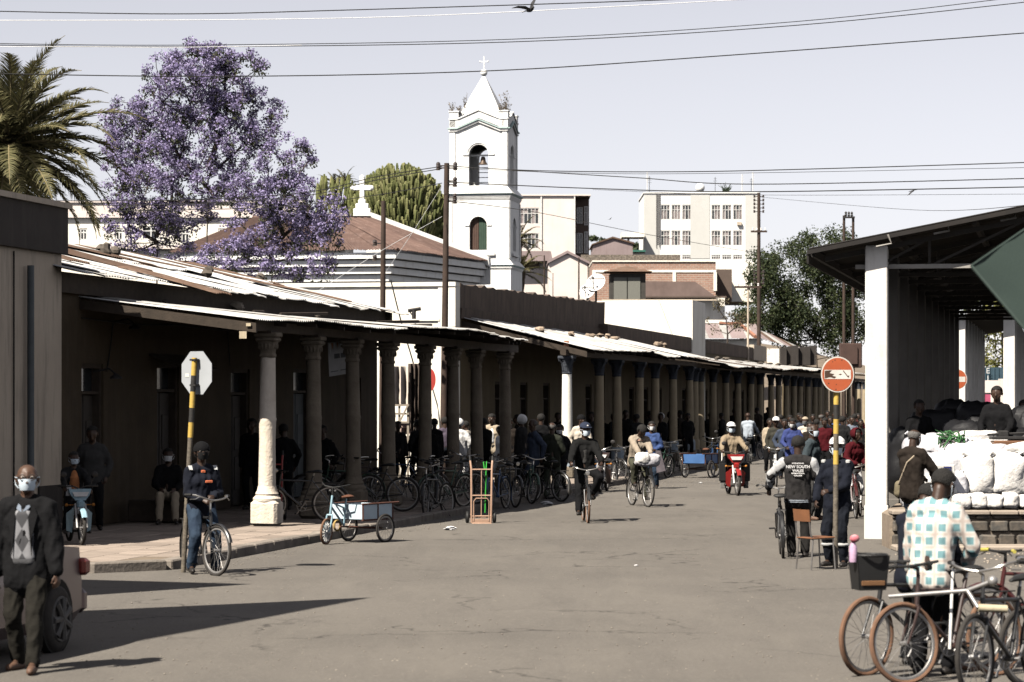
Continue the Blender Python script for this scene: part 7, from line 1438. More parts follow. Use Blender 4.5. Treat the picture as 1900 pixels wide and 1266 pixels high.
def person(label, loc, rz, top, legs, h=1.72, pelvis=(0, 0, .92), lean=0, twist=0, side=0, handL=(-.24, .06, .80), handR=(.24, .06, .80), footL=(-.11, .0, .0), footR=(.11, .02, .0), head=(0, 0), vox=.018, skin=None, hair='short', mask=None, hat=None, shoes=None, kind='jacket', front=None, elL=(-.5, -.6, -.3), elR=(.5, -.6, -.3), knL=(-.1, 1, .1), knR=(.1, 1, .1), curl=.5, collar=None, cuffs=None, fat=1.0, hood=None, roll=0, toes=None, palm=None, group=None, glasses=False, eyes=False, loc_z=0):
    sc = h/1.72; T = thing('person', label, 'person', tuple(loc), rz, group); T.rotation_euler = (0, roll, rz); T.scale = (sc, sc, sc); skin = skin or m_skin
    p = Vector(pelvis); u = Vector((math.sin(side), math.sin(lean), math.cos(lean))).normalized(); r = Matrix.Rotation(twist, 3, u) @ Vector((1, 0, 0)); r = (r-u*r.dot(u)).normalized(); fw = u.cross(r); nb = p+u*.50; ch = p+u*.32; wa = p+u*.12
    sh = {s: nb-u*.055+r*s*.178 for s in (-1, 1)}; hp = {s: p+Vector((s*.09, 0, -.02)) for s in (-1, 1)}
    tg = {-1: Vector(handL), 1: Vector(handR)}; el = {}; wr = {}
    for s, hint in ((-1, elL), (1, elR)): el[s], wr[s] = ik(sh[s], tg[s], .285, .255, hint)
    ft = {-1: Vector(footL), 1: Vector(footR)}; kn = {}; an = {}
    for s, hint in ((-1, knL), (1, knR)): kn[s], an[s] = ik(hp[s], ft[s]+Vector((0, 0, .085)), .43, .42, hint)
    td = toes or {}; toe = {s: an[s]+Vector((td.get(s, s*.03), .17, -.05 if s not in td else -.05)) for s in (-1, 1)}
    hy, hpit = head; HM = Matrix.Translation(nb+u*.065) @ (Matrix.Rotation(hy, 4, 'Z') @ Matrix.Rotation(hpit-lean*.35, 4, 'X') @ Matrix.Scale(1.09, 4)); HO = HM @ Matrix.Translation((0, .02, .118))
    def hq(x, y, z): return HO @ Vector((x, y, z))
    b = MB()                                             # the body: one continuous surface
    caps(b, hq(0, -.022, .03), .085, hq(0, .012, .035), .083, 14); caps(b, hq(0, .03, -.015), .070, hq(0, .045, -.075), .045, 12); caps(b, hq(-.03, .05, .01), .045, hq(.03, .05, .01), .045, 10); caps(b, hq(0, .092, -.005), .010, hq(0, .112, -.032), .016, 8); caps(b, hq(0, .085, .02), .02, hq(0, .07, .04), .03, 8); caps(b, hq(0, .085, -.062), .017, hq(0, .083, -.068), .017, 8)
    for s in (-1, 1): caps(b, hq(s*.086, -.005, .012), .014, hq(s*.084, -.002, -.025), .012, 8); caps(b, hq(s*.05, .055, -.03), .028, hq(s*.045, .05, -.045), .025, 8)
    caps(b, hq(0, -.02, -.05), .056, nb-u*.02, .062, 12); caps(b, nb-u*.03-r*.10, .06, nb-u*.03+r*.10, .06); caps(b, ch-r*.07, .10, ch+r*.07, .10); caps(b, ch, .12, p, .12); caps(b, p-r*.06, .11, p+r*.06, .11)
    for s in (-1, 1):
        caps(b, sh[s], .055, el[s], .040); caps(b, el[s], .040, wr[s], .027); hand(b, wr[s], el[s], s, curl, palm or Vector((s*.8, .1, .6)))
        caps(b, hp[s], .08, kn[s], .055); caps(b, kn[s], .055, an[s], .036); caps(b, an[s], .034, toe[s], .026)
    link('body', remesh(b, min(vox, .014), 'body', skin, 3), T)
    g = .014*fat; b = MB(); long_ = .16 if kind in ('coat', 'suit') else (.10 if kind == 'jacket' else .04)        # upper garment
    caps(b, nb-u*.045-r*.11, .070+g, nb-u*.045+r*.11, .070+g, 12); caps(b, ch-r*.075+fw*.01, .105+g, ch+r*.075+fw*.01, .105+g, 14); caps(b, ch-r*.08, .10+g, wa-r*.065, .10+g, 12); caps(b, ch+r*.08, .10+g, wa+r*.065, .10+g, 12); caps(b, ch, .12+g, wa, .112+g, 14)
    low = p-u*long_; seat = abs(footL[2]-pelvis[2]) < .7
    if kind == 'shirt' or seat: caps(b, wa-r*.065, .105+g, p-r*.062+u*.0, .108+g, 12); caps(b, wa+r*.065, .105+g, p+r*.062, .108+g, 12)
    else: caps(b, wa-r*.065, .10+g, low-r*.07, .115+g, 12); caps(b, wa+r*.065, .10+g, low+r*.07, .115+g, 12); caps(b, wa, .105+g, low, .115+g, 12)
    for s in (-1, 1): caps(b, nb+u*.005-fw*.01+r*s*.04, .052+g*.5, sh[s]-r*s*.02+u*.008, .058+g, 10)
    for s in (-1, 1): q = el[s].lerp(wr[s], .93 if kind != 'short' else -.25); caps(b, sh[s]-r*s*.02, .068+g, el[s], .054+g*.8, 12); (caps(b, el[s], .054+g*.8, q, .042+g*.7, 12) if kind != 'short' else None)
    if kind != 'shirt': caps(b, nb+u*.015-fw*.02-r*.035, .055, nb+u*.015-fw*.02+r*.035, .055, 10)
    else: caps(b, nb+u*.005-fw*.015-r*.03, .052, nb+u*.005-fw*.015+r*.03, .052, 10)
    tn = {'suit': 'jacket', 'coat': 'coat', 'jacket': 'jacket', 'shirt': 'shirt', 'short': 'shirt'}[kind]
    link(tn, remesh(b, vox, tn, top, 4, .011 if vox < .025 else .012, seed=len(label)*.37), T)
    if front:                                             # garment showing between the open fronts
        b = MB(); ms, wd, zl = front; caps(b, nb-u*.06+fw*.045, .035*wd, ch+fw*(.068+g), .062*wd, 12); caps(b, ch+fw*(.068+g), .062*wd, wa-u*zl+fw*(.062+g), .064*wd, 12); link('shirt_front', remesh(b, vox*.8, 'shirt_front', ms, 3), T)
    if collar:
        b = MB()
        for s in (-1, 1): b.add([nb+u*.03+r*s*.06-fw*.03, nb+u*.035+r*s*.05+fw*.035, nb-u*.05+r*s*.012+fw*.105, nb-u*.055+r*s*.075+fw*.095, nb-u*.015+r*s*.085+fw*.0], [(0, 1, 2, 3, 4)])
        link('collar', b.mesh('collar', collar), T)
    b = MB(); tk = .012                                   # trousers
    caps(b, p-r*.055, .108+tk, p+r*.055, .108+tk, 12); caps(b, wa-r*.05, .095+tk, wa+r*.05, .095+tk, 12)
    for s in (-1, 1): caps(b, hp[s]+Vector((0, 0, -.0)), .092+tk, kn[s], .066+tk, 12); q = kn[s].lerp(an[s], .97); caps(b, kn[s], .066+tk, q, .052+tk, 12)
    link('trousers', remesh(b, vox, 'trousers', legs, 4, .010, seed=len(label)*.71), T)
    sm = shoes or m_shoe
    for s in (-1, 1):
        b = MB(); a, t = an[s], toe[s]; hl = a+(a-t).normalized()*.055; hl.z = a.z-.045; caps(b, Vector((hl.x, hl.y, hl.z)), .036, a.lerp(t, .55)+Vector((0, 0, -.018)), .040, 10); caps(b, a.lerp(t, .5)+Vector((0, 0, -.014)), .040, t+Vector((0, 0, .0)), .034, 10)
        if sm is not m_sand: caps(b, a+Vector((0, 0, .01)), .045, a+Vector((0, 0, -.04)), .042, 10)
        link('shoe', remesh(b, min(vox, .014), 'shoe', sm, 2), T)
    if hair:                                              # hair: a shell over the skull
        rr = {'short': .0915, 'afro': .104, 'bald': 0, 'fringe': .0905}[hair if hair in ('short', 'afro', 'bald', 'fringe') else 'short']
        if rr:
            b = MB(); b.ball((0, 0, 0), 1, 22, 16); keep = []
            vv = [Vector(q) for q in b.v]
            for fc in b.f:
                c = sum((vv[i] for i in fc), Vector())/len(fc)
                if hair == 'fringe':
                    if c.z > .45 or c.z < -.55 or c.y > .25: continue
                elif c.z < -.62 or (c.y > .30 and c.z < .52-.3*(c.y-.3)) or (c.y > .05 and c.z < -.05): continue
                keep.append(fc)
            used = sorted({i for fc in keep for i in fc}); ix = {j: i for i, j in enumerate(used)}; q = MB()
            q.add([hq(vv[j].x*rr*(1+.06*noise.noise(vv[j]*7)), -.006+vv[j].y*rr*1.1*(1+.03*noise.noise(vv[j]*7)), .034+vv[j].z*rr*1.02) for j in used], [tuple(ix[i] for i in fc) for fc in keep]); link('hair', q.mesh('hair', m_hairG if hair == 'fringe' or (hat and False) else m_hair, 60), T)
    if hair == 'grey': pass
    if mask:
        q = MB(); v = []; n, mm = 10, 8
        for j in range(mm+1):
            for i in range(n+1):
                a = -1.15+2.3*i/n; z = -.004-.086*j/mm; ra = (.076-.018*(j/mm)**2)*(1+.10*math.exp(-(a/.4)**2)*(1-j/mm*.6)); v.append(hq(math.sin(a)*ra, .028+math.cos(a)*ra*1.12, z+.01*math.cos(i*math.pi)*0))
        q.add(v, [(j*(n+1)+i, (j+1)*(n+1)+i, (j+1)*(n+1)+i+1, j*(n+1)+i+1) for j in range(mm) for i in range(n)])
        for s in (-1, 1): q.tube([hq(s*.072, .055, .008), hq(s*.09, .02, .012), hq(s*.094, -.012, .015)], .003, 4); q.tube([hq(s*.066, .05, -.07), hq(s*.088, .01, -.045), hq(s*.094, -.012, -.01)], .003, 4)
        link('face_mask', q.mesh('face_mask', mask, 60), T)
    if eyes:
        for s in (-1, 1): q = MB(); q.ball(hq(s*.034, .083, .012), (.015, .012, .008), 10, 7); link('eye', q.mesh('eye', m_eyew, 40), T); q = MB(); q.ball(hq(s*.034, .094, .012), .0065, 8, 6); link('iris', q.mesh('iris', m_hair, 40), T)
    if glasses:
        q = MB()
        for s in (-1, 1):
            q.torus(hq(s*.036, .108, .008), .024, .0035, (HM.to_3x3() @ Vector((0, 1, 0))), 16, 5); q.tube([hq(s*.062, .10, .012), hq(s*.088, .0, .014)], .003, 5)
        q.tube([hq(-.012, .112, .012), hq(.012, .112, .012)], .003, 5); link('glasses', q.mesh('glasses', m_dsteel, 40), T)
    if hat:
        hk, hm = hat; q = MB(); b = MB(); b.ball((0, 0, 0), 1, 20, 14); vv = [Vector(x) for x in b.v]; zc = {'cap': .05, 'beanie': -.22, 'hood': -.9, 'kufi': .12}[hk]; keep = [fc for fc in b.f if (sum((vv[i] for i in fc), Vector())/len(fc)).z > zc and not (hk == 'hood' and (sum((vv[i] for i in fc), Vector())/len(fc)).y > .45)]
        used = sorted({i for fc in keep for i in fc}); ix = {j: i for i, j in enumerate(used)}; k = .101 if hk != 'hood' else .118; q.add([hq(vv[j].x*k, -.006+vv[j].y*k*1.1, .036+(.016 if hk == 'cap' else 0)+vv[j].z*k*(1.0 if hk != 'cap' else .92)) for j in used], [tuple(ix[i] for i in fc) for fc in keep])
        if hk == 'cap':
            v = []
            for i in range(11):
                a = -1.1+2.2*i/10; x = math.sin(a)*.098; y = .0+math.cos(a)*.105; v += [hq(x, y-.004, .062), hq(x*1.0, y+.07*max(.2, math.cos(a)), .054-.006*abs(a))]
            q.add(v, [(2*i, 2*i+1, 2*i+3, 2*i+2) for i in range(10)]); q.add([Vector(x)-Vector((0, 0, .006)) for x in v], [(2*i+2, 2*i+3, 2*i+1, 2*i) for i in range(10)])
        link('hat', q.mesh('hat', hm, 60), T)
    T['_dummy'] = 0; del T['_dummy']
    J = dict(T=T, u=u, r=r, fw=fw, nb=nb, ch=ch, wa=wa, p=p, hq=hq, wr=wr, el=el, sh=sh, kn=kn, an=an); return J
def bag(J, mb, name, m, sm=40): return link(name, mb.mesh(name, m, sm), J['T'])
# palette
k_black = cloth('black', (.007, .007, .008)); k_navy = cloth('navy', (.010, .012, .020)); k_char = cloth('charcoal', (.018, .018, .019)); k_suit = cloth('suit', (.008, .008, .009)); k_olive = cloth('olive', (.075, .075, .052)); k_jean = cloth('jean', (.035, .055, .085), (.02, .032, .055)); k_djean = cloth('dark_jean', (.02, .025, .034)); k_beige = cloth('beige', (.46, .38, .28)); k_tan = cloth('tan_suit', (.30, .235, .16)); k_blue = cloth('blue_shirt', (.05, .085, .21)); k_over = cloth('overall_blue', (.045, .062, .19)); k_white = cloth('white_cloth', (.70, .69, .68)); k_lblue = cloth('pale_blue_shirt', (.42, .47, .53)); k_slate = cloth('slate_jacket', (.055, .072, .082)); k_grey = cloth('grey', (.06, .058, .056)); k_maroon = cloth('maroon', (.075, .006, .010)); k_brown = cloth('brown_jacket', (.024, .018, .014)); k_purple = cloth('dusty_purple', (.10, .08, .11)); k_steel = cloth('steel_blue', (.055, .07, .105)); k_green = cloth('army_green', (.026, .029, .021)); k_gtrou = cloth('grey_green_trouser', (.10, .115, .085)); k_trou = cloth('dark_trouser', (.045, .04, .034)); k_sw = cloth('sweater_grey', (.10, .10, .105)); k_cream = cloth('cream_shirt', (.62, .55, .46)); k_pink = cloth('salmon', (.45, .26, .20))
# ---- man in the suit, foreground left
g = G(56, 1246); J = person('man in dark suit jacket, argyle sweater, glasses and mask walking at the left edge', (g.x-.02, g.y, 0), head(172), k_suit, cloth('suit_trouser', (.022, .020, .016)), 1.73, lean=.02, handL=(-.29, .10, .80), handR=(.27, .0, .80), footL=(-.13, .26, 0), footR=(.11, -.10, 0), head=(.30, .06), vox=.010, skin=m_skin2, hair='bald', mask=m_mask, shoes=m_sand, kind='suit', curl=.55, glasses=True, eyes=True, fat=2.3)
argyle = bpy.data.materials.new('argyle'); argyle.use_nodes = True; n = argyle.node_tree.nodes; l = argyle.node_tree.links; tc = n.new('ShaderNodeTexCoord'); mp = n.new('ShaderNodeMapping'); mp.inputs['Rotation'].default_value = (0, math.radians(45), 0); mp.inputs['Scale'].default_value = (8.6, .001, 8.6); s0 = n.new('ShaderNodeMapping'); s0.inputs['Scale'].default_value = (1.35, 1, .82); l.new(tc.outputs['Object'], s0.inputs[0]); l.new(s0.outputs[0], mp.inputs[0]); ck = n.new('ShaderNodeTexChecker'); ck.inputs['Scale'].default_value = 1; ck.inputs['Color1'].default_value = (.20, .20, .21, 1); ck.inputs['Color2'].default_value = (.05, .05, .054, 1); l.new(mp.outputs[0], ck.inputs[0]); l.new(ck.outputs[0], n['Principled BSDF'].inputs['Base Color']); n['Principled BSDF'].inputs['Roughness'].default_value = .95; MATS['argyle'] = argyle
def front_panel(J, m, name, w0, w1, z0, z1, d0, d1, n=8):   # rounded panel over the chest between jacket fronts
    b = MB(); caps(b, J['p']+J['u']*z0+J['fw']*d0-J['r']*w0, .055, J['p']+J['u']*z0+J['fw']*d0+J['r']*w0, .055, 12); caps(b, J['p']+J['u']*z1+J['fw']*d1-J['r']*w1, .05, J['p']+J['u']*z1+J['fw']*d1+J['r']*w1, .05, 12)
    for s in (-1, 0, 1): caps(b, J['p']+J['u']*z0+J['fw']*d0+J['r']*w0*s, .055, J['p']+J['u']*z1+J['fw']*d1+J['r']*w1*s, .05, 12)
    link(name, remesh(b, .011, name, m, 4), J['T'])
front_panel(J, argyle, 'sweater', .058, .030, .05, .40, .097, .104); front_panel(J, k_sw, 'sweater_hem', .056, .056, .02, .05, .095, .099)
b = MB(); u, r, fw, nb = J['u'], J['r'], J['fw'], J['nb']
for s in (-1, 1): b.add([nb+u*.035+r*s*.055-fw*.02, nb+u*.03+r*s*.045+fw*.05, nb-u*.075+r*s*.004+fw*.145, nb-u*.05+r*s*.05+fw*.135, nb-u*.0+r*s*.07+fw*.04], [(0, 1, 2, 3, 4)])
bag(J, b, 'shirt_collar', cloth('pale_shirt', (.20, .235, .29)))
for s in (-1, 1): b = MB(); b.prism([nb-u*.0+r*s*.075+fw*.07, nb-u*.10+r*s*.13+fw*.125, nb-u*.30+r*s*.085+fw*.160, nb-u*.44+r*s*.085+fw*.155, nb-u*.12+r*s*.055+fw*.148], fw*.012); bag(J, b, 'lapel', k_suit)
b = MB(); b.torus(J['wr'][-1]+Vector((0, 0, .0)), .031, .007, (J['wr'][-1]-J['el'][-1]), 16, 6); bag(J, b, 'watch', m_chr)
# ---- man with bicycle by the octagon sign
L = bk_stop.location; J = person('man in navy jacket, beanie and jeans astride a bicycle by the octagon sign', L, head(205), k_navy, k_jean, 1.72, pelvis=(0, -.02, .90), lean=.04, handL=(-.10, .20, 1.02), handR=(.06, .22, .98), footL=(-.20, -.02, 0), footR=(.16, .05, .02), head=(-.1, .1), vox=.013, hair=None, hat=('beanie', k_black), mask=cloth('black_mask', (.015, .015, .016)), eyes=True, front=None, curl=.8)
b = MB()
for s in (-1, 1): b.add([J['sh'][s]+J['u']*.083+J['r']*s*(-.035)+J['fw']*.03, J['sh'][s]+J['u']*.083+J['r']*s*.02+J['fw']*.03, J['sh'][s]+J['u']*.03+J['r']*s*.015+J['fw']*.088, J['sh'][s]+J['u']*.03-J['r']*s*.03+J['fw']*.092], [(0, 1, 2, 3)])
bag(J, b, 'shoulder_patch', mat('reflective', (.5, .5, .49))); b = MB(); b.bbox(J['ch']+J['fw']*.135-J['r']*.06+J['u']*.0, (.10, .02, .035), .006); b.bbox(J['nb']+J['fw']*.075-J['u']*.05, (.06, .03, .04), .008); bag(J, b, 'orange_trim', cloth('orange', (.62, .17, .08)))
# ---- cyclist in black jacket
L = bk_r1.location; J = person('cyclist in black jacket, navy cap and mask riding towards the camera', L, head(183), cloth('black_jacket', (.009, .009, .009)), k_black, 1.74, pelvis=(0, -.27, 1.0), lean=.10, handL=(-.30, .26, 1.06), handR=(.30, .26, 1.06), footL=(-.13, -.13, .42), footR=(.13, .10, .13), head=(.35, .0), vox=.014, mask=m_mask, hat=('cap', cloth('navy_cap', (.03, .038, .065))), kind='jacket', fat=1.5, elL=(-.8, -.2, -.5), elR=(.8, -.2, -.5), knL=(-.5, 1, .3), knR=(.35, 1, .3), curl=.9, front=(k_grey, .9, .0))
b = MB(); b.bbox(J['hq'](0, .098, .085), (.03, .01, .025), .004); bag(J, b, 'cap_badge', k_white)
# ---- stooping cyclist with bundle
L = bk_r2.location; J = person('cyclist in beige jacket looking down over a white bundle', L, head(196), cloth('stone_jacket', (.36, .30, .235)), k_olive, 1.72, pelvis=(0, -.27, 1.0), lean=.30, handL=(-.10, .40, 1.10), handR=(.14, .38, 1.10), footL=(-.13, -.05, .14), footR=(.13, .0, .42), head=(0, -.75), vox=.014, hair='afro', kind='jacket', fat=1.4, elL=(-.8, -.2, -.4), elR=(.8, -.2, -.4), knL=(-.3, 1, .3), knR=(.3, 1, .3), collar=k_pink, front=(cloth('dark_tee', (.06, .045, .04)), .8, -.05), roll=-.03)
M = Matrix.Rotation(head(196), 3, 'Z'); p = Vector(L)+M @ Vector((0, .52, .86)); sack((p.x, p.y, p.z), (.50, .34, .26), head(196), 'white cloth bundle tied on the handlebars of the stooping cyclist', m_plas, 77, tie=False); p2 = p+M @ Vector((.12, .05, .04)); sack((p2.x, p2.y, p2.z), (.28, .3, .24), .4, 'rounded second lump of the white handlebar bundle', m_sack, 79, tie=False)
# ---- walker in blue shirt with grey bag
g = G(1206, 908); J = person('man in royal blue shirt and mask walking with a grey bag behind the cyclist', (g.x+.05, g.y+.2, 0), head(165), k_blue, k_jean, 1.70, handL=(-.14, .18, 1.02), handR=(.20, .16, .98), footL=(-.11, -.12, 0), footR=(.10, .14, 0), head=(.45, 0), vox=.016, mask=m_maskW, kind='shirt', front=(k_white, .35, -.15), curl=.8)
b = MB(); a = [Vector((-.16, .16, 1.0)), Vector((-.30, .20, .98)), Vector((-.42, .12, .48)), Vector((-.18, .12, .42))]; b.prism(a, (0, .10, 0)); bag(J, b, 'bag', cloth('bag_grey', (.16, .14, .155)))
# ---- moped rider
L = mp_red.location; J = person('moped rider in tan blazer, white cap and mask', L, head(186), k_tan, k_black, 1.72, pelvis=(0, -.25, .90), lean=.02, handL=(-.31, .27, 1.06), handR=(.31, .27, 1.06), footL=(-.20, .12, .22), footR=(.20, .12, .22), head=(.05, .0), vox=.015, mask=m_mask, hat=('cap', k_white), kind='suit', fat=1.4, elL=(-1, -.1, -.4), elR=(1, -.1, -.4), knL=(-.5, 1, .5), knR=(.5, 1, .5), curl=.9, front=(k_lblue, .55, -.12))
# ---- pale blue shirt seen from behind, on a bicycle
L = bk_w.location; person('man in pale blue shirt seen from behind leaning on his bicycle', L, head(-8), k_lblue, k_djean, 1.74, pelvis=(-.05, -.2, .98), lean=.12, side=-.05, handL=(-.26, .27, 1.05), handR=(.28, .27, 1.05), footL=(-.2, -.1, 0), footR=(.14, .05, .2), vox=.02, hair='bald', kind='shirt')
# ---- varsity jacket
L = bk_v.location; k_wool = cloth('varsity_wool', (.030, .028, .028)); J = person('man in dark varsity jacket with pale sleeves seen from behind beside his bicycle', (L[0]+.22, L[1]-.12, 0), head(-6), k_wool, cloth('varsity_trouser', (.016, .015, .014)), 1.74, handL=(-.42, .22, .98), handR=(.25, .14, .88), footL=(-.09, .0, 0), footR=(.10, -.06, 0), head=(-.1, -.05), vox=.012, hair='short', kind='jacket', fat=1.15, elL=(-1, -.5, .0), elR=(1, -.5, -.2), curl=.9)
k_slv = cloth('varsity_sleeve', (.50, .50, .50)); b = MB()
for s in (-1, 1): caps(b, J['sh'][s]+J['r']*s*.015, .086, J['el'][s], .072, 12); caps(b, J['el'][s], .072, J['el'][s].lerp(J['wr'][s], .8), .058, 12)
for s in (-1, 1):
    b = MB(); caps(b, J['sh'][s]+J['r']*s*.02-J['u']*.01, .085, J['el'][s], .070, 12); caps(b, J['el'][s], .070, J['el'][s].lerp(J['wr'][s], .78), .057, 12); link('sleeve', remesh(b, .012, 'sleeve', k_slv, 3, .008), J['T'])
for dz in (-.10, -.125): b = MB(); b.torus(J['p']+J['u']*dz, .196, .006, (0, 0, 1), 30, 6); b.v = [(x, y*.72-.0, z) for x, y, z in b.v]; bag(J, b, 'hem_stripe', k_lblue)
bk = -J['fw']
for txt, sz, dz in (('INTERNATIONAL', .022, .075), ('NEW SOUTH', .058, .025), ('WALES', .05, -.03), ('INTERNATIONAL', .024, -.068), ('COLLEGE', .027, -.10)):
    Mt = Matrix.Translation(J['ch']+J['u']*(dz+.035)+bk*(.152)) @ Matrix.Rotation(math.pi/2, 4, 'X'); text3d(txt, sz, k_white, J['T'], Mt, 'lettering', .004, .0012)
b = MB(); caps(b, J['el'][-1].lerp(J['wr'][-1], .72), .048, J['wr'][-1], .042, 10); link('cuff', remesh(b, .013, 'cuff', k_black, 2), J['T'])
# ---- slate jacket and workwear men in conversation
g = G(1507, 966); J = person('grey-haired man in slate blue jacket and mask talking near the pole', (g.x, g.y, 0), head(-118), k_slate, k_grey, 1.80, handL=(-.16, .14, .92), handR=(.22, .05, .86), footL=(-.11, .05, 0), footR=(.11, -.02, 0), head=(-.25, .05), vox=.014, hair='fringe', mask=m_mask, kind='jacket', fat=1.3, shoes=m_sand)
g = G(1555, 1054); J = person('worker in navy overalls, white cap and mask standing behind the no-entry pole', (g.x+.02, g.y+.25, 0), head(150), k_navy, cloth('navy_trouser', (.010, .012, .018)), 1.74, handL=(-.02, .30, 1.04), handR=(.24, .16, .90), footL=(-.11, .02, 0), footR=(.12, -.02, 0), head=(.35, .0), vox=.012, hair=None, mask=m_mask, hat=('cap', k_white), kind='jacket', fat=1.25, curl=.7)
for s in (-1, 1): b = MB(); b.torus(J['kn'][s].lerp(J['an'][s], .45), .071, .022, (0, 0, 1), 24, 8); b.v = [(x, y, z) for x, y, z in b.v]; bag(J, b, 'reflective_band', mat('reflective', (.5, .5, .49)))
b = MB(); b.bbox(J['sh'][-1]+J['fw']*.05+J['u']*.06, (.06, .05, .05), .01); b.bbox(J['sh'][1]+J['fw']*.05+J['u']*.06, (.06, .05, .05), .01); bag(J, b, 'shoulder_patch', MATS['reflective']); b = MB(); b.bbox(J['hq'](0, .10, -.12), (.05, .03, .03), .008); bag(J, b, 'neck_tab', MATS['cloth_orange'])
# ---- man with shoulder bag at the sacks
g = P(1690, 0, 41.0); g.y = 40.6; J = person('grey-haired man in brown jacket with shoulder bag standing at the white sacks', ((1690-950)/5000*40.6, 40.45, .09), head(-40), k_brown, cloth('faded_jean', (.16, .19, .22), (.10, .12, .15)), 1.74, handL=(-.08, .34, 1.02), handR=(.16, .33, 1.05), footL=(-.10, .02, 0), footR=(.11, .0, 0), head=(-.05, -.25), vox=.013, hair='fringe', mask=m_mask, kind='coat', fat=1.4, elL=(-.8, -.5, -.3), elR=(.8, -.5, -.3))
b = MB(); b.tube([J['sh'][1]+J['u']*.09, J['ch']-J['fw']*.15, J['p']-J['r']*.2-J['u']*.0-J['fw']*.06], .012, 6); bag(J, b, 'strap', k_beige); b = MB(); caps(b, J['p']-J['r']*.23-J['u']*.02, .07, J['p']-J['r']*.23-J['u']*.14, .08, 10); link('shoulder_bag', remesh(b, .016, 'shoulder_bag', cloth('khaki', (.20, .17, .11)), 3), J['T'])
# ---- plaid shirt, back turned, among the near bicycles
plaid = bpy.data.materials.new('plaid'); plaid.use_nodes = True; n = plaid.node_tree.nodes; l = plaid.node_tree.links; tc = n.new('ShaderNodeTexCoord'); sp = n.new('ShaderNodeSeparateXYZ'); l.new(tc.outputs['Object'], sp.inputs[0])
def band(out, fr, ph, lo, hi):
    m1 = n.new('ShaderNodeMath'); m1.operation = 'MULTIPLY'; m1.inputs[1].default_value = fr; l.new(out, m1.inputs[0]); m0 = n.new('ShaderNodeMath'); m0.operation = 'ADD'; m0.inputs[1].default_value = ph; l.new(m1.outputs[0], m0.inputs[0]); m2 = n.new('ShaderNodeMath'); m2.operation = 'SINE'; l.new(m0.outputs[0], m2.inputs[0]); m3 = n.new('ShaderNodeMapRange'); m3.inputs[1].default_value = lo; m3.inputs[2].default_value = hi; l.new(m2.outputs[0], m3.inputs[0]); return m3.outputs[0]
def mulf(a, b):
    m = n.new('ShaderNodeMath'); m.operation = 'MULTIPLY'; l.new(a, m.inputs[0]); l.new(b, m.inputs[1]); return m.outputs[0]
def maxf(a, b):
    m = n.new('ShaderNodeMath'); m.operation = 'MAXIMUM'; l.new(a, m.inputs[0]); l.new(b, m.inputs[1]); return m.outputs[0]
teal = mulf(band(sp.outputs[0], 62, .4, -.55, .1), band(sp.outputs[2], 58, 0, -.55, .1)); orn = maxf(band(sp.outputs[0], 62, 3.6, .55, .95), band(sp.outputs[2], 58, 3.1, .55, .95))
m1 = n.new('ShaderNodeMix'); m1.data_type = 'RGBA'; m1.inputs['A'].default_value = (.54, .53, .49, 1); m1.inputs['B'].default_value = (.13, .25, .27, 1); l.new(teal, m1.inputs['Factor']); m2 = n.new('ShaderNodeMix'); m2.data_type = 'RGBA'; m2.inputs['B'].default_value = (.36, .20, .14, 1); l.new(m1.outputs['Result'], m2.inputs['A']); m5 = n.new('ShaderNodeMath'); m5.operation = 'MULTIPLY'; m5.inputs[1].default_value = .38; l.new(orn, m5.inputs[0]); l.new(m5.outputs[0], m2.inputs['Factor']); l.new(m2.outputs['Result'], n['Principled BSDF'].inputs['Base Color']); n['Principled BSDF'].inputs['Roughness'].default_value = .9; MATS['plaid'] = plaid
Yp_ = 22.4; J = person('man in teal and cream plaid shirt seen from behind among the near bicycles', ((1728-950)/5000*Yp_, Yp_, 0), head(-28), plaid, k_black, 1.74, pelvis=(0, 0, .90), lean=.10, side=.06, handL=(-.24, .18, .84), handR=(.22, .26, .92), footL=(-.12, .0, 0), footR=(.12, .06, 0), head=(-.25, -.45), vox=.010, hair='short', kind='shirt', fat=1.3, mask=m_mask, elR=(.8, -.3, -.5), curl=.7)
b = MB(); w = J['p']; g = .014*1.3; caps(b, J['wa']-J['r']*.06, .118, w-J['r']*.07-J['u']*.12, .128, 12); caps(b, J['wa']+J['r']*.06, .118, w+J['r']*.07-J['u']*.12, .128, 12); link('shirt_tail', remesh(b, .012, 'shirt_tail', plaid, 3, .010), J['T'])
J = person('man in dark navy jacket hunched just left of and behind the plaid shirt', ((1706-950)/5000*23.2, 23.2, 0), head(-35), k_navy, k_black, 1.68, pelvis=(0, -.05, .86), lean=.38, side=-.1, handL=(-.2, .42, .80), handR=(.22, .40, .84), footL=(-.12, .0, 0), footR=(.12, .1, 0), head=(-.2, -.5), vox=.016, hair='short', kind='jacket', fat=1.3)
# ---- orange vest rider on the parked blue moped
L = mp_blue.location; J = person('moped rider in orange apron and mask seated on the pavement at left', L, head(196), k_char, k_black, 1.40, pelvis=(0, -.25, .86), handL=(-.26, .20, 1.0), handR=(.24, .24, 1.04), footL=(-.20, .12, .18), footR=(.20, .12, .18), head=(.05, 0), vox=.016, mask=m_mask, front=(cloth('apron_orange', (.55, .22, .09)), 1.55, .06), curl=.8); b = MB(); b.bbox((.16, .30, .98), (.10, .02, .20), .01); bag(J, b, 'leaflet', k_white)
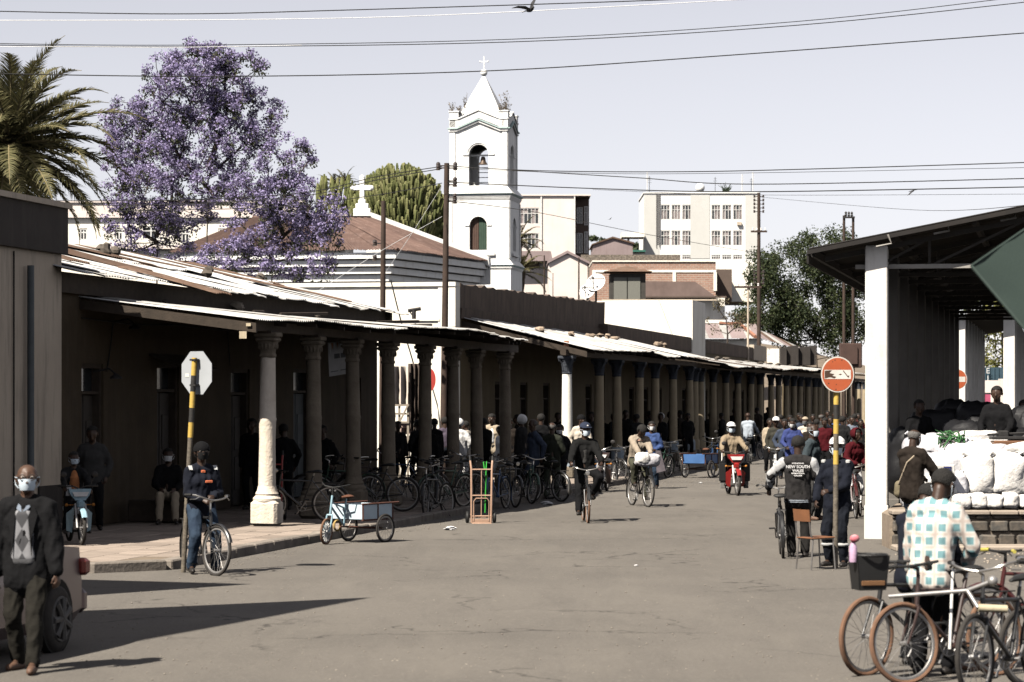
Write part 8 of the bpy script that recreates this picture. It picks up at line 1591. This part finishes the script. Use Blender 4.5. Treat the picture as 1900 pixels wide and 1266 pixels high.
# ---- people around the second arcade
def std(label, x, L_, deg, top, legs, h=1.70, z=None, **k):
    p = S(tX(x, L_), L_, 0); p.z = PVZ if (L_ > KL+.2 if z is None else z) else 0
    d = dict(handL=(-.22+R(-.03, .05), R(.0, .15), R(.8, .95)), handR=(.22+R(-.05, .03), R(.0, .15), R(.8, .95)), footL=(-.11, R(-.08, .08), 0), footR=(.11, R(-.08, .08), 0), head=(R(-.4, .4), R(-.2, .1)), vox=.022); d.update(k); return person(label, p, head(deg), top, legs, h, **d)
std('bald man in steel blue jacket half seated on a bicycle near the lit column', 990, 11.75, 110, k_steel, k_steel, 1.74, pelvis=(0, 0, 1.0), footL=(-.12, .22, .1), footR=(.12, .05, 0), handL=(-.26, -.10, .98), handR=(.2, .12, .98), hair='fringe', kind='jacket', front=(k_white, .6, -.1), vox=.016, head=(.3, 0))
std('man in dark green jacket with his back turned left of the lit column', 1024, 11.5, -12, k_green, k_gtrou, 1.74, kind='jacket', fat=1.3, hair='fringe', vox=.016, handL=(-.15, .25, 1.0), handR=(.15, .25, 1.0), z=False)
std('masked person in dark patterned top facing the man in the green jacket', 1040, 11.9, 160, k_char, k_black, 1.66, mask=m_maskW, vox=.02)
std('man in cream shirt and dark cap behind the lit column', 1078, 12.4, 185, k_cream, k_djean, 1.72, hat=('beanie', k_black), kind='shirt', handL=(-.1, .2, 1.1), vox=.018, z=True)
std('person in dusty purple shirt seen from behind in the side street', 826, 15.5, 10, k_purple, k_djean, 1.68, kind='shirt', vox=.02)
std('person with a white shawl left of the fourth shaded column', 852, 15.2, 20, k_white, k_white, 1.62, hat=('hood', k_white), fat=2.0)
std('man with a white scarf facing out between two shaded columns', 914, 14.6, 170, k_beige, k_char, 1.76, front=(k_white, 1.2, 0), vox=.018, eyes=True)
std('bent person under a bright white cloth below the man with the scarf', 930, 14.0, 120, k_white, k_white, 1.45, hat=('hood', k_white), fat=2.2)
std('person in pale striped wrap beside the fifth shaded column', 866, 15.1, 60, k_cream, k_white, 1.58, fat=1.8)
std('dark figure beside the purple shirt in the side street', 806, 15.3, 30, k_black, k_black, 1.66)
std('person carrying folded pink cloth beside the stall', 738, 16.0, -150, k_char, k_black, 1.6)
for i, (x, L_, dg, tp, hh, lab) in enumerate(((172, 15.7, 185, k_grey, 1.70, 'dim figure in grey standing in the arched doorway at left'), (468, 15.6, 170, k_black, 1.76, 'dim figure standing in the doorway left of the sunlit column'), (527, 14.9, 20, k_black, 1.66, 'dim figure right of the sunlit column'), (1035, 15.2, 190, k_black, 1.72, 'dim figure deep in the shade left of the lit white column'), (1118, 15.2, 200, k_black, 1.60, 'dim figure behind the second cream column'), (1206, 14.9, 40, k_char, 1.70, 'dim figure in grey coat right of the fourth cream column'), (1262, 13.9, 60, k_brown, 1.72, 'broad dim figure in brown between cream columns'), (1296, 14.6, 180, k_black, 1.70, 'dim figure at the junction of the two verandas'), (1424, 14.8, 190, k_black, 1.72, 'dim figure beside the sunlit gap in the far arcade'), (1140, 14.8, 30, k_char, 1.66, 'dim figure bending by the third cream column'), (600, 14.5, 170, k_black, 1.62, 'dim crouching figure among the parked bicycles'), (960, 15.2, 90, k_black, 1.7, 'dim figure behind the bald man in steel blue'))):
    std(lab, x, L_, dg, tp, k_black, hh, vox=.026)
cr = [(775, 15.6, 40, 'k_char'), (793, 14.4, 200, 'k_black'), (880, 15.4, 190, 'k_grey'), (898, 14.2, 30, 'k_black'), (946, 14.4, 175, 'k_brown'), (968, 13.2, 60, 'k_char'), (1004, 13.0, 20, 'k_black'), (1058, 14.6, 185, 'k_black'), (1098, 14.2, 160, 'k_grey'), (1160, 14.2, 190, 'k_black'), (1182, 13.0, 20, 'k_char'), (1226, 13.2, 170, 'k_black'), (1244, 14.6, 90, 'k_grey'), (1276, 13.1, 200, 'k_black'), (1318, 13.8, 185, 'k_char'), (1340, 13.0, 60, 'k_black'), (1362, 14.2, 180, 'k_black'), (1406, 13.2, 30, 'k_brown')]
for i, (x, L_, dg, tp) in enumerate(cr): std('dim standing figure in the arcade crowd, %s such figure rightwards from the side street' % (ORD+['fifteenth', 'sixteenth', 'seventeenth', 'eighteenth'])[i], x, L_, dg, globals()[tp], k_black, R(1.58, 1.78), vox=.028, group='dim figures in the arcade crowd', hat=('hood', k_white) if i in (5, 11) else None)
cr2 = [(1428, 9.0, 180, 'k_beige'), (1449, 9.6, 10, 'k_black'), (1465, 9.4, 185, 'k_char'), (1487, 9.2, 175, 'k_steel'), (1502, 7.0, 190, 'k_brown'), (1516, 7.6, 15, 'k_navy'), (1531, 6.9, 180, 'k_maroon'), (1552, 8.8, 190, 'k_blue'), (1568, 9.2, 175, 'k_grey'), (1586, 7.4, 5, 'k_black'), (1597, 6.4, 185, 'k_char')]
for i, (x, L_, dg, tp) in enumerate(cr2): std('small standing figure in the far street crowd, %s such figure from the left' % ORD[i], x, L_, dg, globals()[tp], k_black, R(1.6, 1.76), z=False, vox=.03, group='figures in the far street crowd')
p = S(tX(312, 15.3), 15.3, PVZ); person('dim seated figure on a box below the door hood', p, head(185), k_black, k_beige, 1.70, pelvis=(0, -.1, .50), footL=(-.14, .34, 0), footR=(.14, .34, 0), handL=(-.14, .25, .62), handR=(.14, .25, .62), vox=.024, mask=m_maskW)
mb = MB(); q = S(tX(312, 15.4), 15.4, PVZ); mb.bbox((q.x+.05, q.y+.15, PVZ+.2), (1.5, .4, .38), .02, SROT); solo(mb, 'low_bench', m_wood, 'low dark bench under the seated figure', 'bench')
# ---- far crowd in the street
for (x, L_, dg, tp, lg, hh, lab, k) in (
    (1440, 8.2, 185, cloth('dark_olive', (.05, .048, .038)), k_black, 1.74, 'man in white cap and dark jacket walking at far centre', dict(hat=('cap', k_white))),
    (1456, 7.9, 180, k_steel, k_djean, 1.70, 'man in faded blue jacket behind the blue overalls', {}),
    (1470, 7.2, 182, k_over, k_over, 1.76, 'man in bright blue overalls and white mask pushing a bicycle', dict(mask=m_maskW, vox=.018, handL=(-.2, .3, 1.0), handR=(.2, .3, 1.0))),
    (1494, 8.0, 175, k_cream, k_djean, 1.70, 'man in pale shirt and flat cap in the far crowd', dict(hat=('kufi', k_beige), mask=cloth('grey_mask', (.2, .2, .2)))),
    (1524, 8.6, 0, k_grey, k_black, 1.74, 'man in grey jacket walking away in the far crowd', dict(hair='fringe')),
    (1563, 7.0, 5, k_char, k_black, 1.72, 'person in dark hooded jacket walking away left of the pillar', {}),
    (1540, 7.6, 190, k_navy, k_black, 1.70, 'person in navy just behind the no-entry pole', {}),
    (1580, 6.8, 200, cloth('plaid_grey', (.22, .25, .30)), k_navy, 1.72, 'person in checked shirt close to the hall pillar', {}),
    (1575, 7.4, 185, cloth('coral', (.5, .12, .08)), k_black, 1.62, 'person in coral red top in the far crowd', {}),
    (1508, 9.6, 190, k_black, k_black, 1.68, 'dark-clothed person left of the grey jacket in the far crowd', {}),
    (1535, 10.4, 180, k_black, k_black, 1.74, 'tall dark silhouette against the bright far wall', {}),
    (1548, 9.8, 180, k_brown, k_black, 1.70, 'brown-clothed person near the bright far wall', {}),
    (1592, 8.4, 170, k_maroon, k_black, 1.68, 'maroon-clothed person far behind the pillar edge', {}),
    (1482, 10.6, 180, k_black, k_black, 1.70, 'dark person at the far arcade edge', {})):
    std(lab, x, L_, dg, tp, lg, hh, z=False, **k)
g = G(1589, 950); person('person in maroon sweater with hood and white skirt bending by the pillar', (g.x, g.y+.6, 0), head(215), k_maroon, k_white, 1.66, lean=.15, handL=(-.1, .3, 1.0), handR=(.16, .3, 1.0), vox=.016, hat=('hood', k_maroon), fat=1.3)
p = onp(1850, 44.4); person('dark silhouette of a trader sitting high on the bags in the hall', (p.x, p.y, PZ+.55), head(160), k_black, k_black, 1.70, pelvis=(0, 0, .55), footL=(-.14, .35, 0), footR=(.14, .35, 0), handL=(-.2, .3, .6), handR=(.2, .3, .6), vox=.022)
for x, lab in ((1705, 'dark figure stooping between the bundles and the pillars'), (1900, 'dark figure at the right edge inside the hall')): p = onp(x, 45.6); person(lab, (p.x, p.y, PZ), head(190), k_black, k_black, 1.66, vox=.026)
# small litter
for i, (x, y, s) in enumerate(((836, 985, .10), (1015, 938, .12), (1300, 898, .05), (1180, 1052, .03))):
    q = G(x, y); mb = MB(); mb.ball((0, 0, 0), 1, 9, 7); mb.v = [((1+.7*noise.noise(Vector(v)*2+Vector((i, 0, 0))))*v[0]*s+q.x, (1+.7*noise.noise(Vector(v)*2+Vector((i, 0, 0))))*v[1]*s*.7+q.y, max(0, v[2]*s*.4+s*.3)+.012) for v in mb.v]
    solo(mb, 'litter', k_white, ['crumpled pale paper on the road edge left of the orange hand truck', 'pale shoe-sized scrap at the edge of the arcade shadow', 'small pale scrap on the gravelly road strip', 'tiny pale scrap in mid-road'][i], 'litter')

grow_surfaces()
